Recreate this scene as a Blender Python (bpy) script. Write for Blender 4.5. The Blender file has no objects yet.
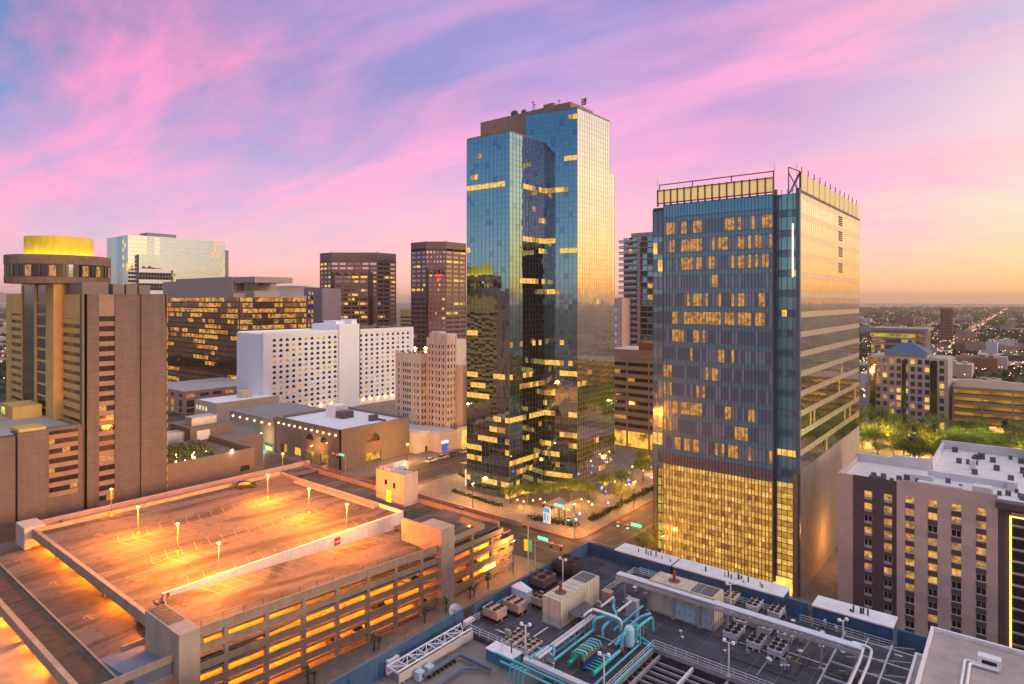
import bpy, math, random
from mathutils import Vector, Matrix
R = random.Random(7)
SC = bpy.context.scene
COL = SC.collection
rad = math.radians

# ------------------------------------------------------------------ camera, sky, sun, exposure
F_PX, CAM_H, HOR = 632.0, 58.0, 300.0
YAW = math.atan((1022 - 512) / F_PX)
SA, CA = math.sin(YAW), math.cos(YAW)
cam = bpy.data.cameras.new('camera')
cam_o = bpy.data.objects.new('camera', cam); COL.objects.link(cam_o)
cam_o.location = (0, 0, CAM_H); cam_o.rotation_euler = (rad(90), 0, YAW)
cam.sensor_width = 36; cam.lens = 36 * F_PX / 1024
cam.shift_y = -(342 - HOR) / 1024
cam.clip_end = 60000; cam.clip_start = 0.5
SC.camera = cam_o
SUN_AZ = rad(32)                      # clockwise from +Y: the sunset lies to the right of the frame
LAMP_AZ = rad(84)                     # the broad warm afterglow that lights the right-hand faces
S = Vector((math.sin(SUN_AZ), math.cos(SUN_AZ), 0))

w = bpy.data.worlds.new('World'); SC.world = w; w.use_nodes = True
N = w.node_tree.nodes; L = w.node_tree.links
N.clear()
def nd(t, **k):
    n = N.new(t)
    for a, b in k.items(): setattr(n, a, b)
    return n
def mth(op, a, b=None, c=None, clamp=False):
    n = N.new('ShaderNodeMath'); n.operation = op; n.use_clamp = clamp
    for i, v in enumerate((a, b, c)):
        if v is None: continue
        if isinstance(v, (int, float)): n.inputs[i].default_value = v
        else: L.new(v, n.inputs[i])
    return n.outputs[0]
def ramp(fac, stops):
    n = N.new('ShaderNodeValToRGB'); e = n.color_ramp.elements
    while len(e) < len(stops): e.new(0.5)
    for el, (p, c) in zip(e, stops): el.position = p; el.color = (*c, 1)
    L.new(fac, n.inputs[0]); return n.outputs[0]
def mix(f, a, b, blend='MIX'):
    n = N.new('ShaderNodeMix'); n.data_type = 'RGBA'; n.blend_type = blend; n.clamp_factor = True
    for i, v in ((0, f), (6, a), (7, b)):
        if isinstance(v, (int, float)): n.inputs[i].default_value = v
        elif isinstance(v, tuple): n.inputs[i].default_value = (*v, 1)
        else: L.new(v, n.inputs[i])
    return n.outputs[2]
tc = nd('ShaderNodeTexCoord'); sep = nd('ShaderNodeSeparateXYZ'); L.new(tc.outputs['Generated'], sep.inputs[0])
dx, dy, dz = sep.outputs
hl = mth('SQRT', mth('ADD', mth('MULTIPLY', dx, dx), mth('MULTIPLY', dy, dy)))
saz = mth('DIVIDE', mth('ADD', mth('MULTIPLY', dx, S.x), mth('MULTIPLY', dy, S.y)), mth('MAXIMUM', hl, 0.001))
el = mth('MAXIMUM', dz, 0.0)
HI = (1.0, .98, 1.08)
c_sun = ramp(el, [(0, (1.30, .52, .08)), (.03, (1.35, .66, .14)), (.08, (1.32, .84, .28)), (.16, (1.22, .95, .52)), (.28, (1.0, .80, .66)), (.45, (.55, .40, .56)), (.8, HI)])
c_mid = ramp(el, [(0, (.96, .50, .24)), (.04, (.98, .48, .32)), (.12, (.93, .42, .50)), (.22, (.60, .27, .55)), (.33, (.28, .20, .52)), (.45, (.22, .19, .48)), (.8, HI)])
c_lft = ramp(el, [(0, (.60, .34, .40)), (.05, (.70, .29, .46)), (.12, (.40, .20, .47)), (.22, (.14, .155, .44)), (.34, (.06, .11, .33)), (.5, (.12, .15, .4)), (.85, HI)])
c_bck = ramp(el, [(0, (.44, .40, .44)), (.05, (.32, .38, .46)), (.13, (.11, .25, .40)), (.25, (.02, .145, .33)), (.42, (.025, .13, .32)), (.65, (.3, .36, .55)), (.9, HI)])
f1 = mth('POWER', mth('DIVIDE', mth('SUBTRACT', saz, .58), .40, clamp=True), 1.8)
f2 = mth('DIVIDE', mth('ADD', saz, .30), .66, clamp=True)
f3 = mth('DIVIDE', mth('ADD', saz, .80), .45, clamp=True)
base = mix(f3, c_bck, mix(f2, c_lft, mix(f1, c_mid, c_sun)))
# cirrus: noise on a flat cloud layer high above, so the streaks foreshorten towards the horizon
inv = mth('DIVIDE', 1.0, mth('ADD', el, .16))
comb = nd('ShaderNodeCombineXYZ'); L.new(mth('MULTIPLY', dx, inv), comb.inputs[0]); L.new(mth('MULTIPLY', dy, inv), comb.inputs[1])
mp = nd('ShaderNodeMapping'); L.new(comb.outputs[0], mp.inputs[0])
mp.inputs['Rotation'].default_value = (0, 0, rad(-38)); mp.inputs['Scale'].default_value = (0.55, 1.5, 1)
mp.inputs['Location'].default_value = (3.1, 1.7, 0)
nz = nd('ShaderNodeTexNoise'); nz.inputs['Scale'].default_value = 1.25; nz.inputs['Detail'].default_value = 9; nz.inputs['Roughness'].default_value = .60
nz.inputs['Distortion'].default_value = .45
L.new(mp.outputs[0], nz.inputs['Vector'])
cl = ramp(nz.outputs['Fac'], [(.40, (0, 0, 0)), (.52, (.45,) * 3), (.64, (1, 1, 1))])
band = ramp(el, [(0, (.1,) * 3), (.05, (.6,) * 3), (.14, (1,) * 3), (.40, (1,) * 3), (.6, (.1,) * 3)])
f4 = mth('DIVIDE', mth('SUBTRACT', saz, .80), .2, clamp=True)
cm = mth('MULTIPLY', mth('MULTIPLY', cl, band), mth('MULTIPLY', f3, mth('SUBTRACT', 1.0, mth('MULTIPLY', f4, .75))))
ccol = mix(f2, (1.0, .17, .40), mix(f1, (.98, .32, .54), (1.08, .56, .40)))
sky = mix(mth('MULTIPLY', cm, .82), base, ccol)
nz2 = nd('ShaderNodeTexNoise'); nz2.inputs['Scale'].default_value = 1.6; nz2.inputs['Detail'].default_value = 7; nz2.inputs['Roughness'].default_value = .6
mp2 = nd('ShaderNodeMapping'); L.new(comb.outputs[0], mp2.inputs[0]); mp2.inputs['Scale'].default_value = (.6, 1.4, 1); mp2.inputs['Rotation'].default_value = (0, 0, rad(-30)); mp2.inputs['Location'].default_value = (9, 4, 0)
L.new(mp2.outputs[0], nz2.inputs['Vector'])
dk = ramp(nz2.outputs['Fac'], [(.48, (0, 0, 0)), (.66, (1, 1, 1))])
sky = mix(mth('MULTIPLY', mth('MULTIPLY', dk, band), mth('MULTIPLY', .42, mth('SUBTRACT', 1.0, f1))), sky, mix(f2, (.15, .17, .45), (.50, .32, .66)))
nish = nd('ShaderNodeTexSky'); nish.sky_type = 'NISHITA'; nish.sun_disc = False
nish.sun_elevation = rad(8); nish.sun_rotation = LAMP_AZ
bg1 = nd('ShaderNodeBackground'); L.new(sky, bg1.inputs[0]); bg1.inputs[1].default_value = .95
bg2 = nd('ShaderNodeBackground'); L.new(nish.outputs[0], bg2.inputs[0]); bg2.inputs[1].default_value = .05
ad = nd('ShaderNodeAddShader'); L.new(bg1.outputs[0], ad.inputs[0]); L.new(bg2.outputs[0], ad.inputs[1])
wo = nd('ShaderNodeOutputWorld'); L.new(ad.outputs[0], wo.inputs[0])
w.cycles.sampling_method = 'MANUAL'; w.cycles.sample_map_resolution = 512

sl = bpy.data.lights.new('sun', 'SUN'); sl.energy = 1.2; sl.angle = rad(14); sl.color = (1, .78, .52)
so = bpy.data.objects.new('sun', sl); COL.objects.link(so)
so.rotation_euler = (-Vector((math.sin(LAMP_AZ) * math.cos(rad(8)), math.cos(LAMP_AZ) * math.cos(rad(8)), math.sin(rad(8))))).to_track_quat('-Z', 'Y').to_euler()

SC.view_settings.view_transform = 'Standard'; SC.view_settings.look = 'None'
SC.view_settings.exposure = 0.2; SC.view_settings.gamma = 1.0
SC.render.engine = 'CYCLES'
cy = SC.cycles
cy.use_denoising = True; cy.max_bounces = 7; cy.diffuse_bounces = 3; cy.glossy_bounces = 5; cy.transmission_bounces = 2
cy.volume_bounces = 0; cy.sample_clamp_indirect = 4.0; cy.sample_clamp_direct = 0; cy.use_light_tree = True; cy.caustics_reflective = False; cy.caustics_refractive = False

def at(px, py, z=0.0):
    """survey: the point of the level z that the photograph shows at (px, py)"""
    d = F_PX * (CAM_H - z) / (py - HOR); r = (px - 512) / F_PX * d
    return (-d * SA + r * CA, d * CA + r * SA)
def at_y(Y, px):
    k = (px - 512) / F_PX; d = Y / (CA + k * SA); return -d * SA + k * d * CA
def at_x(X, px):
    k = (px - 512) / F_PX; d = X / (-SA + k * CA); return d * CA + k * d * SA

# ------------------------------------------------------------------ materials
MATS = {}
def mat(name, col=(.5, .5, .5), rough=.8, var=.12, scale=.35, metal=0.0, spec=.3, bump=0.0, streak=0.0, bscale=None, emit=None, es=0.0, brick=None):
    """principled material with weathering from world-space noise"""
    if name in MATS: return MATS[name]
    m = bpy.data.materials.new(name); m.use_nodes = True; MATS[name] = m
    n = m.node_tree.nodes; l = m.node_tree.links
    b = n['Principled BSDF']
    b.inputs['Roughness'].default_value = rough; b.inputs['Metallic'].default_value = metal
    b.inputs['Specular IOR Level'].default_value = spec
    g = n.new('ShaderNodeNewGeometry')
    if var > 0:
        t1 = n.new('ShaderNodeTexNoise'); t1.inputs['Scale'].default_value = scale; t1.inputs['Detail'].default_value = 8; t1.inputs['Roughness'].default_value = .65
        l.new(g.outputs['Position'], t1.inputs['Vector'])
        r = n.new('ShaderNodeMapRange'); r.inputs[1].default_value = .25; r.inputs[2].default_value = .75
        r.inputs[3].default_value = 1 - var * 1.6; r.inputs[4].default_value = 1 + var * 1.3
        l.new(t1.outputs['Fac'], r.inputs[0]); fac = r.outputs[0]
        if streak > 0:
            mp = n.new('ShaderNodeMapping'); mp.inputs['Scale'].default_value = (1.3, 1.3, .06); l.new(g.outputs['Position'], mp.inputs[0])
            t2 = n.new('ShaderNodeTexNoise'); t2.inputs['Scale'].default_value = 1.0; t2.inputs['Detail'].default_value = 4; l.new(mp.outputs[0], t2.inputs['Vector'])
            r2 = n.new('ShaderNodeMapRange'); r2.inputs[1].default_value = .3; r2.inputs[2].default_value = .7; r2.inputs[3].default_value = 1 - streak; r2.inputs[4].default_value = 1 + streak * .5
            l.new(t2.outputs['Fac'], r2.inputs[0])
            mm = n.new('ShaderNodeMath'); mm.operation = 'MULTIPLY'; l.new(fac, mm.inputs[0]); l.new(r2.outputs[0], mm.inputs[1]); fac = mm.outputs[0]
        hs = n.new('ShaderNodeVectorMath'); hs.operation = 'SCALE'; hs.inputs[0].default_value = col
        l.new(fac, hs.inputs['Scale']); src = hs.outputs[0]
        if brick:
            s = n.new('ShaderNodeSeparateXYZ'); l.new(g.outputs['Position'], s.inputs[0])
            a = n.new('ShaderNodeMath'); a.operation = 'ADD'; l.new(s.outputs[0], a.inputs[0]); l.new(s.outputs[1], a.inputs[1])
            c = n.new('ShaderNodeCombineXYZ'); l.new(a.outputs[0], c.inputs[0]); l.new(s.outputs[2], c.inputs[1])
            bt = n.new('ShaderNodeTexBrick'); l.new(c.outputs[0], bt.inputs['Vector'])
            bt.inputs['Scale'].default_value = 1; bt.inputs['Brick Width'].default_value = brick[0]; bt.inputs['Row Height'].default_value = brick[1]
            bt.inputs['Mortar Size'].default_value = brick[2]; bt.inputs['Bias'].default_value = 0
            bt.inputs['Color1'].default_value = (1.06,) * 3 + (1,); bt.inputs['Color2'].default_value = (.88,) * 3 + (1,); bt.inputs['Mortar'].default_value = (brick[3],) * 3 + (1,)
            mu = n.new('ShaderNodeMix'); mu.data_type = 'RGBA'; mu.blend_type = 'MULTIPLY'; mu.inputs[0].default_value = 1
            l.new(src, mu.inputs[6]); l.new(bt.outputs['Color'], mu.inputs[7]); src = mu.outputs[2]
        l.new(src, b.inputs['Base Color'])
        if bump > 0:
            t3 = n.new('ShaderNodeTexNoise'); t3.inputs['Scale'].default_value = bscale or 3; t3.inputs['Detail'].default_value = 5; l.new(g.outputs['Position'], t3.inputs['Vector'])
            bp = n.new('ShaderNodeBump'); bp.inputs['Strength'].default_value = bump; bp.inputs['Distance'].default_value = .1
            l.new(t3.outputs['Fac'], bp.inputs['Height']); l.new(bp.outputs[0], b.inputs['Normal'])
    else:
        b.inputs['Base Color'].default_value = (*col, 1)
    if emit:
        b.inputs['Emission Color'].default_value = (*emit, 1); b.inputs['Emission Strength'].default_value = es
    return m
def lit(name, col, s, scale=.9, lo=.25, gl=.25):
    """a lit room seen through glass: emission broken up by what stands in the room"""
    if name in MATS: return MATS[name]
    m = mat(name, (.05, .05, .05), .12, 0, spec=.6)
    n = m.node_tree.nodes; l = m.node_tree.links; b = n['Principled BSDF']
    b.inputs['Emission Color'].default_value = (*col, 1)
    g = n.new('ShaderNodeNewGeometry'); t = n.new('ShaderNodeTexNoise'); t.inputs['Scale'].default_value = scale; t.inputs['Detail'].default_value = 3
    l.new(g.outputs['Position'], t.inputs['Vector'])
    r = n.new('ShaderNodeMapRange'); r.inputs[1].default_value = .36; r.inputs[2].default_value = .6; r.inputs[3].default_value = lo * s; r.inputs[4].default_value = s
    l.new(t.outputs['Fac'], r.inputs[0]); l.new(r.outputs[0], b.inputs['Emission Strength'])
    return m
def mirror(name, tint, rough=.03, wav=.015, metal=1.0, wscale=.25):
    m = mat(name, tint, rough, .06, .15, metal=metal, spec=.8, bump=wav, bscale=wscale)
    return m
AMB = (1.0, .46, .07)
concrete = mat('concrete', (.34, .30, .26), .85, .14, .4, streak=.12)
garage_c = mat('garage_concrete', (.36, .29, .21), .85, .10, .5, streak=.16)
garage_in = mat('garage_interior', (.42, .33, .22), .9, .25, .22)
def deck_mat():
    m = mat('parking_deck', (.155, .12, .095), .78, .12, .8, bump=.05, brick=(9.3, 9.3, .05, .55))
    n = m.node_tree.nodes; l = m.node_tree.links; b = n['Principled BSDF']
    src = b.inputs['Base Color'].links[0].from_socket
    g = n.new('ShaderNodeNewGeometry'); mp = n.new('ShaderNodeMapping'); mp.inputs['Scale'].default_value = (.16, .035, 1); l.new(g.outputs['Position'], mp.inputs[0])
    t = n.new('ShaderNodeTexNoise'); t.inputs['Scale'].default_value = 1; t.inputs['Detail'].default_value = 3; t.inputs['Distortion'].default_value = 1.6; l.new(mp.outputs[0], t.inputs['Vector'])
    r = n.new('ShaderNodeMapRange'); r.inputs[1].default_value = .38; r.inputs[2].default_value = .56; r.inputs[3].default_value = .50; r.inputs[4].default_value = 1.1
    l.new(t.outputs['Fac'], r.inputs[0])
    v = n.new('ShaderNodeVectorMath'); v.operation = 'SCALE'; l.new(src, v.inputs[0]); l.new(r.outputs[0], v.inputs['Scale']); t2 = n.new('ShaderNodeTexNoise'); t2.inputs['Scale'].default_value = .75; t2.inputs['Detail'].default_value = 5; l.new(g.outputs['Position'], t2.inputs['Vector'])
    r2 = n.new('ShaderNodeMapRange'); r2.inputs[1].default_value = .60; r2.inputs[2].default_value = .70; r2.inputs[3].default_value = 1.0; r2.inputs[4].default_value = .55; l.new(t2.outputs['Fac'], r2.inputs[0])
    v2 = n.new('ShaderNodeVectorMath'); v2.operation = 'SCALE'; l.new(v.outputs[0], v2.inputs[0]); l.new(r2.outputs[0], v2.inputs['Scale']); l.new(v2.outputs[0], b.inputs['Base Color'])
    return m
deck_m = deck_mat()
paint_w = mat('white_paint', (.78, .77, .74), .6, .08, .5, streak=.05)
line_w = mat('worn_line_paint', (.29, .27, .24), .7, .35, 2.5)
line_y = mat('yellow_paint', (.34, .20, .04), .7, .3, 2.5)
asphalt = mat('asphalt', (.052, .047, .045), .7, .35, .25, bump=.05)
pave = mat('paving', (.215, .175, .15), .85, .2, .5, brick=(2.2, 2.2, .03, .75))
red_kerb = mat('red_kerb', (.45, .04, .03), .7, .2, 2)
steel = mat('galvanised_steel', (.55, .56, .58), .4, .12, 1.2, metal=.6)
white_steel = mat('white_steel', (.74, .74, .76), .45, .1, 1)
dark_steel = mat('dark_steel', (.06, .06, .065), .5, .15, 1)
rust = mat('rusty_steel', (.22, .09, .05), .8, .4, 2.5)
black = mat('black', (.012, .012, .013), .5, .1)
rubber = mat('tyre_rubber', (.02, .02, .02), .85, .1)

# ------------------------------------------------------------------ mesh builder
ORG = {}
SPLIT = set('window_spandrel crown_screen parapet roof_unit roof_house balcony_rail vent_louvre vent_pipe roof_edge window_post arch_panel window_apron air_handler lit_restaurant_window window_grid wall_light wall_lamp ceiling_lamp aircraft_light roof_storey lit_lift_lobby stair_window glass_slot small_window fan_window strip_frame pipe_stand stand support strip_window yard_unit roof_plant column'.split())
class MB:
    def __init__(s): s.v = []; s.f = []; s.m = []
    def quad(s, a, b, c, d, m=0):
        i = len(s.v); s.v += [tuple(a), tuple(b), tuple(c), tuple(d)]; s.f.append((i, i + 1, i + 2, i + 3)); s.m.append(m)
    def poly(s, pts, m=0):
        i = len(s.v); s.v += [tuple(p) for p in pts]; s.f.append(tuple(range(i, i + len(pts)))); s.m.append(m)
    def box(s, x0, y0, z0, x1, y1, z1, m=0, top=None):
        if x0 > x1: x0, x1 = x1, x0
        if y0 > y1: y0, y1 = y1, y0
        s.prism([(x0, y0), (x1, y0), (x1, y1), (x0, y1)], z0, z1, m, top)
    def prism(s, poly, z0, z1, m=0, top=None, zs=None):
        i = len(s.v); n = len(poly)
        s.v += [(x, y, z0) for x, y in poly] + [(x, y, (zs[k] if zs else z1)) for k, (x, y) in enumerate(poly)]
        for k in range(n):
            j = (k + 1) % n; s.f.append((i + k, i + j, i + n + j, i + n + k)); s.m.append(m)
        s.f.append(tuple(i + n + k for k in range(n))); s.m.append(m if top is None else top)
        s.f.append(tuple(i + n - 1 - k for k in range(n))); s.m.append(m)
    def hexa(s, b, t, m=0):
        """b, t: four bottom and four top points (counter-clockwise from above)"""
        i = len(s.v); s.v += [tuple(p) for p in b] + [tuple(p) for p in t]
        for k in range(4):
            j = (k + 1) % 4; s.f.append((i + k, i + j, i + 4 + j, i + 4 + k)); s.m.append(m)
        s.f.append((i + 4, i + 5, i + 6, i + 7)); s.m.append(m); s.f.append((i + 3, i + 2, i + 1, i)); s.m.append(m)
    def beam(s, p, q, w=.1, h=None, m=0):
        h = h or w; p = Vector(p); q = Vector(q); d = (q - p)
        if d.length < 1e-6: return
        d.normalize(); up = Vector((0, 0, 1)) if abs(d.z) < .95 else Vector((0, 1, 0))
        x = d.cross(up).normalized() * w / 2; y = x.cross(d).normalized() * h / 2
        s.hexa([p - x - y, p + x - y, q + x - y, q - x - y], [p - x + y, p + x + y, q + x + y, q - x + y], m)
    def tube(s, p, q, r, n=8, m=0, r2=None, cap=True):
        r2 = r if r2 is None else r2; p = Vector(p); q = Vector(q); d = q - p
        if d.length < 1e-6: return
        d.normalize(); up = Vector((0, 0, 1)) if abs(d.z) < .95 else Vector((0, 1, 0))
        x = d.cross(up).normalized(); y = x.cross(d).normalized(); i = len(s.v)
        for c, rr in ((p, r), (q, r2)):
            for k in range(n):
                a = 2 * math.pi * k / n; s.v.append(tuple(c + x * math.cos(a) * rr + y * math.sin(a) * rr))
        for k in range(n):
            j = (k + 1) % n; s.f.append((i + j, i + k, i + n + k, i + n + j)); s.m.append(m)
        if cap: s.f.append(tuple(i + k for k in range(n))); s.m.append(m); s.f.append(tuple(i + 2 * n - 1 - k for k in range(n))); s.m.append(m)
    def pipe(s, pts, r, n=8, m=0, bend=None):
        """a pipe along pts with rounded elbows"""
        P = [Vector(p) for p in pts]; out = [P[0]]; b = bend or r * 2.2
        for k in range(1, len(P) - 1):
            a, c, e = P[k - 1], P[k], P[k + 1]
            t = min(b, (a - c).length * .45, (e - c).length * .45); u = (a - c).normalized(); v = (e - c).normalized()
            for f in (0, .35, .65, 1):
                q0 = c + u * t * (1 - f); q1 = c + v * t * f; out.append(q0 * (1 - f) + q1 * f)
        out.append(P[-1])
        for k in range(len(out) - 1): s.tube(out[k], out[k + 1], r, n, m)
    def lathe(s, cx, cy, prof, n=24, m=0, ms=None):
        i = len(s.v)
        for r, z in prof:
            for k in range(n):
                a = 2 * math.pi * k / n; s.v.append((cx + r * math.cos(a), cy + r * math.sin(a), z))
        for t in range(len(prof) - 1):
            for k in range(n):
                j = (k + 1) % n; s.f.append((i + t * n + k, i + t * n + j, i + (t + 1) * n + j, i + (t + 1) * n + k)); s.m.append(ms[t] if ms else m)
        s.f.append(tuple(i + (len(prof) - 1) * n + k for k in range(n))); s.m.append(ms[-1] if ms else m)
    def islands(s):
        par = list(range(len(s.v)))
        def find(a):
            while par[a] != a: par[a] = par[par[a]]; a = par[a]
            return a
        for f in s.f:
            for k in f[1:]: par[find(k)] = find(f[0])
        out = {}
        for f, m in zip(s.f, s.m): out.setdefault(find(f[0]), []).append((f, m))
        res = []
        for fs in out.values():
            q = MB(); mp_ = {}
            for f, m in fs:
                for k in f:
                    if k not in mp_: mp_[k] = len(q.v); q.v.append(s.v[k])
                q.f.append(tuple(mp_[k] for k in f)); q.m.append(m)
            res.append(q)
        return res
    def build(s, name, mats, parent=None, org=None, smooth=False):
        o3 = Vector(ORG[parent.name] if parent is not None else (org or (0, 0, 0)))
        if name in SPLIT:
            isl = s.islands()
            if 1 < len(isl) <= 100:
                return [q.build('' + name + ' ', mats, parent, org, smooth) for q in isl][0]
        name = name.strip()
        me = bpy.data.meshes.new(name)
        me.from_pydata([tuple(Vector(v) - o3) for v in s.v], [], s.f)
        for mm in (mats if isinstance(mats, (list, tuple)) else [mats]): me.materials.append(mm)
        me.polygons.foreach_set('material_index', s.m)
        if smooth: me.polygons.foreach_set('use_smooth', [True] * len(s.f))
        me.update()
        o = bpy.data.objects.new(name, me); COL.objects.link(o)
        if parent is not None: o.parent = parent
        else: o.location = o3
        ORG[o.name] = o3
        return o
def thing(name, label, cat, org=(0, 0, 0), group=None, rz=0):
    o = bpy.data.objects.new(name, None); COL.objects.link(o); o.location = org; o.rotation_euler.z = rz
    o.empty_display_size = .2
    o['label'] = label; o['category'] = cat
    if group: o['group'] = group
    ORG[o.name] = Vector(org); return o
def tag(o, label, cat, group=None, kind=None):
    o['label'] = label; o['category'] = cat
    if group: o['group'] = group
    if kind: o['kind'] = kind
    return o
def struct(o, kind='structure', label=None):
    o['kind'] = kind
    if label: o['label'] = label
    return o
KIDS = {}
def kids(o):
    return [c for c in bpy.data.objects if c.parent is o] if o.name not in KIDS else KIDS[o.name]
def dup(root, loc, rz=0, label=None, group=None, scale=None, swap=None):
    """a copy of a thing with copies of its parts and sub-parts"""
    if root.name not in KIDS:
        KIDS[root.name] = [c for c in bpy.data.objects if c.parent is root]
        for c in KIDS[root.name]: KIDS[c.name] = [g for g in bpy.data.objects if g.parent is c]
    r = root.copy(); COL.objects.link(r); r.location = loc; r.rotation_euler = (0, 0, rz)
    if scale: r.scale = scale if isinstance(scale, tuple) else (scale,) * 3
    if label: r['label'] = label
    if group: r['group'] = group
    ORG[r.name] = Vector(loc)
    if r.type == 'MESH' and swap: swapm(r, swap)
    for c in KIDS[root.name]:
        k = c.copy(); COL.objects.link(k); k.parent = r
        if swap: swapm(k, swap)
        for g in KIDS.get(c.name, []):
            h = g.copy(); COL.objects.link(h); h.parent = k
            if swap: swapm(h, swap)
    return r
SWAP = {}
def swapm(o, sw):
    if o.type != 'MESH': return
    ms = o.data.materials
    if not any(m and m.name in sw for m in ms): return
    key = (o.data.name, tuple(sorted((a, b.name) for a, b in sw.items())))
    if key not in SWAP:
        d = o.data.copy()
        for i, m in enumerate(d.materials):
            if m.name in sw: d.materials[i] = sw[m.name]
        SWAP[key] = d
    o.data = SWAP[key]

class Face:
    """a facade: u along it, v up, d outwards"""
    def __init__(s, kind, c, a, b, z0, z1, poly=None):
        s.h = z1 - z0; s.w = b - a
        if kind == '-y': s.o = Vector((a, c, z0)); s.U = Vector((1, 0, 0)); s.N = Vector((0, -1, 0))
        elif kind == '+x': s.o = Vector((c, a, z0)); s.U = Vector((0, 1, 0)); s.N = Vector((1, 0, 0))
        elif kind == 'pp':
            p, q = poly; s.o = Vector((*p, z0)); d = Vector((*q, 0)) - Vector((*p, 0)); s.w = d.length; s.U = d.normalized(); s.N = s.U.cross(Vector((0, 0, 1)))
    def p(s, u, v, d=0): return s.o + s.U * u + Vector((0, 0, v)) + s.N * d
    def quad(s, mb, u0, v0, u1, v1, d=0, m=0): mb.quad(s.p(u0, v0, d), s.p(u1, v0, d), s.p(u1, v1, d), s.p(u0, v1, d), m)
    def slab(s, mb, u0, v0, u1, v1, d0, d1, m=0):
        mb.hexa([s.p(u0, v0, d1), s.p(u1, v0, d1), s.p(u1, v0, d0), s.p(u0, v0, d0)], [s.p(u0, v1, d1), s.p(u1, v1, d1), s.p(u1, v1, d0), s.p(u0, v1, d0)], m)
def Fy(Y, x0, x1, z0, z1): return Face('-y', Y, x0, x1, z0, z1)
def Fx(X, y0, y1, z0, z1): return Face('+x', X, y0, y1, z0, z1)
def Fp(p, q, z0, z1): return Face('pp', 0, 0, 0, z0, z1, (p, q))
def translucent(name, col, t=.6):
    m = mat(name, col, .5, .08, .6); n = m.node_tree.nodes; l = m.node_tree.links
    tr_ = n.new('ShaderNodeBsdfTranslucent'); tr_.inputs[0].default_value = (*col, 1); mx = n.new('ShaderNodeMixShader'); mx.inputs[0].default_value = t
    l.new(n['Principled BSDF'].outputs[0], mx.inputs[1]); l.new(tr_.outputs[0], mx.inputs[2]); l.new(mx.outputs[0], n['Material Output'].inputs['Surface']); return m
def curtain(F, parent, nx, nz, mats, pick, tilt=.004, mull=(.06, .08), mm=None, name='curtain_wall', hz=None, off=.05, vz=None):
    """glass panes, each set a hair out of true as real ones are, in a grid of mullions"""
    mb = MB(); us = [F.w * i / nx for i in range(nx + 1)]; vs = vz or [F.h * j / nz for j in range(nz + 1)]
    for j in range(len(vs) - 1):
        for i in range(nx):
            a, b = R.gauss(0, tilt), R.gauss(0, tilt); u0, u1, v0, v1 = us[i], us[i + 1], vs[j], vs[j + 1]
            du, dv = (u1 - u0) / 2, (v1 - v0) / 2
            mb.quad(F.p(u0, v0, off - a * du - b * dv), F.p(u1, v0, off + a * du - b * dv), F.p(u1, v1, off + a * du + b * dv), F.p(u0, v1, off - a * du + b * dv), pick(i, j))
    o = mb.build(name, mats, parent)
    if mm is not None:
        g = MB(); wv, dp = mull; wh = hz if hz is not None else wv
        for u in us: F.slab(g, u - wv / 2, 0, u + wv / 2, F.h, 0, off + dp)
        if wh > 0:
            for v in vs: F.slab(g, 0, v - wh / 2, F.w, v + wh / 2, 0, off + dp - .012)
        g.build('mullion', mm, o)
    return o
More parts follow.
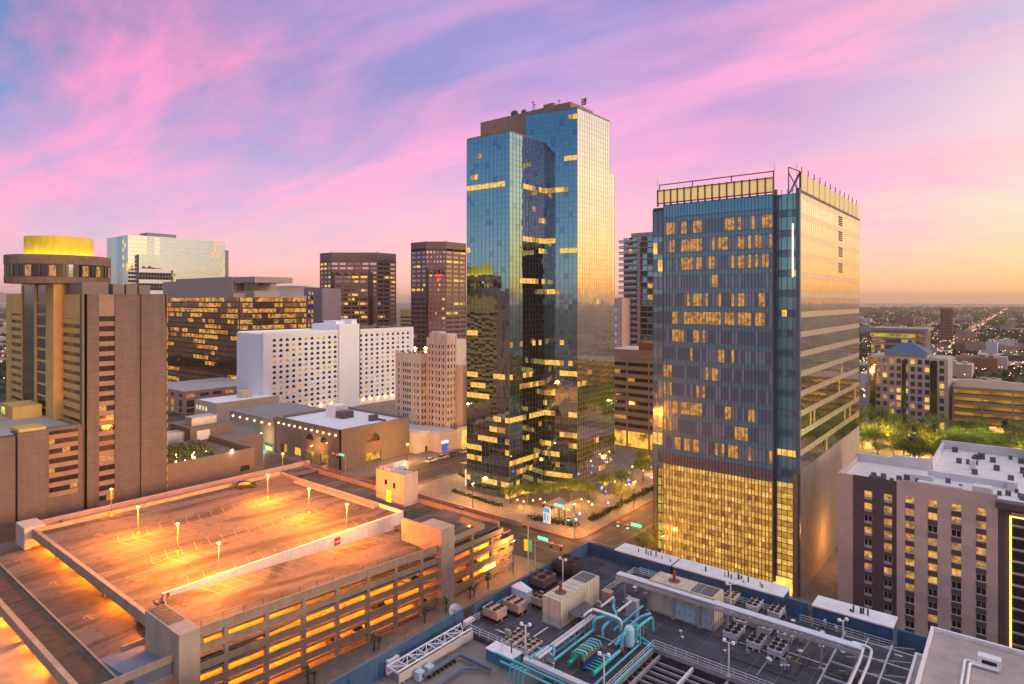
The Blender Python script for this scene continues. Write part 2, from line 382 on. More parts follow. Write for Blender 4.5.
def punched(F, parent, ub, vb, wallm, wins, depth=.25, name='wall', mb=None, arch=False, wname='window', frame=None, cap=100, uniq=None):
    """wall with a regular grid of window openings; ub, vb = list of (start, end); wins(i, j) -> material of the pane"""
    own = mb is None; mb = mb or MB(); u = 0
    def strip(v0, v1):
        F.quad(mb, 0, v0, F.w, v1)
    v = 0
    for (a, b) in vb:
        if a > v: strip(v, a)
        u = 0
        for (c, d) in ub:
            if c > u: F.quad(mb, u, a, c, b)
            mb.quad(F.p(c, a), F.p(d, a), F.p(d, a, -depth), F.p(c, a, -depth)); mb.quad(F.p(c, b, -depth), F.p(d, b, -depth), F.p(d, b), F.p(c, b))
            mb.quad(F.p(c, a), F.p(c, a, -depth), F.p(c, b, -depth), F.p(c, b)); mb.quad(F.p(d, a, -depth), F.p(d, a), F.p(d, b), F.p(d, b, -depth))
            if arch:
                r = (d - c) / 2; cu = (c + d) / 2
                for sg in (-1, 1):
                    pts = [F.p(cu + sg * r, b - r * .9, .004), F.p(cu + sg * r, b, .004)] + [F.p(cu + sg * r * math.sin(t), b - r * .9 + r * .9 * math.cos(t), .004) for t in (0, .5, 1.0)]
                    mb.poly(pts if sg > 0 else pts[::-1])
            u = d
        if F.w > u: F.quad(mb, u, a, F.w, b)
        v = b
    if F.h > v: strip(v, F.h)
    o = mb.build(name, wallm, parent) if own else None
    cnt = 0; rest = {}
    cells = [(j, i) for j in range(len(vb)) for i in range(len(ub))]
    for j, i in cells:
        a, b = vb[j]; c, d = ub[i]; m = wins(i, j)
        if m is None: continue
        if COUNT.get(parent.name, 0) < cap:
            COUNT[parent.name] = COUNT.get(parent.name, 0) + 1
            q = MB(); F.quad(q, c, a, d, b, -depth + .02); wo_ = q.build(wname, m, parent)
            if frame:
                q = MB(); t = .07
                F.slab(q, c, a, d, a + t, -depth + .03, -depth + .1); F.slab(q, c, b - t, d, b, -depth + .03, -depth + .1)
                F.slab(q, c, a + t, c + t, b - t, -depth + .03, -depth + .1); F.slab(q, d - t, a + t, d, b - t, -depth + .03, -depth + .1)
                F.slab(q, (c + d) / 2 - t / 2, a + t, (c + d) / 2 + t / 2, b - t, -depth + .03, -depth + .09)
                q.build('frame', frame, wo_)
        else:
            rest.setdefault(m.name, (m, MB()))[1].quad(F.p(c, a, -depth + .02), F.p(d, a, -depth + .02), F.p(d, b, -depth + .02), F.p(c, b, -depth + .02))
    if rest:
        allm = [x[0] for x in rest.values()]; q = MB()
        for k, (m, b_) in enumerate(rest.values()):
            for f in b_.f: q.quad(*[b_.v[t] for t in f], k)
        REST.setdefault(parent.name, []).append((q, allm, parent))
    return o
COUNT = {}; REST = {}
def finish_rest():
    for lst in REST.values():
        q = MB(); ms = []
        for b, m, par in lst:
            k0 = len(ms); ms += m
            for f, mi in zip(b.f, b.m): q.quad(*[b.v[t] for t in f], mi + k0)
        o = q.build('remaining_windows', ms, par); o['kind'] = 'stuff'
def span(n, total, wid, m0=None, pitch=None):
    """n openings of width wid spread over total"""
    p = pitch or (total - 2 * (m0 or 0)) / n; s0 = (total - p * n) / 2 if m0 is None or pitch is None else m0
    return [(s0 + p * i + (p - wid) / 2, s0 + p * i + (p + wid) / 2) for i in range(n)]
# ------------------------------------------------------------------ ground and streets
def ground_mat():
    m = bpy.data.materials.new('city_ground'); m.use_nodes = True; n = m.node_tree.nodes; l = m.node_tree.links; b = n['Principled BSDF']
    b.inputs['Roughness'].default_value = .95; b.inputs['Specular IOR Level'].default_value = .1
    g = n.new('ShaderNodeNewGeometry')
    def tex(kind, s, **k):
        t = n.new(kind); t.inputs['Scale'].default_value = s; l.new(g.outputs['Position'], t.inputs['Vector'])
        for a, v in k.items(): t.inputs[a].default_value = v
        return t
    a = tex('ShaderNodeTexNoise', .012, Detail=6, Roughness=.7); c = tex('ShaderNodeTexNoise', .06, Detail=4); v = tex('ShaderNodeTexVoronoi', .035)
    r1 = n.new('ShaderNodeValToRGB'); e = r1.color_ramp.elements
    e[0].position = .38; e[0].color = (.035, .045, .02, 1); e[1].position = .62; e[1].color = (.34, .235, .15, 1); l.new(a.outputs['Fac'], r1.inputs[0])
    r2 = n.new('ShaderNodeValToRGB'); e = r2.color_ramp.elements
    e[0].position = .45; e[0].color = (.03, .04, .018, 1); e[1].position = .6; e[1].color = (.34, .25, .17, 1); l.new(c.outputs['Fac'], r2.inputs[0])
    mx = n.new('ShaderNodeMix'); mx.data_type = 'RGBA'; mx.inputs[0].default_value = .5; l.new(r1.outputs[0], mx.inputs[6]); l.new(r2.outputs[0], mx.inputs[7])
    mv = n.new('ShaderNodeMix'); mv.data_type = 'RGBA'; mv.blend_type = 'OVERLAY'; mv.inputs[0].default_value = .35; l.new(mx.outputs[2], mv.inputs[6]); l.new(v.outputs['Color'], mv.inputs[7])
    hs = n.new('ShaderNodeHueSaturation'); hs.inputs['Saturation'].default_value = .7; l.new(mv.outputs[2], hs.inputs['Color']); l.new(hs.outputs[0], b.inputs['Base Color'])
    return m
mb = MB(); s = 11900
mb.quad((-s, -s, 0), (s, -s, 0), (s, s, 0), (-s, s, 0)); struct(mb.build('ground', ground_mat()))
mb = MB()
for x0, x1, y0, y1 in ((-81, -67.5, -300, 9000), (-166, -150, -300, 2500), (-330, -316, -300, 2500), (30, 44, 150, 5000)): mb.quad((x0, y0, .02), (x1, y0, .02), (x1, y1, .02), (x0, y1, .02))
struct(mb.build('road', asphalt))
mb = MB()
for y0, y1, x0, x1 in ((112.5, 127, -900, 500), (246, 258, -900, 900), (300, 312, -200, 900), (420, 432, -900, 900), (640, 654, -1500, 1500), (1000, 1016, -2500, 2500)): mb.quad((x0, y0, .024), (x1, y0, .024), (x1, y1, .024), (x0, y1, .024))
struct(mb.build('cross_road', asphalt))
mb = MB()
def lane(x0, y0, x1, y1, wd=.15, dash=None, z=.03, m=0):
    d = Vector((x1 - x0, y1 - y0, 0)); ln = d.length; d.normalize(); n_ = Vector((-d.y, d.x, 0)) * wd / 2; p0 = Vector((x0, y0, z)); t = 0
    while t < ln:
        e = min(ln, t + (dash or ln)); a, b = p0 + d * t, p0 + d * e
        mb.quad(a - n_, b - n_, b + n_, a + n_, m); t = e + (dash * 1.4 if dash else 0)
for X in (-77.6, -71): lane(X, 0, X, 110, dash=3); lane(X, 132, X, 600, dash=3)
lane(-74.4, -50, -74.4, 110, .2, m=1); lane(-74.4, 131, -74.4, 900, .2, m=1)
lane(-158, 130, -158, 900, .2, m=1); lane(-158, -50, -158, 110, .2, m=1)
for Y in (116, 123.4): lane(-148, Y, -83, Y, dash=3); lane(-66, Y, 60, Y, dash=3); lane(-400, Y, -168, Y, dash=3)
lane(-148, 119.7, -83, 119.7, .2, m=1); lane(-66, 119.7, 100, 119.7, .2, m=1)
for y in (109.4, 112, 127.6, 130.4): lane(-81, y, -67.5, y, .2)
struct(mb.build('road_markings', [line_w, line_y]))
mb = MB()
def walk(x0, y0, x1, y1, z=.14, r=2.5):
    pts = []
    for cx, cy, a0 in ((x1 - r, y0 + r, -90), (x1 - r, y1 - r, 0), (x0 + r, y1 - r, 90), (x0 + r, y0 + r, 180)):
        for t in range(5): a = rad(a0 + t * 22.5); pts.append((cx + r * math.cos(a), cy + r * math.sin(a)))
    mb.prism(pts, 0, z)
walk(-147, 128.5, -83, 244); walk(-66, 128.8, 28, 244); walk(-150, -80, -81.3, 110.5); walk(-67, -80, 60, 110.3)
walk(-314, 128.8, -168, 244); walk(-314, -80, -168, 110.5); walk(46, 128.8, 200, 298, r=3); walk(-147, 260, -83, 418); walk(-66, 260, 28, 298); walk(-66, 314, 28, 418); walk(-314, 260, -168, 418)
struct(mb.build('pavement', pave))

# ------------------------------------------------------------------ glass and windows
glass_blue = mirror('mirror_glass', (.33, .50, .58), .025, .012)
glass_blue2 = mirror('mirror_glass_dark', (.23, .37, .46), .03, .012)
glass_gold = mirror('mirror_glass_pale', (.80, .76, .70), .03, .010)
win_lit = lit('lit_office', (1.0, .55, .10), 1.12, 1.3, .5)
win_lit2 = lit('lit_office_dim', (1.0, .46, .08), .58, 1.5, .3)
win_warm = lit('lit_room', (1.0, .50, .08), .85, 1.1, .2)
win_dark = mat('window_glass_dark', (.035, .035, .04), .08, .3, .6, metal=.35, spec=.8)
win_grey = mat('window_glass_grey', (.11, .11, .13), .10, .3, .5, metal=.6, spec=.8)
def runs(nx, nj, floors, dens=.5, low=None):
    """lit windows in runs along the floors that have people still at work"""
    g = {}
    for j in range(nj):
        d = floors.get(j, dens * .04 if low is None else low); i = 0
        while i < nx:
            ln = R.randint(1, 4)
            on = R.random() < d
            for k in range(i, min(nx, i + ln)):
                if on: g[(k, j)] = 1 if R.random() < .72 else 2
            i += ln
    return g

# ------------------------------------------------------------------ mirrored twin tower in the middle
cx1, cy1, cxl, crx, cry = -115.6, 142.0, -132.4, -103.6, 159.4
tw = thing('glass_tower', 'tall mirror glass office tower of two offset blocks with concrete core on the central plaza', 'office tower', (-115.6, 142, 0))
tm = mat('tower_mullion', (.20, .20, .20), .4, .05, metal=.5)
tmg = mat('tower_mullion_gold', (.50, .41, .27), .3, .05, metal=.7)
TW = [glass_blue, win_lit, win_lit2, glass_blue2]
def tower_pick(nx, rows, floors, dens=.4):
    g = runs(nx, rows // 2 + 1, floors, dens)
    def pick(i, j):
        fl = j // 2
        if (i, fl) in g and j % 2 == 0: return g[(i, fl)]
        return 3 if R.random() < .07 else 0
    return pick
fl = {30: .10, 29: .5, 26: .15, 24: .40, 23: .5, 19: .12, 15: .12, 14: .1, 13: .15, 12: .25, 11: .3, 10: .4, 9: .3, 8: .28, 7: .42, 6: .3, 5: .34, 4: .32, 3: .4, 2: .3, 1: .4, 0: .35}
LA, RB = (at_y(141.4, 467), 141.4), (cx1 - 6.2, cry - 1.35)          # the two left-hand faces are turned a little off the street grid
crx = at_y(cry + 2.3, 577.3); RC = (crx, cry + 2.3); ye1, ye2 = at_x(crx, 609.6), at_x(crx - .4, 614.2)
b = MB(); b.prism([(LA[0] + .05, LA[1] + .1), (cx1 - .06, cy1 + .1), (cx1 - .06, 184), (LA[0] + .05, 184)], 0, 106.6); b.prism([(RB[0] + .02, RB[1] + .1), (RC[0] - .06, RC[1] + .1), (RC[0] - .06, ye1 - .1), (RB[0] + .02, ye1 - .1)], 0, 115.9); b.box(crx - 9, ye1 - .1, 0, crx - .5, ye2, 99.5)
b.build('core', mat('tower_core', (.05, .05, .055), .6, .1), tw)
curtain(Fp(LA, (cx1, cy1), .3, 106.8), tw, 11, 68, TW, tower_pick(11, 68, fl), .0035, (.05, .07), tm, hz=.05)
curtain(Fx(cx1, cy1, cry - .1, .3, 106.8), tw, 11, 68, [mirror('mirror_glass_side', (.30, .46, .52), .03, .012), win_lit, win_lit2, glass_blue2], tower_pick(11, 68, {**fl, 27: .3, 24: .5, 20: .35, 14: .3, 12: .45, 29: .85, 7: .55, 4: .5, 10: .55}, .5), .0035, (.05, .07), tm, hz=.05)  # side glass tinted darker to stand in for the dark reflection there
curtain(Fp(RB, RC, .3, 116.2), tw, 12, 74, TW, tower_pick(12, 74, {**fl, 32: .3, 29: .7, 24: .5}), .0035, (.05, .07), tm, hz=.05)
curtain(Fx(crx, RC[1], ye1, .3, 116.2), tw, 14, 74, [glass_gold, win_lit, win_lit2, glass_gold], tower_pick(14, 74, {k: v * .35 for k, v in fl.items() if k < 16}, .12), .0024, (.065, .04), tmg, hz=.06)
curtain(Fx(crx - .35, ye1, ye2, .3, 99.7), tw, 2, 64, [glass_gold, win_lit, win_lit2, glass_gold], tower_pick(2, 64, {}, .1), .0024, (.065, .04), tmg, hz=.06)
b = MB()
for F in (Fp(LA, (cx1, cy1), 0, 107.15), Fx(cx1, cy1, cry, 0, 107.15), Fp(RB, RC, 0, 116.6), Fx(crx, RC[1], ye1, 0, 116.6)): F.slab(b, .15, F.h - .35, F.w - .15, F.h, -.5, .16)
b.build('roof_edge', tm, tw)
b = MB(); xk = at_y(164, 480.5); b.box(xk, 164, 104, -109, 177, 119.6); b.box(at_y(165, 546), 163.6, 117.5, at_y(165, 556), 170, 120.4)
pent = b.build('penthouse', mat('penthouse_concrete', (.36, .25, .19), .85, .1, .4, streak=.1, brick=(1.4, .6, .03, .8)), tw)
for px, hh in ((514.5, 1.2), (524, .9)):
    x = at_y(166, px); b = MB(); b.lathe(x, 166, [(.08, 118.9), (.08, 120)], 6); b.tube((x, 166, 120 + hh * .6), (x + .3, 165.5, 120.1 + hh * .6), hh * 1.05, 12, 0, hh * .4); b.build('satellite_dish', dark_steel, tw)
for px, hh in ((516, 1.5), (533, 3.2), (534.6, 2.2), (559, 1.6)):
    x = at_y(166, px); b = MB(); b.tube((x, 166, 118.5), (x, 166, 120.2 + hh), .1, 5); b.beam((x - .5, 166, 119.8 + hh), (x + .5, 166, 119.8 + hh), .18); b.beam((x - .4, 166, 120.2), (x + .4, 166, 120.2), .3); b.build('antenna', dark_steel, tw)
xf = at_x(crx - 1, 586.5); ft = thing('roof_flag', 'flag on a slim pole at the top corner of the mirror glass tower', 'flag', (crx - 1, xf, 116.5))
b = MB(); b.tube((crx - 1, xf, 116.5), (crx - 1, xf, 121.5), .07, 6); b.build('pole', white_steel, ft)
b = MB(); a0 = Vector((crx - 1, xf, 0))
for k in range(4):
    def q(t): return (a0.x - t * .45, a0.y + math.sin(t * 1.4) * .3)
    for r_ in range(5):
        z0 = 119.4 + r_ * .42 - k * .12; p, e = q(k), q(k + 1); b.quad((*p, z0), (*e, z0 - .1), (*e, z0 + .32), (*p, z0 + .42), r_ % 2 if not (r_ > 2 and k < 2) else 2)
b.build('cloth', [mat('flag_red', (.45, .03, .04), .8, 0), mat('flag_white', (.75, .72, .7), .8, 0), mat('flag_blue', (.03, .05, .25), .8, 0)], ft)

# ------------------------------------------------------------------ tower with the golden screened base, right
rt = thing('screened_tower', 'broad glass office tower with lit golden screen base and framed crown, right of the street', 'office tower', (-38, 129, 0))
r_fin = mat('fin_metal', (.135, .19, .25), .4, .06, metal=.5)
r_vis = mirror('tower_vision_glass', (.13, .20, .28), .07, .01, .2)
r_vis2 = mirror('tower_vision_glass_blind', (.23, .31, .39), .15, .01, .12)
r_spa = mirror('tower_spandrel_glass', (.15, .34, .42), .12, .01, .2)
r_teal = mirror('teal_spandrel_glass', (.28, .50, .50), .12, .01, .6)
xl, xr, X2 = -61.3, -38.2, -33.9
ZB, ZT, NF = 24.5, 78.8, 14
FH = (ZT - ZB) / NF
b = MB(); b.box(-64.9, 131.3, 0, X2 - .1, 189.6, 78.7); b.box(xl + .05, 129.1, 2.2, xr - .05, 131.3, 78.7)
b.build('core', mat('tower_core', (.05, .05, .055), .6, .1), rt)
vz = []
for f in range(NF): vz += [f * FH, f * FH + 1.15]
vz.append(NF * FH)
litf = {12: .82, 11: .80, 10: .74, 9: .30, 8: .5, 7: .78, 6: .16, 5: .26, 4: .34, 3: .2, 2: .16, 1: .2, 0: .6}
NXF = 34; g = runs(NXF, NF, litf, .1)
for i in range(NXF):                                  # the bay beside the left edge stays lit on the upper floors
    for f in (10, 11, 12):
        if 3 < i < 6 or 12 < i < 15: g.pop((i, f), None)
def rp(i, j):
    f = j // 2
    if j % 2 == 0: return 1
    if (i, f) in g: return 1 + g[(i, f)] + 1
    if f == 13: return 5
    return 4 if R.random() < .3 else 0
curtain(Fy(129, xl, xr, ZB, ZT), rt, NXF, NF, [r_vis, r_spa, win_lit, win_lit2, r_vis2, glass_blue2], rp, .003, (.08, .10), r_fin, hz=.12, vz=vz)
for x0, x1, n_, sd in ((xr, X2, 4, 0), (-64.9, xl, 3, 1)):
    curtain(Fy(131.2, x0, x1, 22 if sd == 0 else 20.5, 79.9 if sd == 0 else 78.3), rt, n_, 15, [r_vis, r_teal, win_lit, win_lit2, r_vis2],
            (lambda i, j: 1 if j % 2 == 0 else (2 if (j // 2 == 1 or R.random() < .06) else R.choice((0, 0, 4)))), .003, (.10, .10), r_fin, hz=.06,
            vz=[t * (57.9 / 57) for t in ([0] + [v + .9 for k in range(NF) for v in (k * FH + .3, k * FH + 1.6)] + [56.0])][:30] if sd == 0 else [t for k in range(14) for t in (k * FH, k * FH + 1.2)] + [57.5])
# golden base
gold = [lit('screen_gold', (1.0, .53, .085), .86, .8, .5), lit('screen_gold_bright', (1.0, .60, .13), 1.08, .8, .5), lit('screen_gold_dim', (.95, .45, .055), .64, .8, .5), lit('screen_dim', (.9, .36, .035), .44, .8, .5)]
curtain(Fy(129.05, xl, xr, 2.2, 22.2), rt, NXF, 18, gold, lambda i, j: (R.choice((0, 0, 0, 0, 1)) if j % 2 else R.choice((2, 2, 2, 3, 0))), .001, (.15, .2), mat('screen_fin', (.34, .24, .15), .5, .08, metal=.3), name='garage_screen', hz=.07)
curtain(Fy(129.05, xl, xr, 22.2, 24.5), rt, NXF, 2, [mat('louvre_panel', (.28, .22, .20), .5, .1)], lambda i, j: 0, .001, (.10, .2), r_fin, name='louvre_band', hz=.06)
curtain(Fy(131.25, xr, X2, 2.2, 22), rt, 4, 18, gold, lambda i, j: 2 if j % 2 == 0 else R.choice((0, 1, 0)), .001, (.09, .1), r_fin, name='garage_screen', hz=.12)
curtain(Fy(131.25, -64.4, xl, 2.2, 20.5), rt, 2, 9, [lit('screen_green', (.75, .62, .08), .8, .5, .5), gold[2]], lambda i, j: R.choice((0, 0, 1)), .001, (.12, .1), r_fin, name='garage_screen', hz=.3)
b = MB()
for x in (xl + .4, xl + 6, xl + 12, xl + 17.5, xr - .5): b.box(x - .35, 129.3, .1, x + .35, 130, 2.3)
b.box(-64.3, 130.4, .1, -63.6, 131.2, 20.5); b.box(X2 - .9, 130.3, .1, X2 - .05, 131.2, 24)
b.build('column', mat('column_bronze', (.25, .17, .10), .5, .1), rt)
b = MB(); Fy(131.28, -63, X2 - 1, .2, 2.2).quad(b, 0, 0, 28, 2.0); b.build('lobby_glazing', lit('lobby_glow', (1.0, .50, .08), 1.3, .6, .5), rt)
b = MB(); Fy(130.2, xr + .3, X2 - 1, .2, 3).quad(b, 0, 0, 3.0, 3.2); b.build('garage_entrance', lit('entrance_glow', (1.0, .58, .10), 1.6, .6, .7), rt)
# right face
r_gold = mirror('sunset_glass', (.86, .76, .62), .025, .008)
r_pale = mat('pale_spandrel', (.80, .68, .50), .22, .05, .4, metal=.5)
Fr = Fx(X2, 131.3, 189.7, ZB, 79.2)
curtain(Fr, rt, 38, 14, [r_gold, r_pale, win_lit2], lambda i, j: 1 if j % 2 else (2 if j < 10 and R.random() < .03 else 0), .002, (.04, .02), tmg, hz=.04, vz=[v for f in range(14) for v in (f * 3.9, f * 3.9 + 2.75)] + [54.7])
b = MB(); F = Fx(X2, 131.3, 189.7, 0, ZB - .15)
for j in range(6):
    for i in range(14): F.slab(b, i * F.w / 14 + .02, j * F.h / 6 + .02, (i + 1) * F.w / 14 - .02, (j + 1) * F.h / 6 - .02, -.2, .05 + R.random() * .012)
b.build('concrete_wall', mat('tan_concrete', (.50, .39, .29), .85, .08, .3, streak=.08), rt)
b = MB()
for z0 in (64.6, 68.4, 72.2, 75.8):
    for k in range(5):
        for u in (34.2, 36.2): Fx(X2, 131.3, 190, 0, 1).slab(b, u - 131.3 + 131.3 - 0, z0 + k * .48, u + 1.5, z0 + k * .48 + .26, .05, .14)
b.build('vent_louvre', black, rt)
b = MB(); Fx(X2, 131.2, 190, 0, 1).slab(b, -.35, 0, .4, 79.9, -.5, .25); Fy(131.2, xr, X2, 0, 1).slab(b, -.2, 2, .3, 80, 0, .5)
b.build('corner_pier', r_fin, rt)
b = MB(); Fy(131.2, xr, X2, 0, 1).slab(b, 3.1, 62.5, 3.35, 73, .1, .35); b.build('light_strip', mat('light_strip', (.8, .8, .8), .4, 0, emit=(1, .8, .5), es=1.1), rt)
# crown: framed screens on two sides
scr = translucent('screen_panel_glow', (.90, .72, .38), .65); scr.node_tree.nodes['Principled BSDF'].inputs['Emission Color'].default_value = (1, .66, .22, 1); scr.node_tree.nodes['Principled BSDF'].inputs['Emission Strength'].default_value = 1.0  # emission added so the panels glow, though no lamp stands behind them
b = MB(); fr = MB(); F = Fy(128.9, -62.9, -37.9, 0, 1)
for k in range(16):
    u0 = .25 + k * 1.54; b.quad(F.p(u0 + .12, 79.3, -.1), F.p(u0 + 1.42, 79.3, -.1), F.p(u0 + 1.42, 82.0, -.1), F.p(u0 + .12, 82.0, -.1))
for k in range(17): F.slab(fr, .25 + k * 1.54 - .1, 78.6, .25 + k * 1.54 + .1, 82.25, -.35, .25)
for z in (79.15, 81.95): F.slab(fr, .1, z, 25, z + .22, -.3, .05)
F.slab(fr, .6, 83.2, 25, 83.4, -.1, .05)
for u in (.7, 8.3, 16.6, 24.9): F.slab(fr, u - .08, 82, u + .08, 83.5, -.1, .08)
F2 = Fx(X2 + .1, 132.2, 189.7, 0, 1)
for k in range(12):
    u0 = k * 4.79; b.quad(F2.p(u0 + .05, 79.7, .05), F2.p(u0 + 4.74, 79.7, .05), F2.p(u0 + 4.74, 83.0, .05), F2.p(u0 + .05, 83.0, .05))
    fr.beam(F2.p(u0 + .3, 83, .1), F2.p(u0 + .3, 84.2, .1), .14); F2.slab(fr, u0 - .05, 79.5, u0 + .05, 83.15, -.3, .1)
    fr.beam(F2.p(u0, 79.3, -1.8), F2.p(u0, 83, -.1), .14)
F2.slab(fr, 0, 79.2, 57.5, 79.6, -.2, .12)
for a, c in (((-2.3, 79), (-.2, 83.3)), ((-2.3, 83.3), (-.2, 79)), ((-2.3, 79), (-2.3, 84.4)), ((-.2, 79), (-.2, 83.4)), ((-2.3, 84.4), (-.2, 83.3))):
    fr.beam(F2.p(.1, a[1], a[0]), F2.p(.1, c[1], c[0]), .18)
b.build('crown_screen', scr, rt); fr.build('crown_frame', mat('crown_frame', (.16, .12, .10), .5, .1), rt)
b = MB()
for x, y in ((-62.9, 129.4), (-38, 129.4), (-34.5, 132)): b = MB(); b.tube((x, y, 79), (x, y, 84.9), .035, 5); b.build('antenna', dark_steel, rt)

# ------------------------------------------------------------------ banded concrete hotel with a revolving drum, left
hy_c = mat('brown_concrete', (.138, .130, .126), .9, .10, .5, streak=.1, bump=.3, bscale=2.5, brick=(3, .42, .05, .82))
hy_o = mat('ochre_concrete', (.66, .45, .14), .85, .10, .4, streak=.08)
hy = thing('banded_hotel', 'brown concrete hotel tower with ochre bands and a gold drum on a round turret', 'hotel', (-172, 52.6, 0))
HX, HYc, HT = -172.0, 52.6, 59.4
b = MB(); b.box(-187, HYc + .5, 0, HX - .6, 71.0, HT - .1)
b.box(HX - 3, HYc, 0, HX, 55.7, HT); b.box(HX - 3, 59.1, 0, HX + .02, 64.2, HT); b.box(HX - 3, 65.0, 0, HX, 71.1, HT); b.box(HX - .9, 64.2, 0, HX - .7, 65, HT - .3)
b.build('wall_slab', hy_c, hy)
b = MB(); b.box(HX - 1, 55.7, 55.2, HX - .25, 59.1, HT - .02)
for k in range(24): b.box(HX - 1, 55.7, k * 2.4 - 1.1, HX - .25, 59.1, k * 2.4)
b.build('spandrel', mat('tan_spandrel', (.25, .20, .16), .85, .1, .4), hy)
def wpick(*pr):
    def f(i, j):
        x = R.random(); s_ = 0
        for m, p in pr:
            s_ += p
            if x < s_: return m
        return pr[-1][0]
    return f
b = MB(); q = Fx(HX - .5, 55.7, 59.1, 0, 1)
def strip(F, v0, v1, n_, wl, m_dark=win_dark, p=.12):
    for k in range(n_):
        u0, u1 = F.w * k / n_, F.w * (k + 1) / n_; mb_ = MB(); F.quad(mb_, u0 + .03, v0, u1 - .03, v1, .02); wl.append((mb_, win_lit2 if R.random() < p else m_dark))
def emit_strips(parent, wl, name='window'):
    rest = []
    for mb_, m in wl:
        if COUNT.get(parent.name, 0) < 95: COUNT[parent.name] = COUNT.get(parent.name, 0) + 1; mb_.build(name, m, parent)
        else: rest.append((mb_, m))
    if rest:
        for m in {x[1].name: x[1] for x in rest}.values():
            q_ = MB()
            for mb_, mm_ in rest:
                if mm_ is m:
                    for f in mb_.f: q_.quad(*[mb_.v[t] for t in f])
            REST.setdefault(parent.name, []).append((q_, [m], parent))
wl = []
for k in range(1, 24): strip(q, k * 2.4 + .02, k * 2.4 + 1.28, 2, wl, p=.14)
# ochre banded face
F = Fy(HYc + .1, -193, HX - 1.6, 0, HT); b = MB(); F.slab(b, 0, 53.5, F.w + 1.6, HT, -.4, 0)
for k in range(1, 24): F.slab(b, 0, k * 2.27 - .05, F.w, k * 2.27 + 1.2, -.5, .05)
F.slab(b, -.1, 0, .35, HT, -.5, .1); F.slab(b, F.w, 0, F.w + 1.6, HT, -.5, .12)
b.build('banded_facade', hy_o, hy)
b = MB(); F.quad(b, 0, 0, F.w, HT, -.35); b.build('ribbon_glazing', [win_grey], hy)
Fb = Fp((HX, 71.1), (-193, 71.1), 0, HT); b = MB(); Fb.slab(b, 0, 53.5, Fb.w, HT, -.4, .1)
for k in range(1, 24): Fb.slab(b, 0, k * 2.27 - .05, Fb.w, k * 2.27 + 1.2, -.2, .15)
b.build('banded_facade', hy_o, hy); b = MB(); Fb.quad(b, 0, 0, Fb.w, HT, .02); b.build('ribbon_glazing', [win_dark], hy)
b = MB(); sY = HYc - 1.5; sx_ = [at_y(sY, p) for p in (22.5, 35, 37.5, 47, 55)]; F = Fy(sY, sx_[0], sx_[4], 0, HT + 3); su = [x - sx_[0] for x in sx_]; F.quad(b, .3, 0, su[1], F.h - .5); F.quad(b, su[2], 0, su[3], F.h - .5); b.build('shaft_glazing', [win_dark], hy)
b = MB(); F.slab(b, 0, 0, .3, F.h, -4, .3); F.slab(b, su[1], 0, su[2], F.h, -4, .2); F.slab(b, su[3], 0, su[4], F.h, -4, .3)
for k in range(20): F.slab(b, su[2], k * 3, su[3], k * 3 + .5, -.2, .12)
F3 = Fy(HYc + .6, at_y(HYc + .6, 8), sx_[0], 0, HT + .5); w3 = F3.w
F3.slab(b, -1, 0, 4, F3.h, -15, .2)
for k in range(1, 24): F3.slab(b, 4, k * 2.27, w3, k * 2.27 + 1.2, -.5, .05)
F3.slab(b, 4, 54, w3, F3.h, -15, .03); b.build('lift_shaft', hy_o, hy)
b = MB(); F3.quad(b, 4, 0, w3, 56, -.3); b.build('ribbon_glazing', [win_grey], hy)
b = MB(); Fl = Fy(HYc - 1.44, sx_[0], sx_[4], 0, HT)
for k, v in ((2, 50), (3, 33.5), (2, 20), (13, 27), (3, 13), (5, 41)): Fl.quad(b, k, v, k + 3, v + 1.2)
b.build('lit_lift_lobby', win_lit2, hy)
b = MB()
for y0 in (60, 63, 66): b.box(-182, y0, HT, -176, y0 + 2.6, 62 - .2 * (y0 == 66))
b.box(-192, 53.4, HT, -176, 59, 62.3); b.box(-190, 59, HT, -180, 70, 61.6)
b.build('roof_plant', mat('tan_spandrel', (.25, .20, .16), .85, .1, .4), hy)
dxc, dyc = -195.6, 54.2
b = MB(); b.lathe(dxc, dyc, [(6, 62.0), (9, 62.15), (11.3, 62.2), (11.4, 63.7), (11.1, 63.75), (11.1, 66.85), (11.4, 66.9), (11.4, 69.2), (11.1, 69.2), (11.1, 68.6), (7.4, 68.6)], 64, ms=[0, 0, 0, 0, 1, 0, 0, 0, 0, 0])
b.build('revolving_turret', [mat('turret_concrete', (.21, .155, .11), .85, .1, .5, brick=(1.2, 4, .05, .8)), win_dark], hy)
b = MB()
for k in range(40):
    a = 2 * math.pi * k / 40; b.beam((dxc + 11.22 * math.cos(a), dyc + 11.22 * math.sin(a), 63.7), (dxc + 11.22 * math.cos(a), dyc + 11.22 * math.sin(a), 66.9), .16)
b.build('window_post', dark_steel, hy)
b = MB()
for k in range(40):
    if R.random() < .14:
        a0, a1 = 2 * math.pi * (k + .1) / 40, 2 * math.pi * (k + .9) / 40; rr = 11.2
        b.quad((dxc + rr * math.cos(a0), dyc + rr * math.sin(a0), 63.9), (dxc + rr * math.cos(a1), dyc + rr * math.sin(a1), 63.9), (dxc + rr * math.cos(a1), dyc + rr * math.sin(a1), 66.6), (dxc + rr * math.cos(a0), dyc + rr * math.sin(a0), 66.6))
b.build('lit_restaurant_window', win_lit2, hy)
b = MB(); b.lathe(dxc, dyc, [(7.4, 68.6), (7.4, 74.1), (7.1, 74.1), (7.1, 73.7), (.1, 73.7)], 64); b.build('gold_drum', mat('gold_drum', (.72, .58, .06), .6, .08, .8, brick=(1.1, 6, .03, .9)), hy, smooth=False)
